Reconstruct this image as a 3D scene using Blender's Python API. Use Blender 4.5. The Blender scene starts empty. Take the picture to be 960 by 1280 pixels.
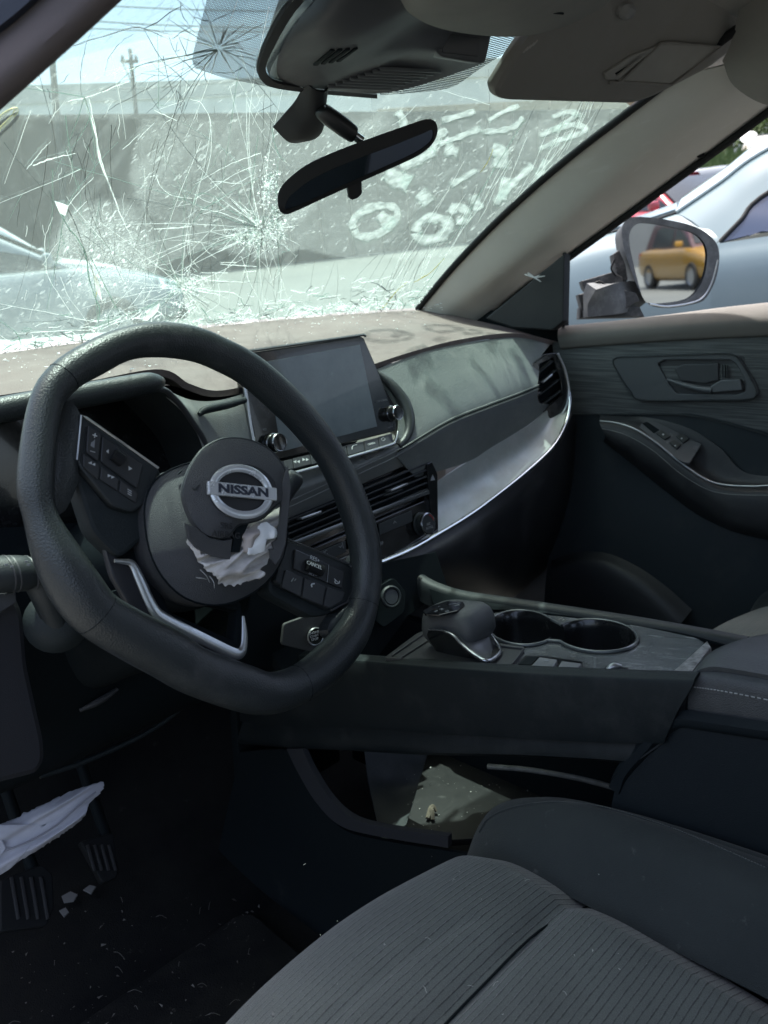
import bpy, bmesh, math, random
import numpy as np
from mathutils import Vector, Matrix, noise
from mathutils.bvhtree import BVHTree

random.seed(7)
S = bpy.context.scene
COL = S.collection
R = math.radians

# ------------------------------------------------------------------ camera
CAM = Vector((-.80, -.57, 1.19)); FPX = 1025.0
YAW, PITCH, ROLL = R(47.8), R(14.3), R(1.15)
cf = Vector((math.sin(YAW)*math.cos(PITCH), math.cos(YAW)*math.cos(PITCH), -math.sin(PITCH)))
_r0 = Vector((math.cos(YAW), -math.sin(YAW), 0)); _u0 = _r0.cross(cf)
cr = _r0*math.cos(ROLL) - _u0*math.sin(ROLL); cu = _r0*math.sin(ROLL) + _u0*math.cos(ROLL)
cam_d = bpy.data.cameras.new('camera'); cam = bpy.data.objects.new('camera', cam_d); COL.objects.link(cam)
cam.matrix_world = Matrix(((cr.x, cu.x, -cf.x, CAM.x), (cr.y, cu.y, -cf.y, CAM.y), (cr.z, cu.z, -cf.z, CAM.z), (0, 0, 0, 1)))
cam_d.sensor_fit = 'VERTICAL'; cam_d.sensor_height = 36.0; cam_d.lens = FPX/1280*36.0
cam_d.clip_start = .02; cam_d.clip_end = 5000
S.camera = cam
cam_d.dof.use_dof = True; cam_d.dof.focus_distance = .88; cam_d.dof.aperture_fstop = 10

# ------------------------------------------------------------------ light
SUN_EL, SUN_AZ = R(78), R(20)         # azimuth from the car's nose (+Y) towards its right
w = bpy.data.worlds.new('World'); S.world = w; w.use_nodes = True
wn = w.node_tree.nodes; bg = wn['Background']
sky = wn.new('ShaderNodeTexSky'); sky.sky_type = 'NISHITA'; sky.sun_disc = False
sky.sun_elevation = SUN_EL; sky.sun_rotation = SUN_AZ; sky.air_density = 1.0; sky.dust_density = 5.5; sky.ozone_density = .4
w.node_tree.links.new(sky.outputs[0], bg.inputs[0]); bg.inputs[1].default_value = .15
sd = bpy.data.lights.new('sun', 'SUN'); sun = bpy.data.objects.new('sun', sd); COL.objects.link(sun)
sd.energy = 3.2; sd.angle = R(.6); sd.color = (1, .975, .93)
sdir = Vector((math.sin(SUN_AZ)*math.cos(SUN_EL), math.cos(SUN_AZ)*math.cos(SUN_EL), math.sin(SUN_EL)))
sun.rotation_euler = sdir.to_track_quat('Z', 'Y').to_euler()
sun.location = (0, 0, 30)
S.view_settings.view_transform = 'Standard'; S.view_settings.look = 'None'
S.view_settings.exposure = 1.55; S.view_settings.gamma = 1
S.cycles.max_bounces = 10; S.cycles.diffuse_bounces = 4; S.cycles.transparent_max_bounces = 24
S.cycles.transmission_bounces = 6; S.cycles.caustics_reflective = False; S.cycles.caustics_refractive = False
S.cycles.sample_clamp_indirect = 6

# ------------------------------------------------------------------ geometry helpers
def V(*a): return Vector(a)
def ray(px, py): return cf + cr*((px-480)/FPX) - cu*((py-640)/FPX)
def U(px, py, X=None, Y=None, Z=None, D=None):
    d = ray(px, py)
    if X is not None: t = (X-CAM.x)/d.x
    elif Y is not None: t = (Y-CAM.y)/d.y
    elif Z is not None: t = (Z-CAM.z)/d.z
    else: t = D
    return CAM + d*t
def depth(P): return (P-CAM).dot(cf)

class Pl:
    """a plane in the car; .u(px,py,h) is the point of that plane (raised by h) seen at a photo pixel"""
    def __init__(s, p0, n): s.p = Vector(p0); s.n = Vector(n).normalized()
    def u(s, px, py, h=0.0):
        d = ray(px, py); p = s.p + s.n*h
        return CAM + d*((p-CAM).dot(s.n)/d.dot(s.n))
    def us(s, pts, h=0.0): return [s.u(a, b, h) for a, b in pts]
def pl3(a, b, c):
    n = (b-a).cross(c-a)
    if n.dot(CAM-a) < 0: n = -n
    return Pl(a, n)

def cr_pts(pts, n, closed=False):
    """Catmull-Rom resample to n points"""
    P = [Vector(p) for p in pts]; m = len(P); out = []
    segs = m if closed else m-1
    cnt = n if closed else n-1
    for i in range(n):
        t = i/cnt*segs
        k = min(int(t), segs-1); f = t-k
        g = (lambda j: P[j % m]) if closed else (lambda j: P[j] if 0 <= j < m else (P[0]*2-P[1] if j < 0 else P[-1]*2-P[-2]))
        a, b, c, d = g(k-1), g(k), g(k+1), g(k+2)
        out.append(.5*((2*b) + (c-a)*f + (2*a-5*b+4*c-d)*f*f + (3*b-a-3*c+d)*f**3))
    return out

def finish(me, ang=38):
    me.shade_smooth()
    try: me.set_sharp_from_angle(angle=R(ang))
    except Exception: pass
    return me
def link(name, me, mat=None, parent=None, label=None, cat=None, group=None, kind=None):
    o = bpy.data.objects.new(name, me); COL.objects.link(o)
    if mat is not None and me is not None:
        if len(me.materials) == 0: me.materials.append(mat)
    if parent is not None:
        o.parent = parent
        p = parent; M = Matrix.Identity(4)
        while p is not None:
            M = p.matrix_basis @ M if p.parent is None else M; p = p.parent
        if parent.parent is None: o.matrix_parent_inverse = parent.matrix_basis.inverted()
    for k, v in (('label', label), ('category', cat), ('group', group), ('kind', kind)):
        if v: o[k] = v
    return o
def thing(name, loc, label, cat, group=None):
    o = bpy.data.objects.new(name, None); COL.objects.link(o); o.location = loc; o.empty_display_size = .05
    o['label'] = label; o['category'] = cat
    if group: o['group'] = group
    return o
def mesh(verts, faces, ang=38):
    me = bpy.data.meshes.new('m'); me.from_pydata([tuple(v) for v in verts], [], faces); me.validate(); me.update()
    return finish(me, ang)
def from_bm(bm, ang=38):
    bmesh.ops.recalc_face_normals(bm, faces=bm.faces)
    me = bpy.data.meshes.new('m'); bm.to_mesh(me); bm.free(); return finish(me, ang)

def fillet(p2, r, seg=4):
    out = []; n = len(p2)
    for i in range(n):
        a, b, c = Vector(p2[i-1]), Vector(p2[i]), Vector(p2[(i+1) % n])
        rr = min(r, (a-b).length*.45, (c-b).length*.45)
        s = b+(a-b).normalized()*rr; e = b+(c-b).normalized()*rr
        if rr < 1e-6: out.append(b); continue
        for k in range(seg+1):
            t = k/seg; out.append((1-t)**2*s + 2*t*(1-t)*b + t*t*e)
    return out
def plate_mesh(outline, n, thick, bev=.0008, rnd=0, holes=(), sub=0, hr=0):
    """flat plate whose top face lies on the outline, extruded away from n; holes are further outlines"""
    n = Vector(n).normalized(); c = sum(outline, Vector())/len(outline)
    ex = (outline[1]-outline[0]); ex = (ex-n*ex.dot(n)).normalized(); ey = n.cross(ex)
    cu_ = bpy.data.curves.new('c', 'CURVE'); cu_.dimensions = '2D'; cu_.fill_mode = 'BOTH'
    bev = min(bev, thick*.45)
    cu_.extrude = max(thick/2-bev, 0); cu_.bevel_depth = bev; cu_.bevel_resolution = 1; cu_.offset = -bev
    for k, lp in enumerate([outline]+list(holes)):
        q = [Vector(((p-c).dot(ex), (p-c).dot(ey))) for p in lp]
        rr = rnd if k == 0 else hr
        if rr: q = fillet(q, rr)
        sp = cu_.splines.new('POLY'); sp.points.add(len(q)-1)
        for i, v in enumerate(q): sp.points[i].co = (v.x, v.y, 0, 1)
        sp.use_cyclic_u = True
    ob = bpy.data.objects.new('t', cu_); me = bpy.data.meshes.new_from_object(ob)
    bpy.data.objects.remove(ob); bpy.data.curves.remove(cu_)
    c2 = c - n*(thick/2)
    me.transform(Matrix(((ex.x, ey.x, n.x, c2.x), (ex.y, ey.y, n.y, c2.y), (ex.z, ey.z, n.z, c2.z), (0, 0, 0, 1))))
    me.materials.clear()
    return finish(me, 30)
def plate(name, pl, pts, thick, mat, parent=None, h=0, bev=.0008, rnd=0, holes=(), hr=0, **k):
    me = plate_mesh(pl.us(pts, h), pl.n, thick, bev, rnd, [pl.us(q, h) for q in holes], hr=hr)
    return link(name, me, mat, parent, **k)

def tube_mesh(pts, r, seg=10, n=None, closed=False, flat=None, up=None):
    P = [Vector(p) for p in pts]
    rr = list(r) if isinstance(r, (list, tuple)) else [r]*len(P)
    if n:
        Q = cr_pts([(p.x, p.y, p.z) for p in P], n, closed)
        R4 = cr_pts([(a, 0, 0) for a in rr], n, closed); rr = [max(v.x, 1e-5) for v in R4]; P = Q
    m = len(P); verts = []; faces = []
    T = []
    for i in range(m):
        a = P[(i-1) % m] if (closed or i > 0) else P[i]; b = P[(i+1) % m] if (closed or i < m-1) else P[i]
        t = (b-a); T.append(t.normalized() if t.length > 1e-9 else Vector((0, 0, 1)))
    u = Vector(up) if up else (Vector((0, 0, 1)) if abs(T[0].z) < .9 else Vector((1, 0, 0)))
    for i in range(m):
        u = (u - T[i]*u.dot(T[i]))
        u = u.normalized() if u.length > 1e-6 else T[i].orthogonal().normalized()
        if up:
            u = Vector(up) - T[i]*Vector(up).dot(T[i]); u.normalize()
        v = T[i].cross(u)
        for k in range(seg):
            a = 2*math.pi*k/seg; f = flat or 1
            verts.append(P[i] + u*(math.cos(a)*rr[i]*f) + v*(math.sin(a)*rr[i]))
    rings = m if closed else m-1
    for i in range(rings):
        j = (i+1) % m
        for k in range(seg):
            k2 = (k+1) % seg
            faces.append((i*seg+k, i*seg+k2, j*seg+k2, j*seg+k))
    if not closed:
        faces.append(tuple(range(seg))[::-1]); faces.append(tuple((m-1)*seg+k for k in range(seg)))
    return verts, faces
def tube(name, pts, r, mat, parent=None, seg=10, n=None, closed=False, flat=None, up=None, **k):
    v, f = tube_mesh(pts, r, seg, n, closed, flat, up)
    me = mesh(v, f, 50); 
    bm = bmesh.new(); bm.from_mesh(me); bmesh.ops.recalc_face_normals(bm, faces=bm.faces); bm.to_mesh(me); bm.free(); finish(me, 50)
    return link(name, me, mat, parent, **k)

def grid_pts(rows, nu, nv):
    rr = [cr_pts(r, nu) for r in rows]
    cols = [cr_pts([rr[j][i] for j in range(len(rr))], nv) for i in range(nu)]
    return [[cols[i][j] for i in range(nu)] for j in range(nv)]
def loft_mesh(G, thick=0, closed_u=False, ang=40, side=None):
    nv, nu = len(G), len(G[0]); verts = [p for r in G for p in r]; faces = []
    uu = nu if closed_u else nu-1
    for j in range(nv-1):
        for i in range(uu):
            i2 = (i+1) % nu
            faces.append((j*nu+i, j*nu+i2, (j+1)*nu+i2, (j+1)*nu+i))
    if thick:
        N = [Vector() for _ in verts]
        for f in faces:
            nn = (verts[f[1]]-verts[f[0]]).cross(verts[f[3]]-verts[f[0]]) + (verts[f[3]]-verts[f[2]]).cross(verts[f[1]]-verts[f[2]])
            for k in f: N[k] += nn
        N = [q.normalized() if q.length else q for q in N]
        sgn = 1
        if side is not None:
            c = sum((N[i].dot(Vector(side)-verts[i]) for i in range(0, len(verts), 7)))
            sgn = -1 if c > 0 else 1     # back face away from 'side'
        b = len(verts); verts = verts + [verts[i]+N[i]*thick*sgn for i in range(b)]
        ff = list(faces)
        for f in ff: faces.append(tuple(b+k for k in f[::-1]))
        bd = []
        if not closed_u:
            bd += [(j*nu, (j+1)*nu) for j in range(nv-1)] + [((j+1)*nu+nu-1, j*nu+nu-1) for j in range(nv-1)]
        bd += [(i+1 if i+1 < nu else 0, i) for i in range(uu)] + [((nv-1)*nu+i, (nv-1)*nu+((i+1) % nu)) for i in range(uu)]
        for a, c in bd: faces.append((a, c, b+c, b+a))
    bm = bmesh.new(); vs = [bm.verts.new(v) for v in verts]
    for f in faces:
        try: bm.faces.new([vs[k] for k in f])
        except ValueError: pass
    return from_bm(bm, ang)
def loft(name, rows, mat, parent=None, nu=24, nv=12, thick=0, ang=40, side=CAM, **k):
    return link(name, loft_mesh(grid_pts(rows, nu, nv), thick, ang=ang, side=side), mat, parent, **k)

def dome_mesh(outline, n, H, base=0.0, rings=6, p=2.0, c=None, nz=0.0, fr=30):
    """cushion: closed outline rising H along n to the middle; base = wall depth below the outline"""
    n = Vector(n).normalized(); c = c or sum(outline, Vector())/len(outline); m = len(outline)
    verts = []; faces = []
    if base:
        verts += [q-n*base for q in outline]
    for k in range(rings):
        s = 1-(k/rings); h = H*(1-s**p)
        for q in outline:
            x = c+(q-c)*s
            if nz and k: x = x + n*nz*noise.noise(x*fr)
            verts.append(x+n*h)
    verts.append(c+n*H); R_ = rings + (1 if base else 0)
    for k in range(R_-1):
        for i in range(m): faces.append((k*m+i, k*m+(i+1) % m, (k+1)*m+(i+1) % m, (k+1)*m+i))
    for i in range(m): faces.append(((R_-1)*m+i, (R_-1)*m+(i+1) % m, R_*m))
    if base: faces.append(tuple(range(m))[::-1])
    bm = bmesh.new(); vs = [bm.verts.new(v) for v in verts]
    for f in faces: bm.faces.new([vs[i] for i in f])
    return from_bm(bm, 42)
def box_mesh(c, size, ax=None, bev=.002, seg=2):
    bm = bmesh.new(); bmesh.ops.create_cube(bm, size=1)
    for v in bm.verts: v.co = Vector((v.co.x*size[0], v.co.y*size[1], v.co.z*size[2]))
    if bev: bmesh.ops.bevel(bm, geom=list(bm.edges), offset=bev, segments=seg, affect='EDGES', profile=.5)
    M = Matrix.Identity(3)
    if ax: M = Matrix((ax[0], ax[1], ax[2])).transposed()
    for v in bm.verts: v.co = M @ v.co + Vector(c)
    return from_bm(bm, 35)
def box(name, c, size, mat, parent=None, ax=None, bev=.002, **k):
    return link(name, box_mesh(c, size, ax, bev), mat, parent, **k)
def frame_of(n, up=(0, 0, 1)):
    n = Vector(n).normalized(); x = Vector(up).cross(n); x = x.normalized() if x.length > 1e-4 else n.orthogonal().normalized()
    return x, n.cross(x), n
def lathe_mesh(prof, o, n, seg=28, up=(0, 0, 1), sx=1, sy=1, cap=True):
    x, y, n = frame_of(n, up); o = Vector(o); verts = []; faces = []
    for r_, h_ in prof:
        for k in range(seg):
            a = 2*math.pi*k/seg; verts.append(o+x*(math.cos(a)*r_*sx)+y*(math.sin(a)*r_*sy)+n*h_)
    for j in range(len(prof)-1):
        for k in range(seg): faces.append((j*seg+k, j*seg+(k+1) % seg, (j+1)*seg+(k+1) % seg, (j+1)*seg+k))
    if cap and prof[0][0] > 1e-5: faces.append(tuple(range(seg))[::-1])
    if cap and prof[-1][0] > 1e-5: faces.append(tuple((len(prof)-1)*seg+k for k in range(seg)))
    bm = bmesh.new(); vs = [bm.verts.new(v) for v in verts]
    for f in faces: bm.faces.new([vs[i] for i in f])
    bmesh.ops.remove_doubles(bm, verts=bm.verts, dist=1e-6)
    return from_bm(bm, 35)
def lathe(name, prof, o, n, mat, parent=None, seg=28, up=(0, 0, 1), sx=1, sy=1, **k):
    return link(name, lathe_mesh(prof, o, n, seg, up, sx, sy, 'ring' not in name), mat, parent, **k)
def text(name, body, o, xd, n, size, mat, parent=None, thick=.0003, bold=0.0, xs=1.0, align='CENTER', **k):
    c = bpy.data.curves.new('t', 'FONT'); c.body = body; c.size = size; c.align_x = align; c.align_y = 'CENTER'
    c.extrude = thick; c.offset = bold; c.resolution_u = 3
    ob = bpy.data.objects.new('t', c); me = bpy.data.meshes.new_from_object(ob)
    bpy.data.objects.remove(ob); bpy.data.curves.remove(c); me.materials.clear()
    n = Vector(n).normalized(); x = Vector(xd); x = (x-n*x.dot(n)).normalized(); y = n.cross(x)
    me.transform(Matrix(((x.x*xs, y.x, n.x, o.x), (x.y*xs, y.y, n.y, o.y), (x.z*xs, y.z, n.z, o.z), (0, 0, 0, 1))))
    return link(name, finish(me, 20), mat, parent, **k)
def ell(pl, cx, cy, rx, ry, rot=0, n=28, h=0):
    c, s = math.cos(R(rot)), math.sin(R(rot)); o = []
    for k in range(n):
        a = 2*math.pi*k/n; x, y = rx*math.cos(a), ry*math.sin(a)
        o.append((cx+x*c-y*s, cy+x*s+y*c))
    return o
def on(o, px, py, off=0.0):
    me = o.data; t = BVHTree.FromPolygons([v.co for v in me.vertices], [tuple(p.vertices) for p in me.polygons])
    d = ray(px, py).normalized(); loc, n, _, _ = t.ray_cast(CAM, d)
    if loc is None: return U(px, py, D=1.0), -d
    if n.dot(d) > 0: n = -n
    return loc + n*off, n
def smooth2(pts, n):
    return [(p.x, p.y) for p in cr_pts([(a, b, 0) for a, b in pts], n, True)]
def joined(parts, ang=30):
    """join several (verts, faces) lists into one mesh"""
    vv, ff = [], []
    for v, f in parts:
        b = len(vv); vv += list(v); ff += [tuple(b+i for i in q) for q in f]
    return mesh(vv, ff, ang)

# ------------------------------------------------------------------ materials
MATS = {}
def mat(name, col, rough=.5, metal=0.0, spec=.5, grain=None, mott=None, dust=None, coat=0.0, tint2=None, scratch=None, sheen=0):
    """grain=(scale,strength)  mott=(colour,scale,amount)  dust=(colour,scale,lo,hi)"""
    if name in MATS: return MATS[name]
    m = bpy.data.materials.new(name); m.use_nodes = True; nt = m.node_tree; N = nt.nodes; L = nt.links
    b = N['Principled BSDF']; b.inputs['Roughness'].default_value = rough; b.inputs['Metallic'].default_value = metal
    b.inputs['Specular IOR Level'].default_value = spec; b.inputs['Coat Weight'].default_value = coat
    b.inputs['Sheen Weight'].default_value = sheen
    tc = N.new('ShaderNodeTexCoord')
    rgb = N.new('ShaderNodeRGB'); rgb.outputs[0].default_value = (*col, 1); out = rgb.outputs[0]
    def nz(scale, det=5, rg=.6, stretch=None):
        t = N.new('ShaderNodeTexNoise'); t.inputs['Scale'].default_value = scale; t.inputs['Detail'].default_value = det; t.inputs['Roughness'].default_value = rg
        if stretch:
            mp = N.new('ShaderNodeMapping'); mp.inputs['Scale'].default_value = stretch; L.new(tc.outputs['Object'], mp.inputs[0]); L.new(mp.outputs[0], t.inputs[0])
        else: L.new(tc.outputs['Object'], t.inputs[0])
        return t.outputs[0]
    def mixc(f, a, c2, lo, hi, amt=1.0):
        mr = N.new('ShaderNodeMapRange'); mr.inputs[1].default_value = lo; mr.inputs[2].default_value = hi; mr.inputs[4].default_value = amt
        L.new(f, mr.inputs[0]); mx = N.new('ShaderNodeMix'); mx.data_type = 'RGBA'
        L.new(mr.outputs[0], mx.inputs[0]); L.new(a, mx.inputs[6]); mx.inputs[7].default_value = (*c2, 1)
        return mx.outputs[2], mr.outputs[0]
    rout = None
    if mott: out, _ = mixc(nz(mott[1], 6, .65, mott[3] if len(mott) > 3 else None), out, mott[0], .35, .7, mott[2])
    if scratch: out, _ = mixc(nz(scratch[1], 3, .5, scratch[2]), out, scratch[0], .62, .7, scratch[3])
    if dust:
        out, f = mixc(nz(dust[1], 8, .75), out, dust[0], dust[2], dust[3])
        mm = N.new('ShaderNodeMapRange'); mm.inputs[3].default_value = rough; mm.inputs[4].default_value = min(1, rough+.3); L.new(f, mm.inputs[0]); L.new(mm.outputs[0], b.inputs['Roughness'])
    else:
        f = nz(22, 5); mm = N.new('ShaderNodeMapRange'); mm.inputs[3].default_value = max(.02, rough*.8); mm.inputs[4].default_value = min(1, rough*1.2); L.new(f, mm.inputs[0]); L.new(mm.outputs[0], b.inputs['Roughness'])
    L.new(out, b.inputs['Base Color'])
    if grain:
        if len(grain) > 2 and grain[2] == 'leather':
            t = N.new('ShaderNodeTexVoronoi'); t.inputs['Scale'].default_value = grain[0]; L.new(tc.outputs['Object'], t.inputs[0]); g = t.outputs['Distance']
        else: g = nz(grain[0], 3, .6, grain[3] if len(grain) > 3 else None)
        bp = N.new('ShaderNodeBump'); bp.inputs['Strength'].default_value = grain[1]; bp.inputs['Distance'].default_value = .001
        L.new(g, bp.inputs['Height']); L.new(bp.outputs[0], b.inputs['Normal'])
    MATS[name] = m; return m
def emit_free_glass(name, tint, gloss=.08, rough=.02, body=None, bw=0.0):
    m = bpy.data.materials.new(name); m.use_nodes = True; nt = m.node_tree; N = nt.nodes; L = nt.links; N.remove(N['Principled BSDF'])
    t = N.new('ShaderNodeBsdfTransparent'); t.inputs[0].default_value = (*tint, 1)
    g = N.new('ShaderNodeBsdfGlossy'); g.inputs['Roughness'].default_value = rough
    lw = N.new('ShaderNodeLayerWeight'); lw.inputs[0].default_value = gloss
    mx = N.new('ShaderNodeMixShader'); L.new(lw.outputs['Fresnel'], mx.inputs[0]); L.new(t.outputs[0], mx.inputs[1]); L.new(g.outputs[0], mx.inputs[2])
    L.new(mx.outputs[0], N['Material Output'].inputs[0]); return m

DUSTC = (.30, .27, .24)
M_leather = mat('black_leather', (.024, .0285, .030), .36, grain=(700, .3, 'leather'), dust=((.10, .10, .10), 7, .55, .95))
M_plastic = mat('black_plastic', (.017, .0215, .0235), .5, grain=(700, .35), dust=((.09, .09, .09), 9, .58, 1.0))
M_soft = mat('soft_black_plastic', (.018, .024, .026), .6, spec=.3, grain=(600, .4), dust=((.07, .07, .07), 8, .55, 1.0))
M_gloss = mat('piano_black', (.008, .009, .010), .12, dust=((.09, .09, .09), 12, .5, 1.1), coat=.4)
M_silver = mat('satin_silver', (.55, .57, .58), .28, metal=.9, dust=((.35, .34, .32), 10, .5, 1.1))
M_chrome = mat('chrome', (.75, .77, .78), .12, metal=1.0)
M_dashtop = mat('dusty_dash_top', (.132, .100, .092), .85, grain=(450, .5), mott=((.17, .143, .132), 9, .8), dust=((.235, .203, .188), 28, .52, .9))
M_pad = mat('dash_pad_leather', (.095, .108, .107), .46, grain=(420, .5, 'leather'), mott=((.155, .168, .16), 7, .8), dust=((.25, .25, .235), 20, .55, 1.0))
M_pillar = mat('grey_pillar_trim', (.53, .52, .49), .8, spec=.3, grain=(600, .35), mott=((.48, .47, .445), 12, .6), dust=((.60, .585, .56), 30, .6, 1.0), scratch=((.60, .595, .58), 14, (6, 1, 3), .35))
M_header = mat('grey_headliner', (.235, .228, .21), .9, grain=(700, .5), mott=((.18, .182, .178), 14, .5))
M_visor = mat('sun_visor_vinyl', (.19, .182, .165), .75, grain=(600, .4), mott=((.21, .208, .20), 10, .5))
M_cover = mat('sensor_cover_plastic', (.075, .078, .085), .55, grain=(1500, .3))
M_stitch = mat('grey_thread', (.30, .31, .30), .8)
M_print = mat('white_print', (.55, .57, .57), .6)
M_dprint = mat('dim_print', (.22, .23, .24), .6)
M_mirrorglass = mat('mirror_glass', (.50, .54, .55), .02, metal=1.0)
M_rubber = mat('black_rubber', (.010, .011, .012), .7, spec=.25, grain=(600, .2))
M_tan = mat('belt_sill_trim', (.16, .148, .135), .8, grain=(600, .4), mott=((.135, .125, .115), 10, .6))
M_dark = mat('cabin_black', (.005, .0085, .0105), .75, spec=.15, grain=(900, .2), dust=((.05, .05, .05), 11, .6, 1.1))
M_carpet = mat('black_carpet', (.009, .010, .011), .95, spec=.05, grain=(500, 1.0), mott=((.025, .025, .023), 6, .7), dust=((.10, .095, .09), 34, .63, .85))
M_white = mat('white_fabric', (.62, .60, .58), .85, grain=(1500, .3), mott=((.42, .40, .385), 28, .7))
# ================================================================== CABIN SHELL
# ---- windshield surface: base curve and header curve, the glass between them
GB = [V(-.66, .56, 1.10), V(0, .70, 1.150), V(.64, .625, 1.178)]
GT = [V(-.50, -.15, 1.40), V(.02, .06, 1.53), V(.56, .10, 1.492)]
def quad3(c, u):
    a, b, d = c; t = (u+1)/2
    return a*((1-t)*(1-2*t)) + b*(4*t*(1-t)) + d*(t*(2*t-1))
def glass(u, v, off=0.0):
    p = quad3(GB, u)*(1-v) + quad3(GT, u)*v
    p = p + V(0, .012, .018)*(4*v*(1-v))
    if off:
        e = .01
        n = (glass(u+e, v)-glass(u-e, v)).cross(glass(u, v+e)-glass(u, v-e)).normalized()
        if n.dot(CAM-p) < 0: n = -n
        p = p + n*off
    return p
def glass_uv(px, py):
    d = ray(px, py); u, v = 0.0, .4
    def res(u, v):
        q = glass(u, v)-CAM; z = q.dot(cf)
        return 480+FPX*q.dot(cr)/z-px, 640-FPX*q.dot(cu)/z-py
    for _ in range(25):
        a, b = res(u, v); e = 1e-4
        a1, b1 = res(u+e, v); a2, b2 = res(u, v+e)
        j11, j12, j21, j22 = (a1-a)/e, (a2-a)/e, (b1-b)/e, (b2-b)/e
        D = j11*j22-j12*j21
        if abs(D) < 1e-9: break
        du = -(a*j22-b*j12)/D; dv = -(j11*b-j21*a)/D
        s = min(1, .3/max(abs(du), abs(dv), 1e-9)); u += du*s; v += dv*s
        if abs(a)+abs(b) < .02: break
    return max(-1, min(1, u)), max(-.02, min(1.0, v))
def gp(px, py, off=.002):
    u, v = glass_uv(px, py); return glass(u, v, off)

def dirty_glass():
    m = bpy.data.materials.new('cracked_dirty_glass'); m.use_nodes = True; nt = m.node_tree; N = nt.nodes; L = nt.links; N.remove(N['Principled BSDF'])
    tc = N.new('ShaderNodeTexCoord'); at = N.new('ShaderNodeAttribute'); at.attribute_name = 'dirt_veil'
    t = N.new('ShaderNodeBsdfTransparent'); t.inputs[0].default_value = (.67, .86, .80, 1)
    g = N.new('ShaderNodeBsdfGlossy'); g.inputs['Roughness'].default_value = .05; g.inputs[0].default_value = (.8, .9, .88, 1)
    lw = N.new('ShaderNodeFresnel'); lw.inputs[0].default_value = 1.35
    mx = N.new('ShaderNodeMixShader'); L.new(lw.outputs[0], mx.inputs[0]); L.new(t.outputs[0], mx.inputs[1]); L.new(g.outputs[0], mx.inputs[2])
    df = N.new('ShaderNodeBsdfDiffuse'); df.inputs[0].default_value = (.40, .44, .41, 1)
    tl = N.new('ShaderNodeBsdfTranslucent'); tl.inputs[0].default_value = (.34, .44, .405, 1)
    dm = N.new('ShaderNodeMixShader'); dm.inputs[0].default_value = .7; L.new(df.outputs[0], dm.inputs[1]); L.new(tl.outputs[0], dm.inputs[2])
    def noise_(sc, det, st=None):
        n = N.new('ShaderNodeTexNoise'); n.inputs['Scale'].default_value = sc; n.inputs['Detail'].default_value = det; n.inputs['Roughness'].default_value = .7
        if st:
            mp = N.new('ShaderNodeMapping'); mp.inputs['Scale'].default_value = st; mp.inputs['Rotation'].default_value = (0, 0, .5); L.new(tc.outputs['Object'], mp.inputs[0]); L.new(mp.outputs[0], n.inputs[0])
        else: L.new(tc.outputs['Object'], n.inputs[0])
        return n.outputs[0]
    def mr(x, a, b, c, d):
        q = N.new('ShaderNodeMapRange'); q.inputs[1].default_value = a; q.inputs[2].default_value = b; q.inputs[3].default_value = c; q.inputs[4].default_value = d; L.new(x, q.inputs[0]); return q.outputs[0]
    def ma(op, a, b):
        q = N.new('ShaderNodeMath'); q.operation = op
        for k, x in ((0, a), (1, b)):
            if isinstance(x, (int, float)): q.inputs[k].default_value = x
            else: L.new(x, q.inputs[k])
        return q.outputs[0]
    film = mr(noise_(6, 6), .3, .75, .10, .30)
    fine = mr(noise_(230, 3), .50, .72, 0, .5)
    spots = mr(noise_(95, 2, (1, .4, .7)), .61, .68, 0, .38)
    d = ma('MULTIPLY', at.outputs['Fac'], ma('ADD', ma('ADD', film, ma('MULTIPLY', fine, .6)), spots))
    streak = mr(noise_(16, 4, (1, .12, .3)), .55, .8, 0, .16)
    d = ma('ADD', ma('ADD', ma('MULTIPLY', d, .66), streak), .085)
    d = ma('MINIMUM', d, .85)
    fx = N.new('ShaderNodeMixShader'); L.new(d, fx.inputs[0]); L.new(mx.outputs[0], fx.inputs[1]); L.new(dm.outputs[0], fx.inputs[2])
    L.new(fx.outputs[0], N['Material Output'].inputs[0]); return m
M_glass = dirty_glass()
def crack_mat(name, col, tr, rough=.35, mix=.65):
    m = bpy.data.materials.new(name); m.use_nodes = True; nt = m.node_tree; N = nt.nodes; L = nt.links
    b = N['Principled BSDF']; b.inputs['Base Color'].default_value = (*col, 1); b.inputs['Roughness'].default_value = rough
    tl = N.new('ShaderNodeBsdfTranslucent'); tl.inputs[0].default_value = (*tr, 1)
    mx = N.new('ShaderNodeMixShader'); mx.inputs[0].default_value = mix
    L.new(b.outputs[0], mx.inputs[1]); L.new(tl.outputs[0], mx.inputs[2]); L.new(mx.outputs[0], N['Material Output'].inputs[0]); return m
M_crackw = crack_mat('bright_crack', (.95, .97, .96), (.97, .98, .97), .2)
M_crackg = crack_mat('green_crack_edge', (.42, .50, .47), (.48, .60, .55), .25)
M_crackd = mat('dark_crack', (.06, .075, .07), .4)
M_yel = crack_mat('yellow_laminate', (.55, .48, .12), (.6, .55, .2), .5)
M_chalk = crack_mat('white_glass_paint', (.86, .86, .86), (.86, .86, .86), .7, .34)
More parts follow.
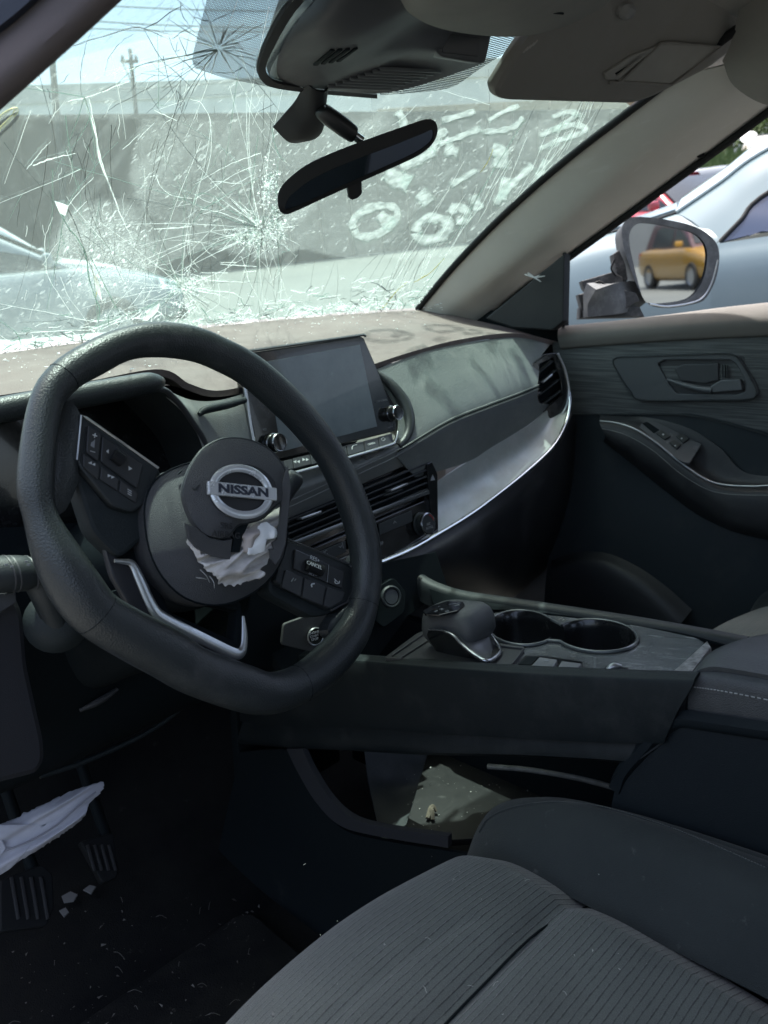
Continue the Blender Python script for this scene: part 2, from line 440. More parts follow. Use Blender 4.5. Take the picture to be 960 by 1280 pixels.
def smear(m):
    nt = m.node_tree; N = nt.nodes; L = nt.links; o = N['Material Output']; s = o.inputs[0].links[0].from_socket
    tc = N.new('ShaderNodeTexCoord'); n = N.new('ShaderNodeTexNoise'); n.inputs['Scale'].default_value = 60; n.inputs['Detail'].default_value = 5; L.new(tc.outputs['Object'], n.inputs[0])
    r = N.new('ShaderNodeMapRange'); r.inputs[1].default_value = .36; r.inputs[2].default_value = .62; r.inputs[3].default_value = .35; r.inputs[4].default_value = .88; L.new(n.outputs[0], r.inputs[0])
    t = N.new('ShaderNodeBsdfTransparent'); t.inputs[0].default_value = (.9, .97, .94, 1); at = N.new('ShaderNodeAttribute'); at.attribute_name = 'cover'; mu = N.new('ShaderNodeMath'); mu.operation = 'MULTIPLY'; L.new(r.outputs[0], mu.inputs[0]); L.new(at.outputs['Fac'], mu.inputs[1]); x = N.new('ShaderNodeMixShader'); L.new(mu.outputs[0], x.inputs[0]); L.new(t.outputs[0], x.inputs[1]); L.new(s, x.inputs[2]); L.new(x.outputs[0], o.inputs[0])
smear(M_chalk)

def dirt_veil_at(px, py):
    """how thick the road film lies on the pane (traced film edge and wiper arcs), plus a veil for sky haze at the top"""
    def inside(poly):
        c = False; j = len(poly)-1
        for i in range(len(poly)):
            (x1, y1), (x2, y2) = poly[i], poly[j]
            if (y1 > py) != (y2 > py) and px < (x2-x1)*(py-y1)/(y2-y1)+x1: c = not c
            j = i
        return c
    v = .25
    if inside([(176, 150), (330, 149), (800, 150), (735, 205), (660, 262), (600, 318), (500, 324), (468, 318), (440, 323), (408, 319), (385, 312), (360, 314), (340, 325), (300, 318), (262, 310), (205, 330), (190, 290), (160, 220)]): v = 1.0
    e = math.hypot((px-135)/75, (py-318)/72)
    if e < 1: v = max(v, 2.6*(1-e*e)**.6)
    if py > 300 and px < 240: v = max(v, .25+.8*min(1, (py-300)/60)*min(1, (240-px)/80))
    if py < 150: v = .7  # denser veil here puts the pale sky haze into the film
    return v
windshield = thing('windshield', V(0, .70, 1.13), 'shattered front windscreen covered in cracks, road film and white paint marks', 'windscreen')
NU, NV = 220, 150
gv, gf, gd = [], [], []
for j in range(NV+1):
    for i in range(NU+1):
        p = glass(-1+2*i/NU, j/NV); gv.append(p)
        q = p-CAM; z = max(q.dot(cf), .05)
        gd.append(dirt_veil_at(480+FPX*q.dot(cr)/z, 640-FPX*q.dot(cu)/z))
for j in range(NV):
    for i in range(NU): gf.append((j*(NU+1)+i, j*(NU+1)+i+1, (j+1)*(NU+1)+i+1, (j+1)*(NU+1)+i))
gme = mesh(gv, gf, 60)
a_ = gme.attributes.new('dirt_veil', 'FLOAT', 'POINT'); a_.data.foreach_set('value', gd)
link('glass_pane', gme, M_glass, windshield)

# ---- cracks traced from the photograph; (width mm, tone, points)
CR = [
 ('w', 1.2, [(104, 119), (118, 165), (124, 200), (140, 240), (150, 268), (165, 298)]), ('w', .9, [(110, 122), (120, 170), (127, 205), (142, 245)]),
 ('d', .7, [(114, 30), (103, 65), (99, 95), (101, 118)]), ('w', .9, [(90, 55), (115, 47), (168, 32), (187, 37), (215, 48)]),
 ('w', .8, [(130, 92), (165, 84), (205, 74), (240, 66)]), ('w', .9, [(83, 125), (110, 118), (160, 100)]), ('d', .5, [(130, 92), (134, 72), (150, 50), (165, 40)]),
 ('d', .8, [(126, 145), (140, 132), (168, 117), (215, 90), (238, 80)]), ('d', .6, [(115, 118), (150, 100), (200, 82), (240, 70)]),
 ('d', .7, [(182, 140), (205, 118), (240, 84)]), ('d', .6, [(202, 108), (228, 88), (245, 75)]), ('d', .8, [(228, 140), (240, 112), (263, 75)]),
 ('d', .9, [(225, 0), (226, 15), (236, 30)]), ('d', .8, [(237, 31), (214, 46)]), ('d', .8, [(221, 50), (219, 62), (224, 60)]), ('d', .6, [(248, 0), (236, 40), (226, 90), (223, 115), (227, 130), (225, 143)]),
 ('d', 1.0, [(218, 111), (225, 118), (229, 128), (226, 138)]), ('w', .8, [(192, 136), (220, 149)]), ('d', .6, [(225, 143), (205, 175), (195, 190)]),
 ('w', .7, [(237, 122), (251, 128), (262, 150), (263, 190), (257, 215)]), ('d', .6, [(263, 190), (253, 213), (245, 222)]),
 ('w', 1.0, [(40, 205), (65, 196), (93, 190)]), ('d', .7, [(3, 175), (20, 198), (32, 210), (68, 256)]), ('w', .8, [(32, 210), (48, 190), (62, 175)]), ('d', .6, [(93, 190), (80, 215), (70, 252)]),
 ('w', .8, [(84, 256), (100, 236), (116, 220)]), ('w', .7, [(90, 267), (108, 250)]), ('g', 1.6, [(74, 265), (84, 282), (98, 300), (107, 320), (110, 345), (118, 370), (124, 385), (122, 402)]),
 ('d', .7, [(78, 271), (92, 296), (106, 318), (120, 350), (140, 375), (157, 402)]), ('g', 1.3, [(113, 320), (125, 345), (140, 375), (150, 392)]),
 ('d', .7, [(118, 230), (113, 280), (110, 310), (113, 320)]), ('d', .7, [(122, 260), (130, 290), (140, 322), (150, 345), (160, 365), (167, 382)]), ('d', .6, [(143, 280), (142, 318)]), ('d', .6, [(124, 240), (125, 288)]),
 ('d', .6, [(72, 280), (68, 305)]), ('w', .6, [(55, 330), (62, 350), (75, 370), (92, 395), (115, 412)]), ('w', .6, [(75, 345), (85, 370), (100, 390), (112, 408)]), ('w', .5, [(65, 270), (55, 300), (57, 335)]),
 ('w', 1.0, [(20, 416), (50, 414), (80, 412), (110, 412)]), ('g', 1.2, [(0, 400), (20, 416), (26, 430)]), ('w', .8, [(0, 418), (15, 430), (25, 442)]), ('w', .9, [(26, 432), (24, 443)]),
 ('w', .9, [(110, 412), (130, 405), (152, 395)]), ('g', 1.6, [(112, 410), (135, 400), (165, 390), (198, 376)]), ('w', .8, [(118, 415), (140, 404), (160, 398)]), ('g', 1.4, [(198, 376), (186, 386), (177, 400)]),
 ('w', .8, [(186, 220), (194, 219), (200, 232), (215, 243), (240, 247)]), ('w', 1.1, [(192, 285), (215, 284), (239, 282)]), ('w', .6, [(180, 323), (200, 315), (239, 298)]), ('w', .6, [(180, 331), (205, 318), (239, 303)]),
 ('d', .7, [(238, 222), (240, 260), (241, 300), (239, 330), (240, 356)]), ('w', .7, [(209, 318), (217, 338), (228, 342), (238, 332)]), ('g', .9, [(240, 258), (250, 240), (280, 250)]),
 ('w', .7, [(242, 242), (262, 252), (268, 245), (280, 262)]), ('d', .6, [(240, 230), (253, 224), (280, 240)]), ('w', .8, [(250, 260), (272, 264), (290, 270), (310, 278)]), ('d', .8, [(280, 250), (265, 275)]),
 ('g', 1.0, [(240, 278), (255, 260), (275, 248), (300, 232), (322, 222)]), ('w', .8, [(283, 243), (300, 258), (316, 270)]), ('w', .7, [(298, 250), (310, 262), (318, 268)]), ('w', .6, [(288, 232), (320, 215)]),
 ('w', .6, [(243, 248), (290, 218), (322, 205)]), ('w', .6, [(240, 230), (285, 205), (325, 190)]),
 ('d', 1.0, [(326, 215), (328, 245), (326, 300), (323, 330), (315, 360), (305, 382), (290, 400)]), ('d', .7, [(330, 110), (328, 150), (328, 200), (326, 215)]), ('d', .8, [(337, 112), (338, 150), (333, 185), (326, 212)]),
 ('g', 1.0, [(340, 160), (343, 180), (350, 195), (356, 200)]), ('d', .9, [(355, 305), (350, 340), (346, 365), (340, 390), (335, 405)]), ('d', .6, [(343, 310), (336, 345), (330, 372), (322, 400)]), ('d', .6, [(332, 330), (325, 370), (318, 395)]),
 ('w', 1.0, [(275, 329), (300, 331), (320, 332)]), ('w', .9, [(275, 327), (295, 327)]), ('w', .9, [(250, 340), (284, 340)]), ('w', 1.1, [(258, 349), (285, 351), (312, 352)]), ('w', .9, [(245, 359), (270, 363), (290, 365), (303, 373)]),
 ('w', .7, [(240, 375), (262, 377)]), ('d', .6, [(262, 377), (256, 390), (256, 402)]), ('w', 1.0, [(304, 339), (320, 338)]), ('d', .8, [(240, 352), (260, 335), (285, 318)]),
 ('w', .7, [(250, 300), (258, 313), (270, 322)]), ('d', .5, [(294, 360), (262, 378)]),
 ('d', .6, [(374, 302), (372, 320), (368, 333)]), ('d', .6, [(393, 322), (388, 355), (386, 376)]), ('d', .6, [(418, 325), (410, 350), (400, 370)]), ('d', .7, [(421, 328), (422, 352), (420, 375)]),
 ('d', .7, [(518, 268), (500, 290), (480, 310), (455, 335), (440, 355), (438, 376)]), ('d', .6, [(500, 285), (478, 320), (460, 350), (445, 368)]), ('d', .8, [(520, 262), (498, 305), (482, 335), (470, 358), (468, 380)]),
 ('w', .6, [(562, 235), (540, 265), (515, 300), (495, 335)]), ('d', .8, [(506, 318), (495, 340), (488, 355), (486, 378)]), ('d', .9, [(545, 303), (528, 325), (520, 340), (512, 368)]), ('w', .6, [(580, 200), (555, 245), (530, 290), (505, 330), (485, 365)]),
 ('g', 1.0, [(655, 150), (630, 190), (600, 240), (570, 290), (545, 320)]), ('d', .8, [(670, 130), (655, 160), (640, 190), (620, 225)]), ('d', .7, [(620, 225), (600, 255), (575, 285)]), ('w', .8, [(640, 195), (605, 250), (575, 290), (550, 330)]),
 ('d', .7, [(700, 165), (680, 205), (655, 235), (625, 275), (590, 310), (560, 345), (540, 370)]), ('w', .7, [(725, 150), (700, 185), (665, 225), (630, 268)]), ('d', .6, [(745, 135), (725, 165), (700, 195)]),
 ('d', .6, [(610, 85), (611, 115), (612, 140)]), ('w', .5, [(545, 110), (580, 120), (612, 130)]), ('w', .6, [(520, 130), (505, 145), (490, 155)]), ('d', .5, [(560, 100), (550, 112)]),
 ('w', .8, [(455, 352), (475, 348), (490, 344)]), ('w', 1.0, [(400, 372), (425, 368)]), ('g', 1.2, [(555, 320), (540, 345), (525, 365), (512, 380)]), ('y', 1.6, [(555, 322), (540, 338), (525, 348), (517, 352)]),
 ('y', 1.5, [(508, 352), (497, 362), (488, 372), (480, 382), (470, 386)]), ('d', 1.0, [(510, 352), (500, 364), (490, 374)]), ('y', 1.2, [(117, 342), (121, 355), (119, 370)]), ('y', 1.0, [(616, 185), (610, 200), (600, 215)]),
 ('w', .7, [(690, 205), (668, 235), (640, 265)]), ('d', .5, [(600, 285), (575, 315), (555, 345)]), ('d', .5, [(640, 235), (610, 275), (580, 310)]),
]
def crack_on(pts, wid, o=.0016):
    P = [gp(a, b, o) for a, b in pts]; n = max(4, min(18, len(pts)*4))
    P = cr_pts(P, n)
    rng = random.Random(int(pts[0][0]*31+pts[0][1]))
    P = [p + V(rng.uniform(-1, 1), rng.uniform(-1, 1), rng.uniform(-1, 1))*.00045 if 0 < i < len(P)-1 else p for i, p in enumerate(P)]
    r = [wid*.0005*(.6+.4*math.sin(math.pi*min(1, (i+.6)/(len(P)))))*rng.uniform(.6, 1.25) for i in range(len(P))]
    return tube_mesh(P, r, 4)
TONE = {'w': M_crackw, 'd': M_crackd, 'g': M_crackg, 'y': M_yel}
for t, wd, pts in CR:
    v, f = crack_on(pts, wd*(.7 if t == 'd' else 1.15)); link('crack', mesh(v, f, 60), TONE[t], windshield)
# fine crazing round the three blows and along the lower edge: beyond counting
def low(px): return np.interp(px, [0, 150, 290, 420, 510, 560], [447, 430, 412, 395, 384, 372])
rng = random.Random(11)
fine = {'w': [], 'd': [], 'g': []}
def seg_(x0, y0, x1, y1, wd, t):
    pts = [(x0+(x1-x0)*k/3+rng.uniform(-1.2, 1.2), y0+(y1-y0)*k/3+rng.uniform(-1.2, 1.2)) for k in range(4)]
    P = [gp(a, b, rng.uniform(.0012, .0035)) for a, b in pts]
    fine[t].append(tube_mesh(P, [wd*.0004, wd*.0005, wd*.0005, wd*.0002], 3))
for cx, cy, n, rin, rout in ((327, 285, 60, 4, 80), (226, 358, 46, 3, 60), (272, 57, 26, 3, 75)):
    for k in range(n):
        a = rng.uniform(0, 2*math.pi); r0 = rng.uniform(rin, rin*3); r1 = r0+rng.uniform(.15, 1)*rout*(1 if abs(math.cos(a)) > .5 else .55)
        if cx == 327 and math.cos(a) > .3: r1 = r0+rng.uniform(5, 25)
        t = rng.choice('wwgd') if cy > 100 else 'd'
        seg_(cx+math.cos(a)*r0, cy+math.sin(a)*r0*.8, cx+math.cos(a)*r1, cy+math.sin(a)*r1*.7, rng.uniform(.4, 1.0), t)
for k in range(420):                     # crushed cullet in the blow marks
    cx, cy, sx, sy = rng.choice([(330, 285, 20, 20), (318, 300, 18, 7), (322, 292, 24, 16), (345, 280, 12, 20), (222, 358, 24, 9), (235, 350, 16, 12), (340, 235, 10, 22), (305, 295, 16, 8)])
    x, y = cx+rng.gauss(0, .6)*sx, cy+rng.gauss(0, .6)*sy; a = rng.uniform(0, 6.28); l = rng.uniform(1.5, 5)
    seg_(x, y, x+math.cos(a)*l, y+math.sin(a)*l, rng.uniform(.5, 1.3), rng.choice('wwgggd'))
for k in range(700):
    x = rng.uniform(0, 545); b = low(x); y = b-abs(rng.gauss(0, .6))*26-2; a = rng.gauss(-.1, .35) if rng.random() < .7 else rng.uniform(0, 3.1); l = rng.uniform(4, 22)
    seg_(x, y, x+math.cos(a)*l, y+math.sin(a)*l, rng.uniform(.6, 2.0), rng.choice('wwwgd'))
for k in range(70):                      # long fine splits fanning up along the right pillar
    t = rng.random(); x = 470+t*270; y = low(470)-10-t*235+rng.uniform(-15, 20); l = rng.uniform(20, 90); a = R(rng.uniform(-66, -50))
    if x > 530+ (380-y)*1.0: continue
    seg_(x, y, x+math.cos(a)*l*.8, y+math.sin(a)*l, rng.uniform(.4, .8), rng.choice('wwdd'))
for k in range(60):
    x = rng.uniform(20, 330); y = rng.uniform(60, 400); a = R(rng.choice([rng.uniform(-75, -40), rng.uniform(70, 110)])); l = rng.uniform(12, 45)
    seg_(x, y, x+math.cos(a)*l, y+math.sin(a)*l, rng.uniform(.3, .6), rng.choice('wwd'))
# long radial runs with ring cracks between them, springing from each blow
def long_(x0, y0, a, l, wd, t, bend):
    pts = []; x, y = x0, y0
    for k in range(9):
        pts.append((x, y)); x += math.cos(a)*l/8; y += math.sin(a)*l/8; a += bend/8+rng.gauss(0, .035)
        if y > low(x)-1 or x < -5: break
    if len(pts) < 3: return pts
    P = cr_pts([gp(p[0], p[1], .0016) for p in pts], len(pts)*2)
    fine[t].append(tube_mesh(P, [wd*.0005*(1-.6*i/len(P)) for i in range(len(P))], 3)); return pts
for cx, cy, n, lmin, lmax in ((326, 284, 22, 50, 190), (227, 357, 16, 40, 140), (272, 57, 11, 50, 150)):
    runs = []
    for k in range(n):
        a = 2*math.pi*(k+rng.uniform(-.3, .3))/n
        if cx == 326 and -1.2 < a-2*math.pi*round(a/(2*math.pi)) < .9: l = rng.uniform(20, 55)
        else: l = rng.uniform(lmin, lmax)
        runs.append(long_(cx+math.cos(a)*8, cy+math.sin(a)*6, a, l, rng.uniform(.5, 1.05), rng.choice('wwwdg') if cy > 100 else rng.choice('ddw'), rng.uniform(-.35, .35)))
    for ring in (2, 3, 4, 6):
        for k in range(n):
            p, q = runs[k], runs[(k+1) % n]
            if len(p) > ring and len(q) > ring and rng.random() < .5:
                (ax_, ay_), (bx_, by_) = p[ring], q[ring]
                if math.hypot(ax_-bx_, ay_-by_) < 60: seg_(ax_, ay_, bx_, by_, rng.uniform(.4, .9), rng.choice('wwd') if cy > 100 else 'd')
for k in range(26):                      # long near-vertical splits crossing the pane
    x = rng.uniform(30, 350); long_(x, rng.uniform(60, 260), R(rng.uniform(70, 112)), rng.uniform(90, 260), rng.uniform(.4, .8), rng.choice('ddwg'), rng.uniform(-.3, .3))
# branching cracks: each long run throws forks
def branch(x, y, a, l, wd, t, dep):
    pts = long_(x, y, a, l, wd, t, rng.uniform(-.5, .5))
    if dep and len(pts) > 4:
        for _ in range(rng.choice((1, 2, 2))):
            k = rng.randint(2, len(pts)-2); branch(*pts[k], a+rng.choice((-1, 1))*rng.uniform(.35, .9), l*rng.uniform(.3, .6), wd*.75, rng.choice('wgd'), dep-1)
for cx, cy, angs, l0, l1 in ((322, 286, (158, 182, 205, 228, 262, 102, 88), 130, 300), (225, 357, (175, 200, 240, 268, 350), 80, 200), (270, 60, (150, 172, 128), 80, 180), (104, 119, (110, 70, 190), 70, 150), (82, 256, (60, 105, 300), 60, 150), (122, 402, (190, 262), 50, 140)):
    for a in angs: branch(cx, cy, R(a+rng.uniform(-6, 6)), rng.uniform(l0, l1), rng.uniform(.65, 1.1), rng.choice('wggd') if cy > 70 else 'd', 2)
chips = []
for k in range(2300):                     # crushed white glass in the blows
    cx, cy, sx, sy = rng.choice([(330, 287, 18, 16), (316, 300, 17, 6), (318, 293, 22, 13), (346, 282, 10, 17), (225, 358, 22, 7), (238, 350, 14, 9), (340, 225, 8, 24), (300, 292, 18, 5), (225, 380, 18, 10), (160, 392, 30, 7), (420, 385, 60, 5), (300, 398, 40, 6), (330, 240, 7, 20)])
    c = gp(cx+rng.gauss(0, .6)*sx, cy+rng.gauss(0, .6)*sy, rng.uniform(.001, .004)); s = rng.uniform(.0007, .0030)
    chips.append(([c+V(rng.uniform(-1, 1), rng.uniform(-1, 1), rng.uniform(-1, 1))*s for _ in range(3)], [(0, 1, 2)]))
link('crushed_glass', joined(chips), M_crackw, windshield, kind='stuff')
for t in fine:
    link('crazing', joined(fine[t], 60), TONE[t], windshield, kind='stuff')
# loose flakes of glass standing off the lower edge
fl = []
for k in range(260):
    x = rng.uniform(0, 530); b = low(x); y = b-abs(rng.gauss(0, .55))*13
    if x < 330 and rng.random() < .5: x = rng.uniform(120, 330); b = low(x); y = b-abs(rng.gauss(0, .6))*22
    c = gp(x, y, .004); s = rng.uniform(.002, .006)
    q = [c+V(rng.uniform(-1.6, 1.6)*s, rng.uniform(-.5, .5)*s, rng.uniform(-.6, .6)*s) for _ in range(4)]
    fl.append((q, [(0, 1, 2), (0, 2, 3)]))
link('glass_flakes', joined(fl), M_crackw, windshield, kind='stuff')
# lifted slivers
for pts in ([(68, 252), (83, 254), (78, 264), (72, 262)], [(198, 377), (186, 385), (177, 399), (184, 399)], [(180, 388), (198, 378), (196, 386), (188, 396)], [(113, 330), (122, 350), (126, 375), (119, 362)]):
    me = plate_mesh([gp(a, b, .004) for a, b in pts], (glass(0, .3, .01)-glass(0, .3)), .002, .0003); link('glass_sliver', me, M_crackw, windshield)

# ---- white paint strokes on the outside of the glass
STROKES = [
 ([(443, 288), (441, 280), (447, 271), (460, 262), (478, 258), (494, 261), (497, 270), (490, 282), (476, 292), (458, 297), (447, 295), (443, 288)], 4.2),
 ([(474, 268), (482, 276), (492, 284)], 6), ([(482, 216), (498, 226), (512, 232)], 9), ([(503, 222), (514, 229)], 8), ([(525, 240), (538, 255)], 8.5), ([(563, 233), (597, 213)], 3.5),
 ([(520, 292), (524, 280), (538, 273), (556, 276), (560, 286), (550, 297), (532, 301), (522, 297), (520, 292)], 5.5), ([(562, 268), (572, 260), (584, 266), (582, 276), (570, 278)], 5), ([(591, 245), (600, 264)], 5.5),
 ([(500, 210), (522, 202), (545, 189)], 5), ([(548, 182), (575, 172), (602, 161)], 3.5), ([(603, 166), (628, 164), (645, 158), (655, 147)], 3.2), ([(556, 186), (574, 192)], 6.5), ([(615, 187), (627, 192), (625, 212)], 7.5),
 ([(674, 188), (700, 176), (726, 168), (731, 161), (715, 157), (690, 164)], 3.2), ([(674, 171), (704, 157), (722, 143)], 3), ([(671, 233), (676, 215), (684, 200)], 5), ([(628, 252), (630, 236), (633, 222)], 5),
 ([(618, 256), (636, 236), (656, 217), (667, 207)], 4), ([(552, 152), (575, 146), (595, 140)], 3), ([(610, 152), (632, 140), (650, 133)], 2.6), ([(497, 140), (505, 155), (496, 180)], 4.2), ([(690, 148), (712, 141), (728, 146)], 3), ([(540, 190), (548, 172), (560, 163)], 4)]
for pts, wd in STROKES:
    P = cr_pts([(a, b, 0) for a, b in pts], max(8, len(pts)*5)); n = len(P); vs = []; fs = []; fa = []
    for i, p in enumerate(P):
        t = (P[min(i+1, n-1)]-P[max(i-1, 0)]).normalized(); nn = Vector((-t.y, t.x, 0)); ww = wd*1.55*(.85+.45*noise.noise(p*.11))
        for s, e in ((-1, 0), (-.62, .75), (0, 1), (.62, .75), (1, 0)):
            q = p+nn*ww*s; vs.append(gp(q.x, q.y, -.0018)); fa.append(e*(.15 if i in (0, n-1) else 1))
    for i in range(n-1):
        for k in range(4): fs.append((i*5+k, i*5+k+1, i*5+6+k, i*5+5+k))
    pme = mesh(vs, fs, 60); at_ = pme.attributes.new('cover', 'FLOAT', 'POINT'); at_.data.foreach_set('value', fa)
    link('paint_stroke', pme, M_chalk, windshield)
# ---- printed dot band behind the sensor cover
def dots_mat():
    m = bpy.data.materials.new('printed_dots'); m.use_nodes = True; nt = m.node_tree; N = nt.nodes; L = nt.links; N.remove(N['Principled BSDF'])
    tc = N.new('ShaderNodeTexCoord'); mp = N.new('ShaderNodeMapping'); mp.inputs['Rotation'].default_value = (0, 0, .8); L.new(tc.outputs['Object'], mp.inputs[0])
    sx = N.new('ShaderNodeSeparateXYZ'); L.new(mp.outputs[0], sx.inputs[0])
    def sn(x):
        a = N.new('ShaderNodeMath'); a.operation = 'MULTIPLY'; a.inputs[1].default_value = 1500; L.new(x, a.inputs[0])
        b = N.new('ShaderNodeMath'); b.operation = 'SINE'; L.new(a.outputs[0], b.inputs[0]); return b.outputs[0]
    c = N.new('ShaderNodeMath'); c.operation = 'MULTIPLY'; L.new(sn(sx.outputs[0]), c.inputs[0]); L.new(sn(sx.outputs[1]), c.inputs[1])
    g = N.new('ShaderNodeMath'); g.operation = 'GREATER_THAN'; g.inputs[1].default_value = -.12; L.new(c.outputs[0], g.inputs[0])
    t = N.new('ShaderNodeBsdfTransparent'); d = N.new('ShaderNodeBsdfDiffuse'); d.inputs[0].default_value = (.03, .035, .04, 1)
    mx = N.new('ShaderNodeMixShader'); L.new(g.outputs[0], mx.inputs[0]); L.new(t.outputs[0], mx.inputs[1]); L.new(d.outputs[0], mx.inputs[2]); L.new(mx.outputs[0], N['Material Output'].inputs[0]); return m
M_dots = dots_mat()
def band(rows, m, name, off, **k):
    G = [[gp(p.x, p.y, off) for p in cr_pts([(a, b, 0) for a, b in r], 14)] for r in rows]
    return link(name, loft_mesh(G), m, windshield, **k)
band([[(268, -40), (252, 20), (240, 70), (243, 84)], [(330, -40), (300, 20), (280, 70), (278, 96)], [(420, -40), (380, 20), (340, 80), (338, 108)]], M_dots, 'dotted_border', .0010)
band([[(470, 95), (520, 88), (590, 60), (640, 20)], [(475, 118), (520, 115), (565, 108), (600, 85), (668, 42)]], M_dots, 'dotted_border', .0010)

# ---- black rubber edge at the right of the glass, then the pillar trims
tube('edge_seal', [glass(1, v, .004) for v in (0, .2, .4, .6, .8, 1)]+[glass(1, 1, .004)*2.5-glass(1, .8, .004)*1.5], .007, M_rubber, windshield, seg=8, n=24)
pil = thing('pillar_trim', V(.64, .6, 1.17), 'scuffed grey trim of the windscreen pillar beside the passenger window', 'pillar trim')
L_ = [glass(1, v, .006) for v in (.0, .24, .50, .76, 1.0)]; L_ = [p+V(.004, .002, -.002) for p in L_]; L_ = L_+[L_[-1]+(L_[-1]-L_[-2])*.6]
R_ = [U(598, 402, X=.71), U(640, 366, X=.71), U(700, 322, X=.705), U(790, 256, X=.70), U(880, 190, X=.69), U(965, 126, X=.67)]
md = [U((a+c)/2+4, (b+d)/2, X=x) for (a, b), (c, d), x in zip([(500, 388), (600, 313), (700, 226), (795, 136), (886, 72), (935, 20)], [(598, 402), (640, 366), (700, 322), (790, 256), (880, 190), (965, 126)], [.655, .645, .632, .615, .60, .58])]
q1 = [a*.6+b*.4-V(.004, 0, 0) for a, b in zip(L_, md)]; q2 = [a*.5+b*.5-V(.003, 0, 0) for a, b in zip(R_, md)]
bk1 = [a+(a-CAM).normalized()*.007+V(.003, 0, -.003) for a in L_]; bk2 = [a+V(.03, .0, -.004) for a in R_]
loft('trim', [bk1, L_, q1, md, q2, R_, bk2], M_pillar, pil, nu=40, nv=30, thick=.004)
tube('door_seal', [a+V(.012, -.004, -.006) for a in R_], .007, M_rubber, pil, seg=8, n=30)
# loose clip hanging from the seal
plate('seal_clip', Pl(U(875, 190, X=.69), (-1, -.3, 0)), [(866, 181), (880, 186), (881, 196), (872, 197), (868, 192)], .006, M_rubber, pil)
# upper corner roof trim on the passenger side
rf = thing('roof_lining', V(.1, -.4, 1.56), 'dull grey fabric roof lining above the sun visor', 'headliner')
rows = []
for y, zc in ((.075, 1.545), (.02, 1.575), (-.15, 1.60), (-.5, 1.615), (-1.0, 1.61), (-1.6, 1.55)):
    rows.append([V(-.60, y, zc-.07), V(-.52, y, zc-.02), V(-.3, y, zc), V(0, y, zc+.008), V(.3, y, zc), V(.55, y, zc-.012), V(.64, y, zc-.045)])
loft('lining', rows, M_header, rf, nu=30, nv=24, thick=.012)
loft('side_trim', [[U(903, 76, X=.55), U(918, 108, X=.58), U(962, 132, X=.62), U(1010, 120, X=.63)], [U(913, 55, X=.54), U(940, 75, X=.54), U(975, 90, X=.55), U(1020, 85, X=.56)], [U(922, 20, X=.52), U(950, 30, X=.51), U(985, 40, X=.52), U(1030, 40, X=.52)], [U(926, -30, X=.50), U(960, -30, X=.49), U(990, -30, X=.49), U(1040, -30, X=.49)]], M_header, rf, nu=16, nv=14, thick=.004)
# driver's pillar, near the camera
dp = thing('pillar_trim', V(-.66, .5, 1.12), 'brown grey pillar trim at the top left with a dark door seal', 'pillar trim')
ax = [V(-.70, .56, 1.10), V(-.63, .22, 1.21), V(-.575, -.02, 1.325), V(-.51, -.155, 1.392), V(-.47, -.30, 1.49)]
e0 = [U(-190, 300, X=-.64), U(-95, 218, X=-.60), U(0, 136, X=-.56), U(75, 70, X=-.53), U(150, 1, X=-.50), U(240, -85, X=-.47)]
e1 = [U(-270, 250, X=-.655), U(-165, 160, X=-.615), U(-60, 90, X=-.575), U(20, 35, X=-.545), U(95, -35, X=-.515), U(180, -125, X=-.485)]
mid = [(a+b)/2+V(-.006, -.014, -.004) for a, b in zip(e0, e1)]
loft('trim', [[a+V(.004, .03, .0) for a in e0], e0, mid, e1, [a+V(-.004, .03, .02) for a in e1]], mat('brown_pillar_trim', (.105, .088, .088), .85, grain=(1500, .3), mott=((.085, .072, .072), 12, .6)), dp, nu=30, nv=18, thick=.004)
s0 = [a+V(-.004, -.002, .004) for a in e1]; s1 = [U(-330, 180, X=-.665), U(-230, 90, X=-.625), U(-130, 25, X=-.59), U(-50, -25, X=-.56), U(30, -90, X=-.53), U(120, -170, X=-.50)]
loft('door_seal', [s0, [(a+b)/2+V(0, -.008, 0) for a, b in zip(s0, s1)], s1], mat('navy_seal', (.022, .028, .045), .5), dp, nu=24, nv=10, thick=.006)
# ================================================================== DASHBOARD
dash = thing('dashboard', V(0, .4, 1.0), 'dusty dark dashboard with stitched pad and silver trim under the broken windscreen', 'dashboard')
def UY(l): return [U(a, b, Y=y) for a, b, y in l]
crest = UY([(470, 462, .312), (530, 440, .322), (590, 427, .33), (650, 421, .33), (690, 430, .315)])
m1 = UY([(486, 487, .29), (540, 464, .30), (595, 448, .306), (645, 440, .306), (676, 446, .298)])
m2 = UY([(500, 520, .26), (550, 495, .266), (600, 476, .272), (645, 464, .274), (674, 464, .275)])
st = UY([(496, 564, .236), (560, 527, .24), (610, 507, .245), (645, 494, .25), (672, 483, .255)])
f1 = UY([(499, 574, .238), (565, 555, .242), (610, 537, .247), (650, 520, .252), (674, 503, .258)])
f2 = UY([(520, 597, .246), (585, 577, .25), (625, 553, .254), (663, 529, .26), (690, 506, .268)])
# the dusty top between glass and pad
base = [glass(-1+2*k/12, .0)+V(0, 0, -.012) for k in range(13)]
front = [p+V(0, .014, -.03) for p in base]
rear = [V(-.72, .27, 1.085)]+UY([(0, 504, .235), (100, 488, .235), (190, 469, .235), (226, 480, .25), (262, 499, .26), (310, 485, .275), (400, 475, .30)])+[crest[0], crest[1], crest[2], crest[3], crest[4], V(.76, .30, 1.09)]
rear = [p+V(0, .004, -.001) for p in rear]
mid_ = []
for a, b in zip(base, cr_pts(rear, 13)): mid_.append((a+b)/2+V(0, 0, .006))
loft('dash_top', [front, base, mid_, cr_pts(rear, 13)], M_dashtop, dash, nu=80, nv=24, thick=.008)
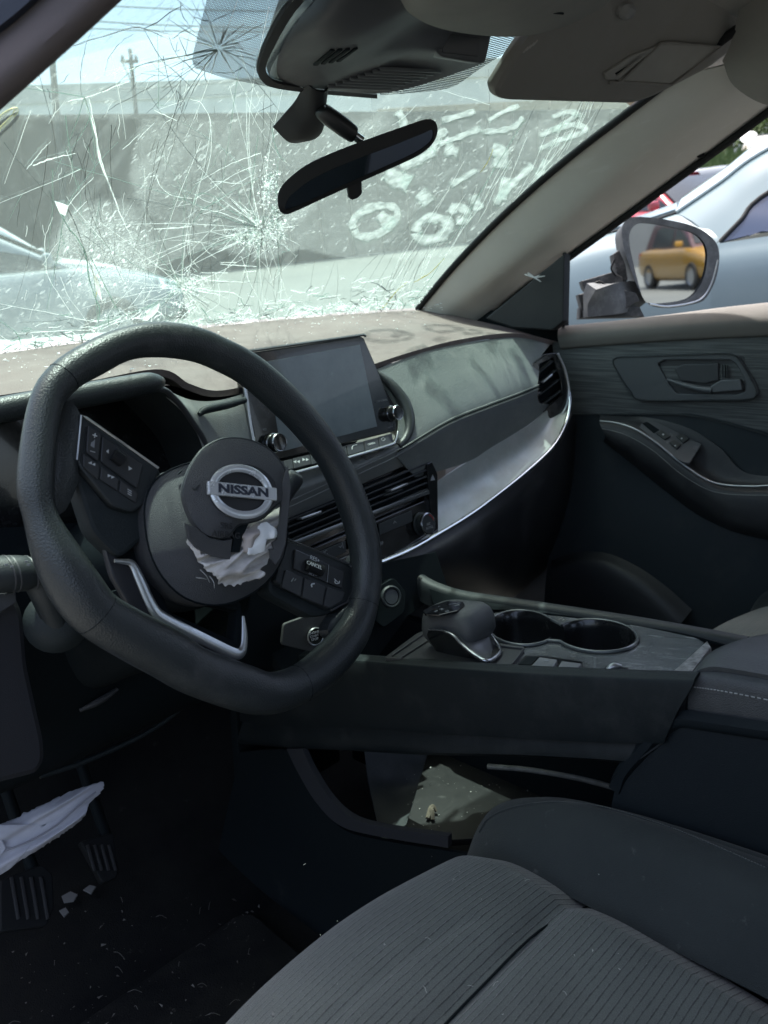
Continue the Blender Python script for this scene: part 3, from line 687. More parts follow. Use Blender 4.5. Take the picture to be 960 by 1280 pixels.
# passenger pad with its stitched edge
loft('pad', [[p+V(0, .004, -.001) for p in crest], m1, m2, st, f1, f2], M_pad, dash, nu=50, nv=36, thick=.006)
tube('stitch_seam', [p+V(-.001, -.0032, .0) for p in cr_pts(st, 30)], .0016, M_dark, dash, seg=6)
ledge_t = UY([(300, 606, .25), (340, 598, .25), (400, 584, .25), (460, 565, .25), (497, 547, .254)])
ledge_m = UY([(300, 630, .232), (340, 620, .232), (400, 600, .234), (455, 578, .236), (498, 555, .24)])
ledge_b = UY([(290, 660, .234), (345, 636, .235), (400, 611, .236), (450, 587, .236), (498, 564, .236)])
ledge_c = UY([(290, 690, .245), (345, 662, .246), (400, 634, .247), (450, 606, .247), (505, 582, .246)])
loft('pad_ledge', [ledge_t, ledge_m, ledge_b, ledge_c], mat('ledge_leather', (.16, .17, .165), .45, grain=(800, .4, 'leather'), dust=(DUSTC, 16, .5, .95)), dash, nu=40, nv=20, thick=.006)
stl = cr_pts(ledge_b+[p for p in st[1:]], 120)
sv = []
for off in (.0035, -.0045):
    P = [p+V(0, -.0022, off) for p in stl]
    for i in range(0, len(P)-1):
        for k in range(2):
            a = P[i].lerp(P[i+1], k/2+.08); b = P[i].lerp(P[i+1], k/2+.40)
            sv.append(tube_mesh([a, b], .00085, 4))
link('stitches', joined(sv), M_stitch, dash, kind='stuff')
lip = UY([(472, 466, .305), (490, 482, .285), (506, 505, .265), (512, 528, .25), (508, 546, .243), (498, 558, .24)])
tube('pad_lip', lip, [.005, .008, .010, .009, .007, .005], M_leather, dash, seg=10, n=24)
plate('recess_floor', Pl(U(470, 545, Y=.275), (0, -.5, 1)), [(440, 560), (470, 520), (500, 500), (512, 530), (500, 556), (460, 572)], .01, mat('grey_ledge', (.12, .12, .115), .6, grain=(1300, .3), dust=(DUSTC, 12, .5, .9)), dash)
# silver decor band and chrome line
c0 = UY([(474, 704, .22), (545, 670, .215), (620, 621, .213), (690, 561, .22), (712, 512, .235)])
s_t = UY([(500, 650, .25), (548, 602, .25), (610, 562, .252), (663, 530, .258), (695, 503, .262)])
s_m = [(a*.5+b*.5)+V(0, .010, -.004) for a, b in zip(s_t, c0)]
loft('silver_band', [s_t, s_m, c0], mat('dusty_silver_band', (.36, .395, .385), .38, metal=.45, dust=((.34, .32, .29), 9, .42, .85), mott=((.50, .50, .49), 30, .5)), dash, nu=40, nv=14, thick=.004)
ch = UY([(476, 703, .217), (511, 688, .214), (545, 669, .212), (585, 645, .21), (620, 620, .209), (658, 590, .212), (690, 560, .217), (706, 532, .226), (712, 508, .234), (711, 486, .245), (706, 464, .257), (698, 442, .268)])
tube('chrome_line', ch, [.0040]*10+[.0034, .0026], mat('bright_trim', (.80, .83, .83), .16, metal=1.0), dash, seg=10, n=60)
# lower body of the dash
low1 = UY([(470, 724, .215), (545, 695, .204), (625, 652, .205), (697, 588, .222), (722, 535, .26)])
low2 = UY([(476, 752, .25), (560, 724, .235), (640, 690, .238), (706, 628, .262), (726, 575, .30)])
low3 = UY([(500, 800, .34), (570, 775, .33), (645, 740, .33), (708, 680, .35), (728, 620, .38)])
low4 = [p+V(0, .10, -.10) for p in low3]
loft('glovebox_panel', [c0, [p+V(0, -.004, -.006) for p in c0], low1, low2, low3, low4], mat('satin_black_trim', (.018, .019, .021), .42, grain=(1100, .25), dust=((.10, .10, .10), 8, .5, 1.0)), dash, nu=40, nv=30, thick=.006)
# end vent on the passenger side
VP = Pl(U(688, 480, Y=.262), (-.40, -.90, .12))
vent = plate('side_vent', VP, [(666, 456), (684, 442), (699, 441), (709, 466), (712, 492), (706, 514), (680, 528), (667, 500)], .012, M_gloss, dash, rnd=.004, holes=[[(674, 455), (692, 447), (701, 474), (703, 494), (680, 514), (673, 498)]])
plate('vent_cavity', VP, [(670, 450), (697, 442), (707, 494), (676, 522)], .004, M_dark, vent, h=-.02)
for a, b in (((674, 466), (694, 449)), ((674, 480), (698, 461)), ((674, 494), (700, 474)), ((676, 508), (702, 488))):
    A, B = VP.u(*a, -.004), VP.u(*b, -.004); x = (B-A).normalized(); z = VP.n
    box('slat', (A+B)/2-z*.006, ((B-A).length, .014, .0028), M_plastic, vent, (x, z, x.cross(z)), .0008)
A, B = VP.u(678, 478, .001), VP.u(690, 468, .001); x = (B-A).normalized()
box('vent_tab', (A+B)/2, ((B-A).length, .006, .004), M_silver, vent, (x, VP.n, x.cross(VP.n)), .001)
tube('vent_rim', [VP.u(a, b, .002) for a, b in [(697, 442), (706, 462), (711, 486), (709, 505), (703, 518)]], .0028, M_silver, vent, seg=8, n=20)
# ---- centre stack
CP = Pl(U(480, 640, Y=.232), (0, -.97, .22))
stack = plate('centre_stack', CP, [(300, 690), (345, 662), (400, 634), (450, 606), (505, 582), (536, 572), (546, 590), (547, 668), (478, 702), (420, 730), (300, 780)], .02, M_gloss, dash, h=-.016)
# air vents
plate('vent_backing', CP, [(310, 690), (350, 652), (450, 608), (533, 576), (535, 612), (440, 650), (330, 700)], .004, M_dark, dash, h=-.012)
def strip(name, a, b, w_, d_, m, par, pl=CP, h=0.0, bev=.0008):
    A, B = pl.u(*a, h), pl.u(*b, h); x = (B-A).normalized(); z = pl.n
    return box(name, (A+B)/2, ((B-A).length, d_, w_), m, par, (x, z, x.cross(z)), bev)
for k in range(5):
    t = k/4; strip('vent_slat', (334, 660+t*34), (534, 578+t*32), .0028, .016, M_plastic, dash, h=-.006)
strip('vent_tab', (373, 648.5), (398, 640), .0035, .014, M_silver, dash, h=.004)
strip('vent_tab', (485, 613.5), (506, 605), .0035, .014, M_silver, dash, h=.004)
strip('vent_tab_stem', (478, 620), (500, 612), .003, .012, M_plastic, dash, h=.002)
strip('silver_strip', (330, 692), (535, 615), .0062, .006, mat('grey_metal_strip', (.20, .21, .215), .3, metal=.8), dash, h=.002)
side_p = plate('hazard_panel', CP, [(534, 580), (540, 577), (547, 592), (548, 664), (541, 668), (536, 612)], .01, M_gloss, dash, h=.004, rnd=.003)
plate('hazard_mark', CP, [(538, 601), (541, 593), (544, 600)], .0006, M_dprint, side_p, h=.0046, bev=.0001)
clim = plate('climate_panel', CP, [(340, 708), (535, 624), (541, 668), (478, 698), (400, 734), (345, 740)], .006, M_gloss, dash, h=-.002, rnd=.002)
# temperature knob
kc = CP.u(526, 655, .0)
kn = lathe('temperature_knob', [(.0, .0), (.0185, 0), (.0185, .002), (.0165, .003), (.0165, .014), (.0150, .016), (.0, .0155)], kc, CP.n, M_plastic, clim, 32)
lathe('knob_ring', [(.0168, .0125), (.0172, .0135), (.0172, .0150), (.0160, .0160), (.0150, .0163)], kc, CP.n, mat('dark_chrome', (.30, .31, .32), .2, metal=1), clim, 32)
tube('red_arc', [kc+frame_of(CP.n)[0]*(.0135*math.cos(a))+frame_of(CP.n)[1]*(.0135*math.sin(a))+CP.n*.0162 for a in [R(10), R(30), R(50), R(70)]], .0007, mat('red_print', (.35, .03, .03), .5), clim, seg=6, n=12)
text('knob_print', 'A/C\nAUTO', kc+CP.n*.0162-frame_of(CP.n)[1]*.004, (1, 0, 0), CP.n, .006, M_dprint, clim)
for (a, b, c_, d_), s_ in (((474, 655, 515, 638), '^'), ((436, 673, 470, 658), 'u'), ((398, 690, 432, 676), 'AC')):
    bt = plate('climate_button', CP, [(a, b), (c_, d_), (c_+1, d_+14), (a+1, b+14)], .003, M_plastic, clim, h=.0025, rnd=.001)
for p, s_, z in (((405, 692), 'A/C', .009), ((426, 682), '⌄|', .010), ((430, 702), '\\\\|', .008), ((494, 655), '⌃', .012), ((476, 680), 'OFF', .007), ((455, 676), '~', .011)):
    text('climate_print', s_, CP.u(*p, .0035), CP.u(p[0]+20, p[1]-8)-CP.u(*p), CP.n, z, M_dprint, clim)
strip('panel_line', (395, 712), (470, 680), .0012, .003, M_dprint, clim, h=.0005, bev=.0003)
# ---- touchscreen unit
SP = Pl(U(405, 560, Y=.246), (0, -math.cos(R(10)), math.sin(R(10))))
scr = plate('touchscreen', SP, [(299, 443), (454, 420), (476, 471), (496, 528), (495, 539), (324, 581)], .016, M_gloss, dash, rnd=.006, bev=.002)
M_disp = mat('dusty_display', (.085, .112, .125), .24, mott=((.16, .195, .21), 9, 1.0), dust=((.24, .27, .28), 16, .60, 1.0), coat=.5)  # base and mottle also hold the glass's bluish reflection, beside real dust
plate('display', SP, [(333, 452), (450, 431), (471.5, 533), (352, 564.5)], .001, M_disp, scr, h=.0007, bev=.0002)
tube('screen_rim', [SP.u(*p, -.004) for p in [(298, 447), (299, 442), (304, 440), (454, 418.5), (457, 420)]], .0022, mat('rim_grey', (.13, .135, .14), .35, metal=.4), scr, seg=6)
tube('silver_edge', [SP.u(*p, .0) for p in [(306, 484), (313, 530), (322, 580)]], .0028, M_silver, scr, seg=8)
plate('screen_side', Pl(SP.u(312, 530, -.02), (-1, -.3, 0)), [(300, 480), (308, 484), (321, 580), (312, 572), (306, 545)], .012, M_plastic, scr)
for (x, y), rr in (((340, 554), .0125), ((488, 517), .0118)):
    c = SP.u(x, y, 0)
    k = lathe('volume_knob' if x < 400 else 'tuning_knob', [(0, 0), (rr*1.02, 0), (rr*1.02, .004), (rr*.93, .0055), (rr*.93, .014), (rr*.86, .0158), (0, .0150)], c, SP.n, M_gloss, scr, 32)
    lathe('knob_ring', [(rr*1.03, .0005), (rr*1.06, .0015), (rr*1.04, .0042), (rr*.95, .0050)], c, SP.n, mat('knob_silver', (.30, .31, .32), .25, metal=1), scr, 32)
    lathe('knob_ring', [(rr*.95, .0145), (rr*.97, .0152), (rr*.90, .0168), (rr*.84, .0166)], c, SP.n, mat('knob_silver', (.3, .3, .3)), scr, 32)
text('screen_print', 'VOL', SP.u(331, 537, .0004), (1, 0, .0), SP.n, .004, M_dprint, scr)
text('screen_print', 'PUSH ⏻', SP.u(338, 575, .0004), SP.u(360, 570)-SP.u(338, 575), SP.n, .004, M_dprint, scr)
text('screen_print', 'TUNE·SCROLL', SP.u(477, 501, .0004), SP.u(490, 498)-SP.u(470, 502), SP.n, .0042, M_dprint, scr)
text('screen_print', 'PUSH ♪', SP.u(488, 534, .0004), SP.u(490, 533)-SP.u(478, 536), SP.n, .0035, M_dprint, scr)
KP = Pl(SP.u(420, 566, .006), (0, -.80, .60))
M_key = mat('screen_key', (.045, .048, .052), .45, dust=((.14, .14, .14), 14, .5, 1))
keys = [((345, 578), (365, 573.5), '|'), ((366, 573), (387, 568), '⏮ ⏭'), ((388, 568), (410, 562.5), '⏶'), ((411, 562), (432.5, 557), '⌂'), ((433.5, 556.5), (454, 551.5), '☎'), ((455, 551), (472, 546.5), 'CAMERA'), ((473, 546), (490, 541.5), '☼')]
for (a, b), (c_, d_), s_ in keys:
    kx = plate('key', KP, [(a, b), (c_, d_), (c_+2, d_+12), (a+2, b+12.5)], .004, M_key, scr, rnd=.001, bev=.0006)
    if s_ == 'CAMERA': text('key_print', s_, KP.u((a+c_)/2+1, (b+d_)/2+6, .0004), KP.u(c_, d_)-KP.u(a, b), KP.n, .0042, M_print, scr)
    elif '⏮' in s_:
        for kk, xx in enumerate((371, 382)):
            for s2 in (-1, 1):
                cx_ = xx+s2*2.2; cy_ = 577-(xx-371)*.24; dr = -1 if kk == 0 else 1
                plate('key_print', KP, [(cx_+dr*2, cy_), (cx_-dr*1.6, cy_-2), (cx_-dr*1.6, cy_+2)], .0004, M_print, scr, h=.0003, bev=.0001)
    elif s_ == '☎':
        tube('key_print', [KP.u(440, 562, .0003), KP.u(441, 557.5, .0003), KP.u(446, 556, .0003)], .0006, M_print, scr, seg=5, n=8)
    elif s_ == '☼':
        tube('key_print', [KP.u(479+2.4*math.cos(t), 549+2*math.sin(t), .0003) for t in (0, 1.57, 3.14, 4.71)], .0004, M_print, scr, seg=5, n=12, closed=True)
tube('key_chrome', [KP.u(*p, .001) for p in [(333, 598.5), (372.7, 590), (437.7, 571.5), (487, 556.5), (493.5, 552), (497, 540)]], .0024, M_silver, scr, seg=8, n=30)
# ---- driver's side: cluster hood, cluster recess, cheek panel
tube('cluster_hood', [V(-.74, .215, 1.07)]+UY([(0, 513, .215), (100, 495, .215), (160, 484, .215), (188, 479, .215), (201, 477, .222)]), [.012, .0125, .0125, .0125, .0115, .006], M_leather, dash, seg=14, n=40)
HP = Pl(U(100, 560, Y=.33), (0, -1, .15))
plate('cluster_glass', HP, [(-120, 560), (0, 530), (95, 508), (200, 488), (240, 530), (262, 580), (262, 660), (-120, 720)], .01, M_gloss, dash)
hood_f = [V(-.74, .22, 1.065)]+UY([(0, 520, .22), (95, 501, .22), (190, 486, .22), (216, 497, .228), (240, 528, .235), (256, 556, .24), (268, 600, .245)])
loft('cluster_surround', [hood_f, [p+V(-.004, .05, -.004) for p in hood_f], [p+V(-.006, .12, -.004) for p in hood_f]], M_soft, dash, nu=40, nv=10, thick=.003)
tube('cluster_edge', [p+V(0, -.002, 0) for p in hood_f], .0035, mat('edge_grey', (.05, .052, .055), .45), dash, seg=8, n=40)
loft('cheek_panel', [UY([(205, 486, .235), (240, 500, .25), (275, 500, .26), (318, 488, .272)]), UY([(228, 508, .232), (256, 524, .242), (285, 524, .25), (320, 514, .262)]), UY([(246, 540, .236), (266, 562, .236), (295, 570, .24), (322, 572, .25)]), UY([(262, 590, .242), (280, 610, .236), (300, 620, .238), (325, 612, .246)])], mat('cheek_vinyl', (.26, .28, .27), .55, grain=(900, .3, 'leather'), dust=(DUSTC, 10, .45, .95)), dash, nu=26, nv=20, thick=.006)
tube('cheek_groove', UY([(249, 518, .238), (258, 512, .24), (285, 506, .245), (306, 500, .252)]), [.003, .005, .005, .004], M_soft, dash, seg=8, n=16)
# knee panels below the wheel
kb = [[V(-.78, .245, 1.02), V(-.6, .24, 1.0), V(-.4, .24, .97), V(-.2, .24, .94), V(-.10, .24, .90)],
      [V(-.78, .23, .93), V(-.6, .225, .91), V(-.4, .215, .88), V(-.2, .215, .84), V(-.10, .215, .82)],
      [V(-.78, .23, .80), V(-.6, .225, .78), V(-.4, .215, .76), V(-.2, .215, .74), V(-.10, .21, .74)],
      [V(-.78, .30, .68), V(-.6, .30, .67), V(-.44, .295, .668), V(-.24, .29, .68), V(-.10, .27, .69)],
      [V(-.78, .42, .66), V(-.6, .42, .65), V(-.44, .42, .65), V(-.24, .42, .66), V(-.10, .40, .66)]]
loft('knee_panel', kb, M_dark, dash, nu=30, nv=24, thick=.006)
tube('knee_edge', UY([(50, 970, .285), (110, 950, .283), (190, 912, .281), (246, 868, .276)]), .0035, M_soft, dash, seg=8, n=16)
tube('knee_ridge', UY([(100, 888, .205), (125, 876, .204), (147, 861, .204)]), [.002, .004, .002], mat('ridge_highlight', (.05, .052, .055), .4), dash, seg=8, n=10)  # paler tube stands for the highlight along the panel's ridge
LP = Pl(U(30, 850, Y=.10), (.1, -1, .1))
plate('fuse_cover', LP, [(-80, 742), (20, 742), (31, 765), (36, 830), (57, 925), (58, 950), (48, 968), (-80, 1000)], .07, mat('fuse_cover_grey', (.021, .022, .027), .6, grain=(1100, .3)), dash, rnd=.008, bev=.006)
plate('side_vent_edge', Pl(U(10, 755, Y=.095), (.1, -1, .3)), [(-40, 745), (20, 741), (21, 753), (0, 766), (-40, 778)], .004, mat('edge_grey2', (.06, .062, .066), .35), dash)
# start button and power socket on the lower centre
BP = Pl(U(393, 795, Y=.17), (-.25, -.95, .15))
plate('lower_stack', Pl(U(440, 770, Y=.20), (-.1, -.95, .3)), [(330, 745), (478, 704), (545, 690), (560, 735), (510, 770), (470, 825), (360, 850), (330, 800)], .02, M_dark, dash)
plate('button_panel', BP, [(355, 780), (405, 762), (424, 778), (420, 795), (404, 818), (352, 806)], .006, mat('button_panel_grey', (.05, .052, .052), .5, dust=((.13, .13, .13), 10, .5, 1)), dash, h=-.001, rnd=.004)
sb = lathe('start_button', [(0, 0), (.0115, 0), (.0115, .003), (.0102, .0042), (0, .0038)], BP.u(393, 795, 0), BP.n, M_gloss, dash, 28)
lathe('button_ring', [(.0112, .001), (.0120, .0025), (.0112, .0045), (.0104, .0042)], BP.u(393, 795, 0), BP.n, M_silver, sb, 28)
text('button_print', 'ENGINE\nSTART\nSTOP', BP.u(393, 795, .0046), (1, -.2, 0), BP.n, .0044, M_print, sb)
ul = lathe('power_socket', [(0, 0), (.0165, 0), (.0165, .003), (.0145, .005), (.0125, .0045), (.0120, .002), (0, .0015)], U(488, 746, Y=.175), (-.3, -.9, .3), M_plastic, dash, 28)
lathe('socket_cap', [(.0, .004), (.0105, .004), (.0115, .0025)], U(488, 746, Y=.175), (-.3, -.9, .3), mat('cap_grey', (.05, .055, .06), .4), ul, 24)
plate('socket_housing', Pl(U(490, 750, Y=.18), (-.3, -.9, .3)), [(470, 735), (492, 722), (508, 740), (506, 765), (480, 785), (462, 770)], .02, M_dark, dash, rnd=.006)

# ================================================================== STEERING WHEEL
TAU = R(17.6); HUB = V(-.37, 0, .99); WN = V(0, -math.cos(TAU), math.sin(TAU)); WP = Pl(HUB, WN)
wheel = thing('steering_wheel', HUB, 'black leather steering wheel turned off centre with its airbag burst open', 'steering wheel')
RIM = [((22, 600), (67, 598)), ((36, 506), (76, 512)), ((62, 460), (97, 484)), ((108, 428), (127, 468)), ((152, 410), (162, 450)), ((200, 402), (199, 447)), ((244, 408), (240, 452)), ((281, 422), (268, 463)), ((321, 443), (302, 482)), ((362, 477), (335, 511)), ((397, 515), (370, 546)), ((430, 561), (398, 583)), ((457, 615), (419, 628)), ((473, 666), (432, 668)), ((478, 710), (438, 710)), ((473, 758), (434, 752)), ((460, 800), (415, 790)), ((430, 840), (384, 822)), ((392, 872), (356, 838)), ((348, 891), (329, 842)), ((303, 890), (308, 831)), ((240, 869), (248, 808)), ((203, 849), (212, 785)), ((152, 823), (172, 762)), ((108, 796), (134, 738)), ((79, 764), (110, 706)), ((51, 715), (90, 672)), ((30, 647), (72, 645))]
rc, rr_ = [], []
for (a, b), (c_, d_) in RIM:
    m = WP.u((a+c_)/2, (b+d_)/2); rc.append(m); rr_.append(.5*math.hypot(a-c_, b-d_)*depth(m)/FPX*.99)
tube('rim', rc, rr_, M_leather, wheel, seg=22, n=150, closed=True, up=WN)
# seams in the leather where the spokes join
for i in (2, 15, 18, 24):
    k = rc[i]; t = (rc[(i+1) % 28]-rc[i-1]).normalized(); x, y, _ = frame_of(t)
    tube('rim_seam', [k+(x*math.cos(a)+y*math.sin(a))*(rr_[i]*1.0) for a in [2*math.pi*q/16 for q in range(16)]], .0004, M_dark, wheel, seg=5, closed=True)
# spoke roots in leather
for pts, h in (([(52, 560), (60, 515), (84, 500), (100, 517), (101, 545), (97, 580), (98, 602), (80, 640), (60, 640), (54, 600)], -.008), ([(441, 706), (450, 690), (468, 690), (470, 745), (455, 790), (425, 800), (410, 790), (416, 772), (432, 756), (441, 735)], -.008)):
    o = WP.us(smooth2(pts, 26), h); link('spoke_root', dome_mesh(o, WN, .006, .014, 5), M_leather, wheel)
plate('spoke', WP, [(96, 520), (101, 517), (202, 585), (205, 620), (190, 665), (150, 700), (115, 665), (94, 600)], .022, M_soft, wheel, h=-.016, rnd=.008, bev=.004)
plate('spoke', WP, [(340, 668), (358, 672), (442, 706), (446, 736), (436, 756), (414, 768), (392, 772), (335, 742)], .022, M_soft, wheel, h=-.016, rnd=.008, bev=.004)
plate('lower_spoke', WP, [(130, 660), (180, 650), (240, 745), (300, 745), (312, 790), (306, 826), (262, 826), (205, 784), (160, 742)], .016, M_dark, wheel, h=-.030, rnd=.008, bev=.004, holes=[[(205, 700), (240, 752), (296, 764), (292, 800), (215, 765), (192, 716)]])
plate('spoke_web', WP, [(128, 672), (150, 700), (168, 712), (180, 745), (196, 772), (168, 768), (140, 720)], .008, mat('spoke_web_grey', (.035, .036, .04), .5), wheel, h=-.022, rnd=.004, bev=.002)
vt = [WP.u(a, b, -.012) for a, b in [(143, 701), (154, 702), (165, 705), (174, 722), (184, 745), (194, 764), (206, 774), (240, 792), (270, 807), (292, 817), (301, 816), (305, 806), (305.5, 790), (304, 770)]]
tube('silver_trim', vt, [.0016, .0022, .0032, .0042, .0045, .005, .0053, .0053, .0053, .0052, .0047, .0036, .0030, .0014], M_silver, wheel, seg=10, n=60, flat=.5, up=WN)
# left and right button pads
lp = plate('button_pad', WP, [(101, 518), (200, 586), (192, 610), (180, 632), (165, 641), (140, 633), (100, 585), (96, 576)], .010, M_plastic, wheel, h=-.008, rnd=.004, bev=.002)
tube('pad_edge', [WP.u(a, b, -.006) for a, b in [(96, 575), (101.5, 519), (108, 522), (150, 551), (198, 585)]], .0010, M_silver, lp, seg=6)
b1 = plate('volume_rocker', WP, [(110, 531), (127, 542), (123, 577), (108, 565)], .004, mat('wheel_key', (.030, .032, .034), .4), lp, h=-.005, rnd=.002, bev=.001)
text('key_print', '+', WP.u(118.5, 545, -.0045), (1, -.0, -.5), WN, .008, M_print, lp); text('key_print', '–', WP.u(116, 564, -.0045), (1, 0, -.5), WN, .008, M_print, lp)
plate('key_print', WP, [(114, 553), (116, 552), (119, 549), (118, 560), (115, 558), (113.5, 557)], .0004, M_dprint, lp, h=-.0046, bev=.0001)
plate('scroll_panel', WP, [(128, 544), (179, 580), (172, 611), (126, 577)], .003, mat('scroll_gloss', (.03, .032, .034), .25), lp, h=-.0055, rnd=.002, bev=.0008)
A, B = WP.u(142, 569, -.004), WP.u(153, 582, -.004)
tube('scroll_wheel', [WP.u(141.5, 568, -.004), WP.u(153.5, 577, -.004)], .0052, M_rubber, lp, seg=12)
plate('key_print', WP, [(161, 582.5), (165.5, 586), (161, 588)], .0004, M_print, lp, h=-.0048, bev=.0001)
plate('key_print', WP, [(136, 561.5), (133, 564), (136, 567)], .0004, M_print, lp, h=-.0048, bev=.0001)
for q in ([(104, 566), (125, 581), (123, 600), (104, 583)], [(127, 583), (149, 599), (147, 614), (125, 599)], [(151, 600), (173, 616), (170, 629), (149, 615)]):
    plate('pad_key', WP, q, .003, mat('wheel_key', (.03, .03, .03)), lp, h=-.0062, rnd=.0015, bev=.0008)
for cx_, cy_, dr in ((115, 579.5, -1), (139, 595.5, 1)):
    for s2 in (-2.2, 2.2):
        plate('key_print', WP, [(cx_+s2+dr*2.4, cy_+.4*s2), (cx_+s2-dr*1.9, cy_-1.9+.4*s2), (cx_+s2-dr*1.9, cy_+1.9+.4*s2)], .0004, M_print, lp, h=-.0058, bev=.0001)
for k in range(3): strip('key_print', (159.5, 611.5+k*2.6), (164.5, 614.5+k*2.6), .0006, .0004, M_print, lp, WP, -.0058, .0001)
rp = plate('button_pad', WP, [(357, 674), (440, 707), (443, 729), (436, 752), (413, 763), (344, 728)], .010, M_plastic, wheel, h=-.008, rnd=.005, bev=.002)
tube('pad_edge', [WP.u(a, b, -.0065) for a, b in [(357, 673), (400, 690), (438, 705.5), (442, 716), (442, 730), (435, 752), (414, 763)]], .0010, mat('edge_grey', (.05, .05, .05)), rp, seg=6)
gl = plate('cruise_panel', WP, [(369, 686), (431, 714), (428, 736), (367, 711)], .003, mat('scroll_gloss', (.03, .03, .03)), rp, h=-.0055, rnd=.0015, bev=.0008)
tube('scroll_wheel', [WP.u(383, 706, -.004), WP.u(402, 714, -.004)], .0058, M_rubber, rp, seg=12)
text('key_print', 'RES+', WP.u(393.5, 699, -.0045), WP.u(420, 711)-WP.u(380, 693), WN, .0058, M_print, rp)
text('key_print', 'CANCEL', WP.u(393, 706.5, .0018), WP.u(420, 711)-WP.u(380, 695), WN, .005, M_print, rp)
text('key_print', 'SET–', WP.u(391, 717.5, -.0045), WP.u(420, 711)-WP.u(380, 695), WN, .005, M_dprint, rp)
strip('panel_line', (411, 706), (409, 728), .0006, .0006, M_dprint, rp, WP, -.0048, .0001)
tube('key_print', [WP.u(421.5+3*math.cos(a), 727+2.6*math.sin(a), -.0046) for a in [R(d) for d in (-20, 40, 100, 160, 220)]], .0005, M_print, rp, seg=5, n=14)
tube('key_print', [WP.u(418, 723.5, -.0046), WP.u(424, 729.5, -.0046)], .0004, M_print, rp, seg=5)
for q in ([(357, 712), (379, 721), (376, 746), (352, 734)], [(381, 722), (407, 733), (403, 757), (378, 747)], [(409, 734), (432, 740), (428, 751), (412, 760), (405, 757)]):
    plate('pad_key', WP, q, .003, mat('wheel_key', (.03, .03, .03)), rp, h=-.0062, rnd=.0015, bev=.0008)
tube('key_print', [WP.u(390, 734, -.0056), WP.u(389.5, 730.5, -.0056), WP.u(393, 729.5, -.0056)], .0008, M_print, rp, seg=5, n=10)
tube('key_print', [WP.u(364, 727, -.0056), WP.u(367, 722.5, -.0056)], .0006, M_dprint, rp, seg=5)
tube('key_print', [WP.u(368, 726, -.0056), WP.u(370, 723.5, -.0056)], .0005, M_dprint, rp, seg=5)
# hub: lower shell, torn cover, flap and burst bag
M_hub = mat('airbag_vinyl', (.060, .063, .067), .5, grain=(1500, .6, 'leather'), dust=((.09, .09, .09), 9, .5, 1.0))
hub_o = smooth2([(181, 642), (186, 615), (199, 597), (225, 583), (258, 576), (300, 578), (338, 600), (357, 640), (356, 688), (336, 724), (302, 748), (266, 756), (230, 746), (203, 720), (187, 686)], 44)
link('airbag_shell', dome_mesh(WP.us(hub_o, -.004), WN, .020, .03, 9, 2.4), M_hub, wheel)
tube('shell_gap', [WP.u(a, b, -.005) for a, b in hub_o], .0014, M_dark, wheel, seg=6, closed=True)
plate('cover_clip', WP, [(222, 593), (227, 588), (230, 585), (226, 592)], .002, M_dark, wheel, h=.008, bev=.0003)
NC = (WN+V(-.10, 0, .06)).normalized(); XP = Pl(WP.u(296, 612, .030), NC)
cov = smooth2([(230, 617), (235, 592), (249, 567), (268, 553), (289, 548), (315, 552), (338, 564), (353, 583), (360, 603), (357, 619), (342, 633), (327, 647), (312, 652), (297, 656), (286, 668), (276, 672), (256, 667), (240, 648)], 60)
cv = link('airbag_cover', dome_mesh(XP.us(cov), NC, .006, .007, 8, 2.2), M_hub, wheel)
tube('cover_lip', [XP.u(a, b, -.003) for a, b in cov], .0016, M_plastic, cv, seg=6, closed=True)
text('cover_print', 'SRS\nAIRBAG', XP.u(283, 663, .0035), XP.u(300, 664)-XP.u(270, 661), NC, .0075, mat('moulded_print', (.018, .019, .02), .5), cv)
tube('horn_mark', [XP.u(240, 610, .0025), XP.u(244, 612, .0028), XP.u(249, 606, .003)], .0006, M_plastic, cv, seg=5, n=8)
# emblem: ring, bar and lettering
bd_ = plate('emblem_base', XP, smooth2([(262, 606), (272, 590), (290, 581), (312, 580), (331, 588), (345, 603), (346, 624), (332, 640), (312, 648), (290, 646), (272, 635), (263, 620)], 36), .003, mat('emblem_recess', (.02, .021, .023), .4), cv, h=.0062)
RP = Pl(XP.u(302, 614, .008), NC)
x_ = (RP.u(330, 617)-RP.u(270, 611)).normalized(); y_ = NC.cross(x_); rc0 = RP.u(302.5, 614.5)
def ov(a, rx, ry, h=0): return rc0+x_*(rx*math.cos(a))+y_*(ry*math.sin(a))+NC*h
rx = (RP.u(342, 616)-RP.u(263, 613)).length/2; ry = (RP.u(302, 582)-RP.u(303, 647.5)).length/2
tube('emblem_ring', [ov(2*math.pi*k/48, rx*.89, ry*.89) for k in range(48)], [.0036]*48, mat('emblem_silver', (.74, .77, .79), .24, metal=.55, dust=((.6, .6, .6), 60, .55, 1)), cv, seg=10, closed=True, flat=.55, up=NC)
bar = [rc0+x_*(sx*rx*1.08)+y_*(sy*ry*.25) for sx, sy in ((-1, -1), (1, -1), (1, 1), (-1, 1))]
link('emblem_bar', plate_mesh([p+NC*.0032 for p in bar], NC, .004, .0008, .001), mat('emblem_silver', (.7, .7, .7)), cv)
text('emblem_letters', 'NISSAN', rc0+NC*.0034, x_, NC, ry*.44, mat('emblem_ink', (.02, .025, .04), .4), cv, thick=.0003, bold=ry*.018, xs=1.42)
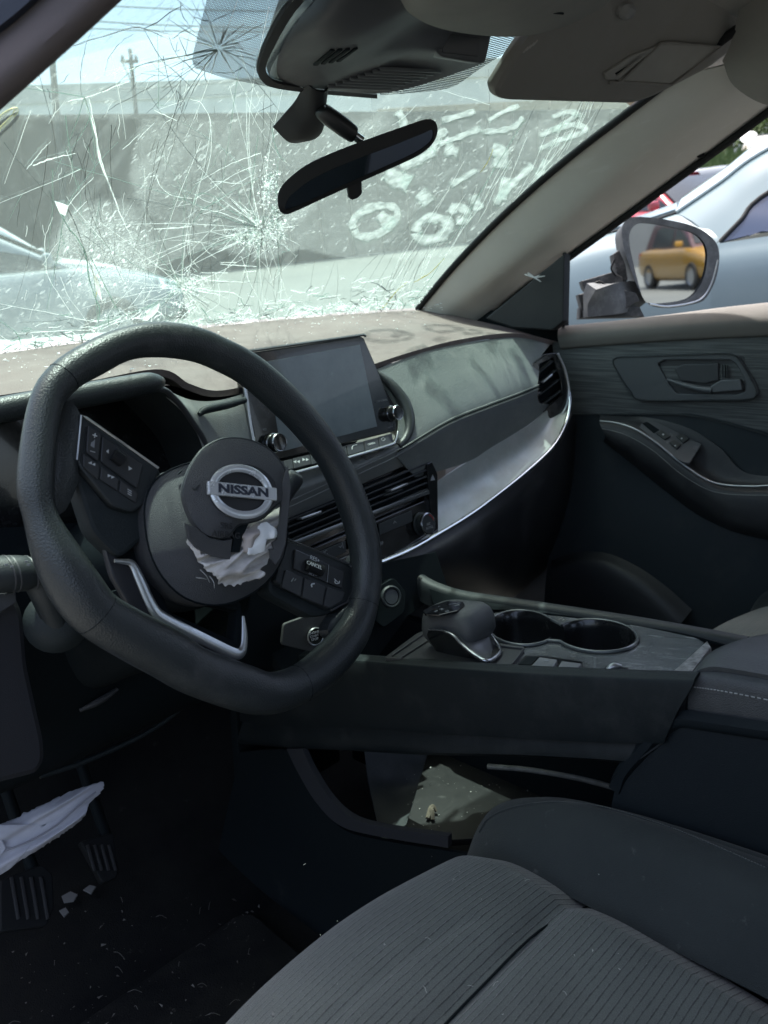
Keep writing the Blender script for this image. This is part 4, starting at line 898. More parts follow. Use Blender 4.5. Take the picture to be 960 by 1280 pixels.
# flap hanging below the split and the burst bag behind it
FP = Pl(XP.u(262, 676, -.001), (NC+V(.0, 0, -.35)).normalized())
plate('torn_flap', FP, [(233, 655), (246, 660), (262, 672), (280, 676), (291, 674), (288, 700), (265, 696), (246, 686), (236, 674)], .004, M_hub, cv, bev=.001)
def cloth(name, pl, outline, H, par, m=M_white, seed=0, n=56, amp=.006, h=0, fr=36, ani=None):
    n = int(n*1.8)
    o = pl.us(smooth2(outline, n), h); c = sum(o, Vector())/n; vs = [c]; fs = []; K = 34
    for k in range(1, K+1):
        for q in o:
            p = c+(q-c)*(k/K); s = Vector((seed*3.1, seed*1.7, 0))
            pp = p if ani is None else p-ani*(p.dot(ani)*.82); f = noise.noise(pp*fr+s); g = noise.noise(pp*fr*2.3+s); f = f+.35*noise.noise(pp*fr*1.7+s*2); w2 = math.exp(-(f/.22)**2)
            z = H*(1-(k/K)**2) + amp*(w2*1.2+g*.45)*(1 if k < K else .4)
            if k == K: p = p+(q-c).normalized()*.003*noise.noise(q*300+s)
            vs.append(p+pl.n*z)
    for i in range(n): fs.append((0, 1+i, 1+(i+1) % n))
    for k in range(K-1):
        for i in range(n): fs.append((1+k*n+i, 1+(k+1)*n+i, 1+(k+1)*n+(i+1) % n, 1+k*n+(i+1) % n))
    return link(name, mesh(vs, fs, 85), m, par)
M_bag = mat('airbag_cloth', (.74, .72, .69), .85, grain=(1300, .5), mott=((.42, .39, .365), 46, .8))  # dark mottle stands in for shade in the cloth's creases
BG = Pl(WP.u(300, 690, .013), WN)
cloth('burst_airbag', BG, [(231, 662), (238, 688), (248, 702), (262, 718), (275, 729), (293, 732), (308, 727), (324, 722), (322, 711), (334, 702), (345, 672), (350, 640), (345, 636), (325, 650), (300, 655), (288, 678), (270, 690), (248, 678)], .004, wheel, M_bag, 2, 110, .0075, 0, 95, (WP.u(335, 668)-WP.u(262, 716)).normalized())
cloth('bag_fold', BG, [(300, 668), (308, 662), (322, 655), (318, 672), (312, 688), (302, 690)], .008, wheel, mat('brown_fold', (.46, .41, .38), .85, grain=(1300, .5)), 5, 40, .005, .010)
cloth('bag_scrap', BG, [(327, 653), (345, 662), (344, 672), (334, 676), (328, 690), (308, 692), (318, 672)], .003, wheel, mat('white_scrap', (.86, .88, .87), .8), 7, 40, .002, .018)
plate('tear_hole', BG, [(294, 660), (312, 653), (303, 672), (300, 690), (291, 690)], .004, M_dark, wheel, h=.014, bev=.0005)
TP = Pl(WP.u(352, 640, .034), WN*.8+V(-.35, 0, 0))
plate('torn_edge', TP, [(353, 600), (360, 582), (364, 610), (361, 645), (357, 680), (350, 700), (345, 706), (338, 698), (336, 686), (342, 686), (340, 678), (346, 674), (343, 668), (349, 655), (351, 630)], .004, M_hub, wheel, bev=.001)
for a in ((250, 712, 262, 728), (262, 720, 268, 735), (245, 722, 258, 724)):
    tube('loose_thread', [BG.u(a[0], a[1], .004), BG.u((a[0]+a[2])/2+2, (a[1]+a[3])/2, .007), BG.u(a[2], a[3], .004)], .0004, M_stitch, wheel, seg=4, n=8)
# column, stalks
colm = thing('steering_column', V(-.37, .1, .95), 'black plastic column shroud behind the steering wheel', 'steering column')
lathe('shroud', [(.05, 0), (.062, .012), (.066, .04), (.062, .20)], HUB-WN*.045, -WN, M_dark, colm, 28, sy=.9)
loft('shroud_lower', [[HUB-WN*.06+V(-.07, 0, -.02), HUB-WN*.06+V(-.05, .0, -.085), HUB-WN*.06+V(0, 0, -.10), HUB-WN*.06+V(.05, .0, -.085), HUB-WN*.06+V(.07, 0, -.02)], [HUB-WN*.26+V(-.08, 0, -.03), HUB-WN*.26+V(-.055, .0, -.13), HUB-WN*.26+V(0, 0, -.14), HUB-WN*.26+V(.055, .0, -.13), HUB-WN*.26+V(.08, 0, -.03)]], M_dark, colm, nu=20, nv=8, thick=.003)
tsig = thing('indicator_stalk', U(50, 740, Y=.09), 'black lever with ribbed grip sticking out left of the steering wheel', 'stalk')
tube('lever', UY([(-80, 722, .10), (0, 718, .09), (28, 717, .088), (45, 722, .088), (58, 745, .088), (72, 778, .092)]), [.015, .0155, .0150, .0130, .0125, .012], M_plastic, tsig, seg=16, n=40)
for x in (8, 15, 36): tube('grip_ring', [U(x, 717.5, Y=.0885)+V(.0008, .0154*math.cos(a), .0154*math.sin(a)) for a in [2*math.pi*k/16 for k in range(16)]], .0007, mat('edge_grey', (.05, .05, .05)), tsig, seg=5, closed=True)
lathe('lever_boot', [(0, .0), (.026, 0), (.028, .004), (.022, .014), (.012, .02), (0, .02)], U(71, 776, Y=.10), (-.4, -.9, .2), M_soft, tsig, 24)
for p in ((8, 706), (15, 708), (33, 702), (36, 706)): plate('lever_print', Pl(U(p[0], p[1], Y=.0735), (0, -1, .2)), [(p[0]-2, p[1]-1), (p[0]+2, p[1]-1.5), (p[0]+2, p[1]+1), (p[0]-2, p[1]+1.5)], .0004, M_dprint, tsig, bev=.0001)
wst = thing('wiper_stalk', U(350, 620, Y=.09), 'black lever tip rising behind the torn right edge of the airbag cover', 'stalk')
tube('lever', UY([(322, 665, .07), (345, 636, .075), (358, 612, .078), (366, 597, .08), (369, 590, .08)]), [.007, .008, .0105, .012, .006], M_plastic, wst, seg=14, n=24)
# ================================================================== PASSENGER DOOR
DX = .70
door = thing('passenger_door', V(DX, .1, .6), 'closed dark front passenger door with woven trim and a chrome edged armrest', 'car door')
DP = Pl(V(DX, 0, 1), (-1, 0, 0))
def weave_mat():
    m = mat('woven_door_trim', (.050, .052, .055), .7, grain=(700, .5)); nt = m.node_tree; N = nt.nodes; L = nt.links; b = N['Principled BSDF']
    tc = N.new('ShaderNodeTexCoord'); mp = N.new('ShaderNodeMapping'); mp.inputs['Scale'].default_value = (1, .025, 1); L.new(tc.outputs['Object'], mp.inputs[0])
    t = N.new('ShaderNodeTexNoise'); t.inputs['Scale'].default_value = 420; t.inputs['Detail'].default_value = 2; L.new(mp.outputs[0], t.inputs[0])
    r = N.new('ShaderNodeValToRGB'); r.color_ramp.elements[0].position = .38; r.color_ramp.elements[0].color = (.046, .051, .053, 1); r.color_ramp.elements[1].position = .62; r.color_ramp.elements[1].color = (.100, .107, .107, 1)
    L.new(t.outputs[0], r.inputs[0]); L.new(r.outputs[0], b.inputs['Base Color'])
    bp = N.new('ShaderNodeBump'); bp.inputs['Strength'].default_value = .5; bp.inputs['Distance'].default_value = .001; L.new(t.outputs[0], bp.inputs['Height']); L.new(bp.outputs[0], b.inputs['Normal'])
    return m
M_weave = weave_mat()
M_door = mat('door_soft_grey', (.028, .036, .041), .65, spec=.3, grain=(700, .4), dust=((.07, .07, .07), 7, .5, 1.0))
# belt sill: slopes up from the trim to the window slot
zt = lambda pts, X: [U(a, b, X=X) for a, b in pts]
sillA = zt([(700, 434), (760, 429), (830, 424), (900, 420), (965, 417), (1060, 411)], .694)
sillB = zt([(697, 420), (760, 415), (830, 409), (900, 403), (965, 398), (1060, 391)], .690)
sillC = zt([(700, 408), (760, 402), (830, 394), (900, 385), (965, 378), (1060, 367)], .715)
sillD = [p+V(.035, 0, -.004) for p in sillC]
loft('belt_sill', [[p+V(.006, 0, -.004) for p in sillA], sillA, sillB, sillC, sillD], M_tan, door, nu=30, nv=18, thick=.004)
loft('woven_panel', [zt([(690, 428), (760, 425), (830, 421), (900, 417), (965, 414), (1060, 408)], .703), zt([(695, 470), (760, 470), (830, 468), (900, 466), (965, 464), (1060, 460)], .696), zt([(700, 524), (760, 523), (830, 522), (870, 522), (965, 548), (1060, 575)], .704)], M_weave, door, nu=40, nv=14, thick=.004)
loft('lower_panel', [zt([(700, 518), (760, 518), (830, 518), (872, 519), (965, 543), (1060, 570)], .700), zt([(690, 580), (760, 580), (830, 585), (900, 590), (965, 600), (1060, 610)], .712), zt([(690, 660), (760, 655), (830, 655), (900, 655), (965, 655), (1060, 655)], .705), zt([(680, 760), (760, 760), (830, 760), (900, 760), (965, 760), (1060, 760)], .715), zt([(680, 950), (760, 950), (830, 950), (900, 950), (965, 950), (1060, 950)], .73)], M_door, door, nu=40, nv=30, thick=.006)
tube('trim_line', zt([(702, 519), (760, 518), (830, 518), (866, 520), (900, 527), (965, 545)], .698), .0016, M_plastic, door, seg=6, n=30)
# handle bowl
hp = plate('handle_bezel', DP, [(763, 448), (775, 445), (912, 441), (926, 449), (944, 478), (949, 492), (940, 500), (930, 502), (800, 502), (786, 491), (772, 470)], .006, mat('handle_grey', (.060, .066, .073), .42, grain=(1200, .2), dust=((.10, .10, .10), 10, .5, 1)), door, h=.009, rnd=.006, bev=.002, holes=[[(822, 455), (830, 450), (912, 450), (920, 455), (932, 478), (931, 490), (920, 493), (846, 492), (836, 480)]], hr=.003)
plate('handle_bowl', DP, [(815, 448), (930, 445), (940, 495), (838, 498)], .003, mat('bowl_grey', (.022, .024, .028), .5), door, h=.0035, rnd=.004)
tube('bezel_rim', [DP.u(a, b, .0095) for a, b in smooth2([(767, 449), (800, 446), (860, 444), (911, 443), (925, 452), (942, 480), (945, 492), (934, 499), (880, 500), (802, 500), (788, 489), (775, 470)], 50)], .0014, M_plastic, door, seg=6, closed=True)
lev = [DP.u(a, b, .012) for a, b in [(834, 474), (848, 479), (870, 485), (890, 488)]]
tube('door_lever', lev, [.0025, .004, .0055, .006], mat('lever_grey', (.085, .092, .10), .38), door, seg=10, n=20)
plate('lever_grip', DP, [(886, 484), (901, 475), (925, 474), (928, 488), (890, 491)], .012, mat('lever_grey', (.05, .05, .05)), door, h=.014, rnd=.003, bev=.002)
plate('lever_back', DP, [(842, 460), (855, 455), (898, 454), (898, 476), (880, 480), (850, 476)], .006, mat('bowl_grey2', (.032, .035, .040), .5), door, h=.008, rnd=.003, bev=.002)
for x in (903, 906, 909): strip('latch_rib', (x, 456), (x+.5, 472), .0014, .004, M_plastic, door, DP, .009, .0003)
# armrest with switch plate
arm_t = zt([(750, 520), (775, 523), (800, 527), (840, 552), (880, 585), (910, 602), (965, 606), (1060, 606)], .690)
arm_f = zt([(750, 530), (775, 536), (800, 545), (840, 572), (880, 602), (910, 615), (965, 618), (1060, 618)], .655)
arm_b = zt([(756, 546), (790, 568), (830, 596), (870, 625), (905, 645), (930, 655), (985, 664), (1060, 668)], .660)
arm_c = zt([(754, 552), (790, 580), (830, 612), (870, 642), (905, 660), (930, 668), (985, 680), (1060, 684)], .700)
loft('armrest', [zt([(750, 518), (778, 520), (812, 522), (860, 535), (900, 560), (930, 590), (985, 596), (1060, 596)], .700), arm_t, arm_f, arm_b, arm_c], mat('armrest_leather', (.026, .028, .031), .48, grain=(900, .35, 'leather'), dust=((.09, .09, .09), 10, .5, 1)), door, nu=50, nv=30, thick=.004)
edge = zt([(750, 526), (772, 529), (795, 537), (820, 553), (848, 576), (880, 598), (905, 606), (940, 608), (965, 607), (1060, 606)], .652)
tube('chrome_edge', edge, [.0012, .0016, .002, .0022, .0022, .0022, .0020, .0020, .002, .002], mat('armrest_silver', (.36, .38, .39), .3, metal=.85), door, seg=8, n=60)
edge2 = zt([(753, 536), (775, 541), (797, 551), (820, 566), (848, 590), (880, 610), (905, 617), (940, 619), (965, 619)], .651)
stp = cr_pts(edge2, 90)
link('stitches', joined([tube_mesh([stp[i], stp[i].lerp(stp[i+1], .6)], .0007, 4) for i in range(89)]), M_stitch, door, kind='stuff')
SWP = pl3(U(803, 528, X=.685), U(855, 575, X=.655), U(876, 556, X=.690))
sw = plate('switch_plate', SWP, [(803, 528), (818, 526), (877, 555), (862, 579), (852, 577), (806, 546), (798, 536)], .006, mat('switch_gloss', (.075, .08, .088), .25, dust=((.12, .12, .12), 14, .5, 1)), door, h=.003, rnd=.003, bev=.001)
plate('switch_well', SWP, [(803, 529), (809, 527), (824, 537), (817, 541)], .002, M_dark, sw, h=.0045, bev=.0003)
for q in ([(820, 541), (827, 537), (838, 545), (831, 549)], [(837, 553), (843, 549), (852, 555), (846, 561)], [(845, 545), (851, 541), (862, 548), (854, 553)]):
    plate('window_switch', SWP, q, .004, M_plastic, sw, h=.0065, rnd=.001, bev=.001)
for p in ((829, 543), (844, 557), (852, 548)):
    lathe('switch_lamp', [(0, 0), (.0016, 0), (.0012, .0006), (0, .0007)], SWP.u(*p, .0066), SWP.n, M_print, sw, 10)
# moulded speaker swell and door pocket
loft('speaker_swell', [zt([(690, 700), (720, 690), (760, 692), (800, 710), (835, 735), (865, 762)], .700), zt([(690, 715), (720, 706), (755, 710), (790, 730), (820, 756), (845, 785)], .672), zt([(690, 745), (720, 742), (748, 750), (772, 768), (790, 790), (805, 815)], .676), zt([(690, 800), (720, 800), (740, 806), (752, 815), (765, 830), (775, 850)], .70)], mat('swell_black', (.026, .028, .031), .5, grain=(1200, .3)), door, nu=30, nv=20, thick=.004)
# black corner cover at the mirror base with a torn wire end
cc = plate('corner_cover', Pl(V(.690, 0, 1), (-1, -.12, 0)), [(606, 398), (640, 371), (706, 316), (704, 402), (690, 413), (640, 410)], .03, mat('corner_black', (.010, .011, .013), .6, grain=(1200, .2)), door, rnd=.004, bev=.003)
CCP = Pl(V(.675, 0, 1), (-1, -.12, 0))
for pts in ([(656, 343), (668, 347), (681, 345)], [(660, 341), (668, 347), (676, 352)], [(668, 347), (674, 344)]):
    tube('wire_end', [CCP.u(a, b, .004) for a, b in pts], [.0016]*(len(pts)-1)+[.0007], mat('white_wire', (.6, .6, .6), .6), door, seg=6)
tube('window_channel', [U(706, 316, X=.70), U(706, 360, X=.705), U(704, 408, X=.71)], .004, M_rubber, door, seg=8)
# outer skin, so that the door is a closed body from outside
link('door_skin', box_mesh(V(.80, -.05, .74), (.03, 1.05, .66), bev=.01), mat('own_paint', (.30, .31, .32), .35, coat=.6), door)

# ================================================================== WING MIRROR
wm = thing('wing_mirror', U(775, 375, X=.86), 'broken passenger wing mirror with grey shell reflecting an orange yellow car', 'wing mirror')
_d = ray(840, 330).normalized(); MP = Pl(U(840, 330, X=.97), V(.10, -1, -.035).normalized()-_d)
mo = smooth2([(777, 290), (781, 277), (793, 271), (830, 274), (868, 283), (890, 297), (899, 315), (896, 345), (883, 372), (868, 380), (835, 385), (812, 381), (800, 365), (788, 335), (780, 310)], 60)
mi = smooth2([(787, 292), (794, 281), (808, 279), (840, 284), (866, 291), (879, 302), (884, 318), (881, 342), (872, 362), (858, 374), (830, 379), (808, 378), (800, 362), (792, 330), (787, 308)], 60)
o_ = MP.us(mo, .012); i_ = MP.us(mi, .004); back = MP.us(mo, -.02); c_ = sum(back, Vector())/60
vs = []; K = 60
for ringp in (i_, MP.us(mi, .010), o_, back, [c_+(p-c_)*.8-MP.n*.06 for p in back], [c_+(p-c_)*.4-MP.n*.085 for p in back]): vs += ringp
fs = [(r_*K+i, r_*K+(i+1) % K, (r_+1)*K+(i+1) % K, (r_+1)*K+i) for r_ in range(5) for i in range(K)]+[tuple(5*K+i for i in range(K))]
M_msh = mat('mirror_shell_grey', (.075, .08, .084), .55, grain=(1200, .3), dust=((.22, .23, .23), 20, .45, .8))
bm = bmesh.new(); bv = [bm.verts.new(v) for v in vs]; [bm.faces.new([bv[i] for i in f]) for f in fs]; link('mirror_shell', from_bm(bm, 40), M_msh, wm)
link('mirror_glass', plate_mesh([MP.u(a, b, .0065) for a, b in mi], MP.n, .003, .0003), M_mirrorglass, wm)
tube('bright_lip', [MP.u(a, b, .012) for a, b in [(812, 380), (835, 383), (866, 378), (880, 370), (890, 352), (897, 325)]], .0022, M_silver, wm, seg=8, n=20)
M_brk = mat('broken_plastic', (.03, .032, .034), .6, grain=(200, .8), dust=((.2, .2, .2), 30, .5, .9))
BRP = Pl(U(760, 360, X=.86), (-.75, -.65, .1))
for pts, h in (([(727, 351), (765, 340), (778, 346), (780, 358), (735, 366), (730, 360)], .0), ([(723, 368), (760, 358), (795, 366), (800, 376), (782, 386), (728, 388)], .01), ([(766, 318), (774, 312), (782, 330), (785, 350), (776, 356), (770, 340)], -.01), ([(725, 384), (768, 380), (800, 384), (806, 396), (724, 398)], .004)):
    plate('broken_bracket', BRP, pts, .03, M_brk, wm, h=h, bev=.002)
for pts in ([(770, 345), (764, 336), (768, 325)], [(760, 360), (750, 352), (742, 355)]): tube('torn_wire', [BRP.u(a, b, .012) for a, b in pts], .002, M_rubber, wm, seg=6, n=10)
loft('mirror_arm', [[U(800, 384, X=.93), U(812, 372, X=.95), U(806, 352, X=.97)], [U(776, 392, X=.86), U(776, 376, X=.86), U(778, 352, X=.87)], [U(735, 396, X=.80), U(735, 380, X=.80), U(745, 362, X=.80)]], M_msh, wm, nu=8, nv=10, thick=.03)

# ================================================================== CENTRE CONSOLE
con = thing('centre_console', V(0, -.1, .5), 'black centre console with cup holders, gear selector and padded armrest lid', 'centre console')
KN = Pl(V(0, -.1, .800), (0, .15, 1))
M_wall = mat('console_wall', (.008, .012, .014), .55, spec=.22, grain=(1000, .35), dust=((.05, .052, .052), 9, .5, 1))
railL = [U(a, b, X=-.125) for a, b in [(300, 812), (380, 820), (450, 826), (540, 833), (640, 840), (760, 846), (866, 850)]]
wb = [U(a, b, X=-.125) for a, b in [(300, 900), (380, 908), (430, 908), (540, 915), (640, 921), (760, 927), (830, 928)]]
wb2 = [U(a, b, X=-.118) for a, b in [(300, 930), (380, 936), (430, 938), (540, 944), (640, 945), (740, 950), (790, 955)]]
inn = [p+V(.020, 0, -.001) for p in railL]
loft('side_wall', [[p+V(.02, 0, -.04) for p in railL], inn, [p+V(.004, 0, .0) for p in railL], [p+V(-.001, 0, -.006) for p in railL], [a*.5+b*.5+V(-.003, 0, 0) for a, b in zip(railL, wb)], wb, [p+V(.006, 0, -.001) for p in wb], wb2, [p+V(.08, 0, .0) for p in wb2]], M_wall, con, nu=40, nv=40, thick=.003)
railR = [U(a, b, X=.125) for a, b in [(508, 708), (522, 717), (545, 730), (580, 741), (640, 750), (760, 768), (850, 783), (935, 799)]]
loft('side_rail', [[p+V(-.018, 0, -.03) for p in railR], [p+V(-.014, 0, -.004) for p in railR], [p+V(-.005, 0, .003) for p in railR], [p+V(.006, 0, .0) for p in railR], [p+V(.010, 0, -.02) for p in railR], [p+V(.008, 0, -.16) for p in railR]], mat('rail_black', (.016, .020, .022), .5, spec=.35, grain=(700, .3), dust=((.06, .062, .06), 9, .5, .95)), con, nu=40, nv=24, thick=.004)
# top deck with the two joined cup holders
cupA = (653, 787, 41, 21, 3); cupB = (746, 797, 50, 19.5, 4)
def cup_outline(grow=0):
    ptsA = ell(KN, cupA[0], cupA[1], cupA[2]+grow, cupA[3]+grow*.5, cupA[4], 36); ptsB = ell(KN, cupB[0], cupB[1], cupB[2]+grow, cupB[3]+grow*.5, cupB[4], 36)
    A = [(x, y) for x, y in ptsA if not ((x-cupB[0])/(cupB[2]+grow))**2+((y-cupB[1])/(cupB[3]+grow*.5))**2 < 1 and x < 688]
    B = [(x, y) for x, y in ptsB if x > 700]
    A.sort(key=lambda p: -math.atan2(p[1]-cupA[1], p[0]-cupA[0]) % (2*math.pi)); B.sort(key=lambda p: (math.atan2(p[1]-cupB[1], p[0]-cupB[0])) % (2*math.pi))
    B = sorted(B, key=lambda p: ((math.atan2(p[1]-cupB[1], p[0]-cupB[0])+math.pi) % (2*math.pi)))
    A = sorted(A, key=lambda p: (math.atan2(p[1]-cupA[1], p[0]-cupA[0]) % (2*math.pi)))
    return A+B
M_deck = mat('brushed_deck', (.12, .13, .13), .16, metal=.3, grain=(500, .25, 0, (1, .08, 1)), mott=((.22, .235, .235), 120, .8, (1, .05, 1)), dust=((.34, .34, .32), 26, .52, .85), coat=.8, scratch=((.5, .52, .52), 40, (1, .15, 1), .6))  # base and streak tones lifted to carry the windscreen's reflection
hole = cup_outline()
deck = plate('top_deck', KN, [(560, 775), (600, 768), (640, 764), (700, 770), (800, 782), (872, 797), (884, 806), (862, 830), (846, 842), (700, 838), (560, 828), (500, 822)], .008, M_deck, con, h=-.006, rnd=.01, bev=.0015, holes=[hole])
top = KN.us(hole, -.0055); n = len(top); dn = V(0, -.02, -.07); vs = []; fs = []
for k, (s, d_) in enumerate(((1.03, .003), (1.0, .003), (.975, .0), (.96, -.01), (.93, -.06), (.86, -.066), (.3, -.066))):
    for i, p in enumerate(top):
        c = KN.u(cupA[0], cupA[1], -.0055) if hole[i][0] < 694 else KN.u(cupB[0], cupB[1], -.0055)
        vs.append(c+(p-c)*s+KN.n*d_)
for k in range(6):
    for i in range(n): fs.append((k*n+i, k*n+(i+1) % n, (k+1)*n+(i+1) % n, (k+1)*n+i))
fs.append(tuple(6*n+i for i in range(n)))
link('cup_holder', mesh(vs, fs, 40), mat('cup_black', (.010, .011, .012), .25, coat=.3, dust=((.06, .06, .06), 14, .55, 1)), con)
plate('deck_end', KN, [(884, 800), (889, 808), (866, 838), (851, 845), (838, 841), (862, 820)], .02, mat('chipped_edge', (.07, .07, .07), .5, grain=(150, .9), mott=((.34, .34, .33), 90, 1.0)), con, h=-.004, bev=.002)
tube('cup_rim', [p+KN.n*.0022 for p in KN.us(cup_outline(1.5), -.006)], .0022, mat('cup_rim_lit', (.10, .11, .11), .25, coat=.5), con, seg=8, closed=True)  # ring coloured paler than the cups to draw their lit rims
# shifter tray
plate('selector_tray', KN, [(480, 822), (520, 792), (560, 775), (600, 800), (656, 808), (642, 834), (560, 826)], .006, mat('tray_black', (.022, .023, .025), .45, grain=(1100, .3), dust=((.10, .10, .095), 14, .5, .9)), con, h=-.004, rnd=.004)
for a, b in (((490, 820), (528, 794)), ((502, 822), (540, 798)), ((607, 806), (655, 811)), ((655, 811), (640, 831))):
    strip('tray_edge', a, b, .0018, .003, mat('edge_grey', (.05, .05, .05)), con, KN, -.003, .0005)
# gear selector: rounded knob on a skirted stem with a silver edge
G0 = U(575, 800, X=-.025)
def sel_ring(cx, cy, rx, ry, X): return [U(cx+rx*math.cos(2*math.pi*k/28), cy+ry*math.sin(2*math.pi*k/28), X=X) for k in range(28)]
GPl = pl3(U(530, 770, X=-.05), U(575, 775, X=-.055), U(560, 756, X=.005))
M_sel = mat('selector_leather', (.075, .08, .08), .36, grain=(1000, .5, 'leather'), dust=((.10, .10, .10), 18, .5, .95))
def hull(name, secs, m, par, lev=0):
    """skin through horizontal sections given as (centre, half x, half y, squareness)"""
    vs = []; fs = []; n = 28
    for c, hx, hy, sq, rot in secs:
        for k in range(n):
            a = 2*math.pi*k/n; ca, sa = math.cos(a), math.sin(a)
            x = math.copysign(abs(ca)**(2/sq), ca)*hx; y = math.copysign(abs(sa)**(2/sq), sa)*hy
            vs.append(Vector(c)+V(x, y*math.cos(rot), y*math.sin(rot)))
    for j in range(len(secs)-1):
        for k in range(n): fs.append((j*n+k, j*n+(k+1) % n, (j+1)*n+(k+1) % n, (j+1)*n+k))
    fs.append(tuple(range(n))[::-1]); fs.append(tuple((len(secs)-1)*n+k for k in range(n)))
    bm = bmesh.new(); b = [bm.verts.new(v) for v in vs]; [bm.faces.new([b[i] for i in f]) for f in fs]
    bmesh.ops.recalc_face_normals(bm, faces=bm.faces)
    return link(name, from_bm(bm, 45), m, par)
kc_ = U(574, 781, X=-.05)
sel = hull('gear_selector', [(kc_+V(0, .004, -.026), .024, .028, 4.5, 0), (kc_+V(0, .003, -.016), .0285, .036, 4.8, -.05), (kc_+V(0, .001, -.004), .031, .041, 5, -.1), (kc_+V(0, .002, .010), .0302, .040, 5, -.14), (kc_+V(0, .004, .0185), .0282, .037, 4.6, -.16), (kc_+V(0, .005, .0235), .024, .032, 4.2, -.17), (kc_+V(0, .005, .0250), .014, .018, 4, -.17)], M_sel, con)
GT_ = Pl(kc_+V(-.004, .008, .0256), (-.06, .17, 1))
plate('selector_pad', GT_, [(529, 763), (540, 757), (560, 751), (579, 752), (581, 756), (572, 763), (550, 768), (531, 767)], .003, M_gloss, sel, h=.0010, rnd=.002, bev=.0006)
text('selector_print', 'P', GT_.u(571, 757, .0014), GT_.u(590, 765)-GT_.u(560, 757), GT_.n, .009, M_dprint, sel)
for p, s_ in (((545, 764), 'R'), ((552, 761.5), 'N'), ((559, 764), 'D'), ((549, 758), '‹')): text('selector_print', s_, GT_.u(*p, .0014), GT_.u(580, 760)-GT_.u(560, 755), GT_.n, .0065, M_dprint, sel)
strip('selector_print', (561, 755.5), (576, 753.5), .0006, .0004, M_dprint, sel, GT_, .0014, .0001)
stem = hull('selector_stem', [(kc_+V(.0, -.010, -.052), .020, .028, 3, 0), (kc_+V(0, -.006, -.036), .020, .026, 3, 0), (kc_+V(0, 0, -.020), .022, .028, 3, 0)], M_gloss, con)
sk = [U(a, b, X=x) for a, b, x in [(536, 787, -.084), (552, 788, -.086), (566, 794, -.088), (578, 806, -.090), (592, 818, -.094), (606, 826, -.098)]]
sk2 = [U(606, 826, X=-.098), U(616, 824, X=-.085), U(625, 815, X=-.06), U(622, 806, X=-.04), U(610, 789, X=-.03)]
tube('selector_trim', sk+sk2[1:], [.0012, .0016, .0020, .0022, .0024, .0026, .0026, .0026, .0022, .0014], mat('selector_silver', (.42, .43, .44), .25, metal=.9), con, seg=8, n=50)
loft('selector_skirt', [[p+V(.003, 0, -.001) for p in sk], [U(a, b, X=-.062) for a, b in [(545, 775), (565, 780), (582, 790), (596, 800), (608, 812), (617, 820)]], [U(a, b, X=-.035) for a, b in [(560, 768), (585, 775), (603, 786), (612, 796), (620, 806), (625, 814)]]], mat('skirt_grey', (.11, .115, .115), .3, metal=.3, dust=((.2, .2, .19), 20, .5, .9)), con, nu=16, nv=10, thick=.002)
loft('selector_side', [sk, [U(a, b, X=-.082) for a, b in [(534, 795), (548, 806), (562, 818), (576, 824), (590, 824), (604, 827)]], [U(a, b, X=-.078) for a, b in [(540, 806), (552, 822), (566, 828), (580, 829), (592, 828), (604, 828)]]], M_gloss, con, nu=16, nv=8, thick=.003)
# parking brake switch, hold switch, drive-mode toggle
plate('brake_bezel', KN, [(657, 819), (684, 820), (729, 827), (724, 839), (690, 837), (640, 833)], .004, M_gloss, con, h=.0002, rnd=.002, bev=.0008)
plate('brake_well', KN, [(659, 821), (673, 821), (663, 831), (648, 830)], .001, M_dark, con, h=.001, bev=.0002)
M_sw = mat('switch_grey', (.16, .165, .17), .35, dust=((.28, .28, .27), 20, .5, .9))
pb = plate('parking_brake_switch', KN, [(674, 821), (697, 824), (690, 836), (664, 832)], .008, M_sw, con, h=.0055, rnd=.002, bev=.0015)
lathe('switch_mark', [(.0022, 0), (.0028, 0), (.0028, .0003), (.0022, .0003)], KN.u(683, 826, .0056), KN.n, M_dprint, pb, 16)
plate('hold_switch', KN, [(702, 826), (727, 829), (720, 838), (696, 836)], .005, M_sw, con, h=.003, rnd=.0015, bev=.001)
plate('mode_bezel', KN, [(757, 832), (786, 834), (778, 844), (748, 843)], .003, M_gloss, con, h=.0002, rnd=.002, bev=.0008)
A, B = KN.u(758, 840, .004), KN.u(776, 834, .007)
tube('mode_toggle', [A, A.lerp(B, .5)+KN.n*.003, B], [.003, .004, .003], mat('toggle_silver', (.35, .36, .36), .3, metal=.7), con, seg=10, n=10)
lathe('round_button', [(0, 0), (.0045, 0), (.004, .001), (0, .0012)], KN.u(803, 845, -.004), KN.n, M_plastic, con, 16)
# far-side inner trim strip
loft('deck_side', [[p+V(-.016, 0, -.003) for p in railR[2:]], [U(a, b, X=.10) for a, b in [(545, 765), (600, 762), (660, 764), (760, 776), (850, 791), (905, 805)]]], M_dark, con, nu=20, nv=4, thick=.003)
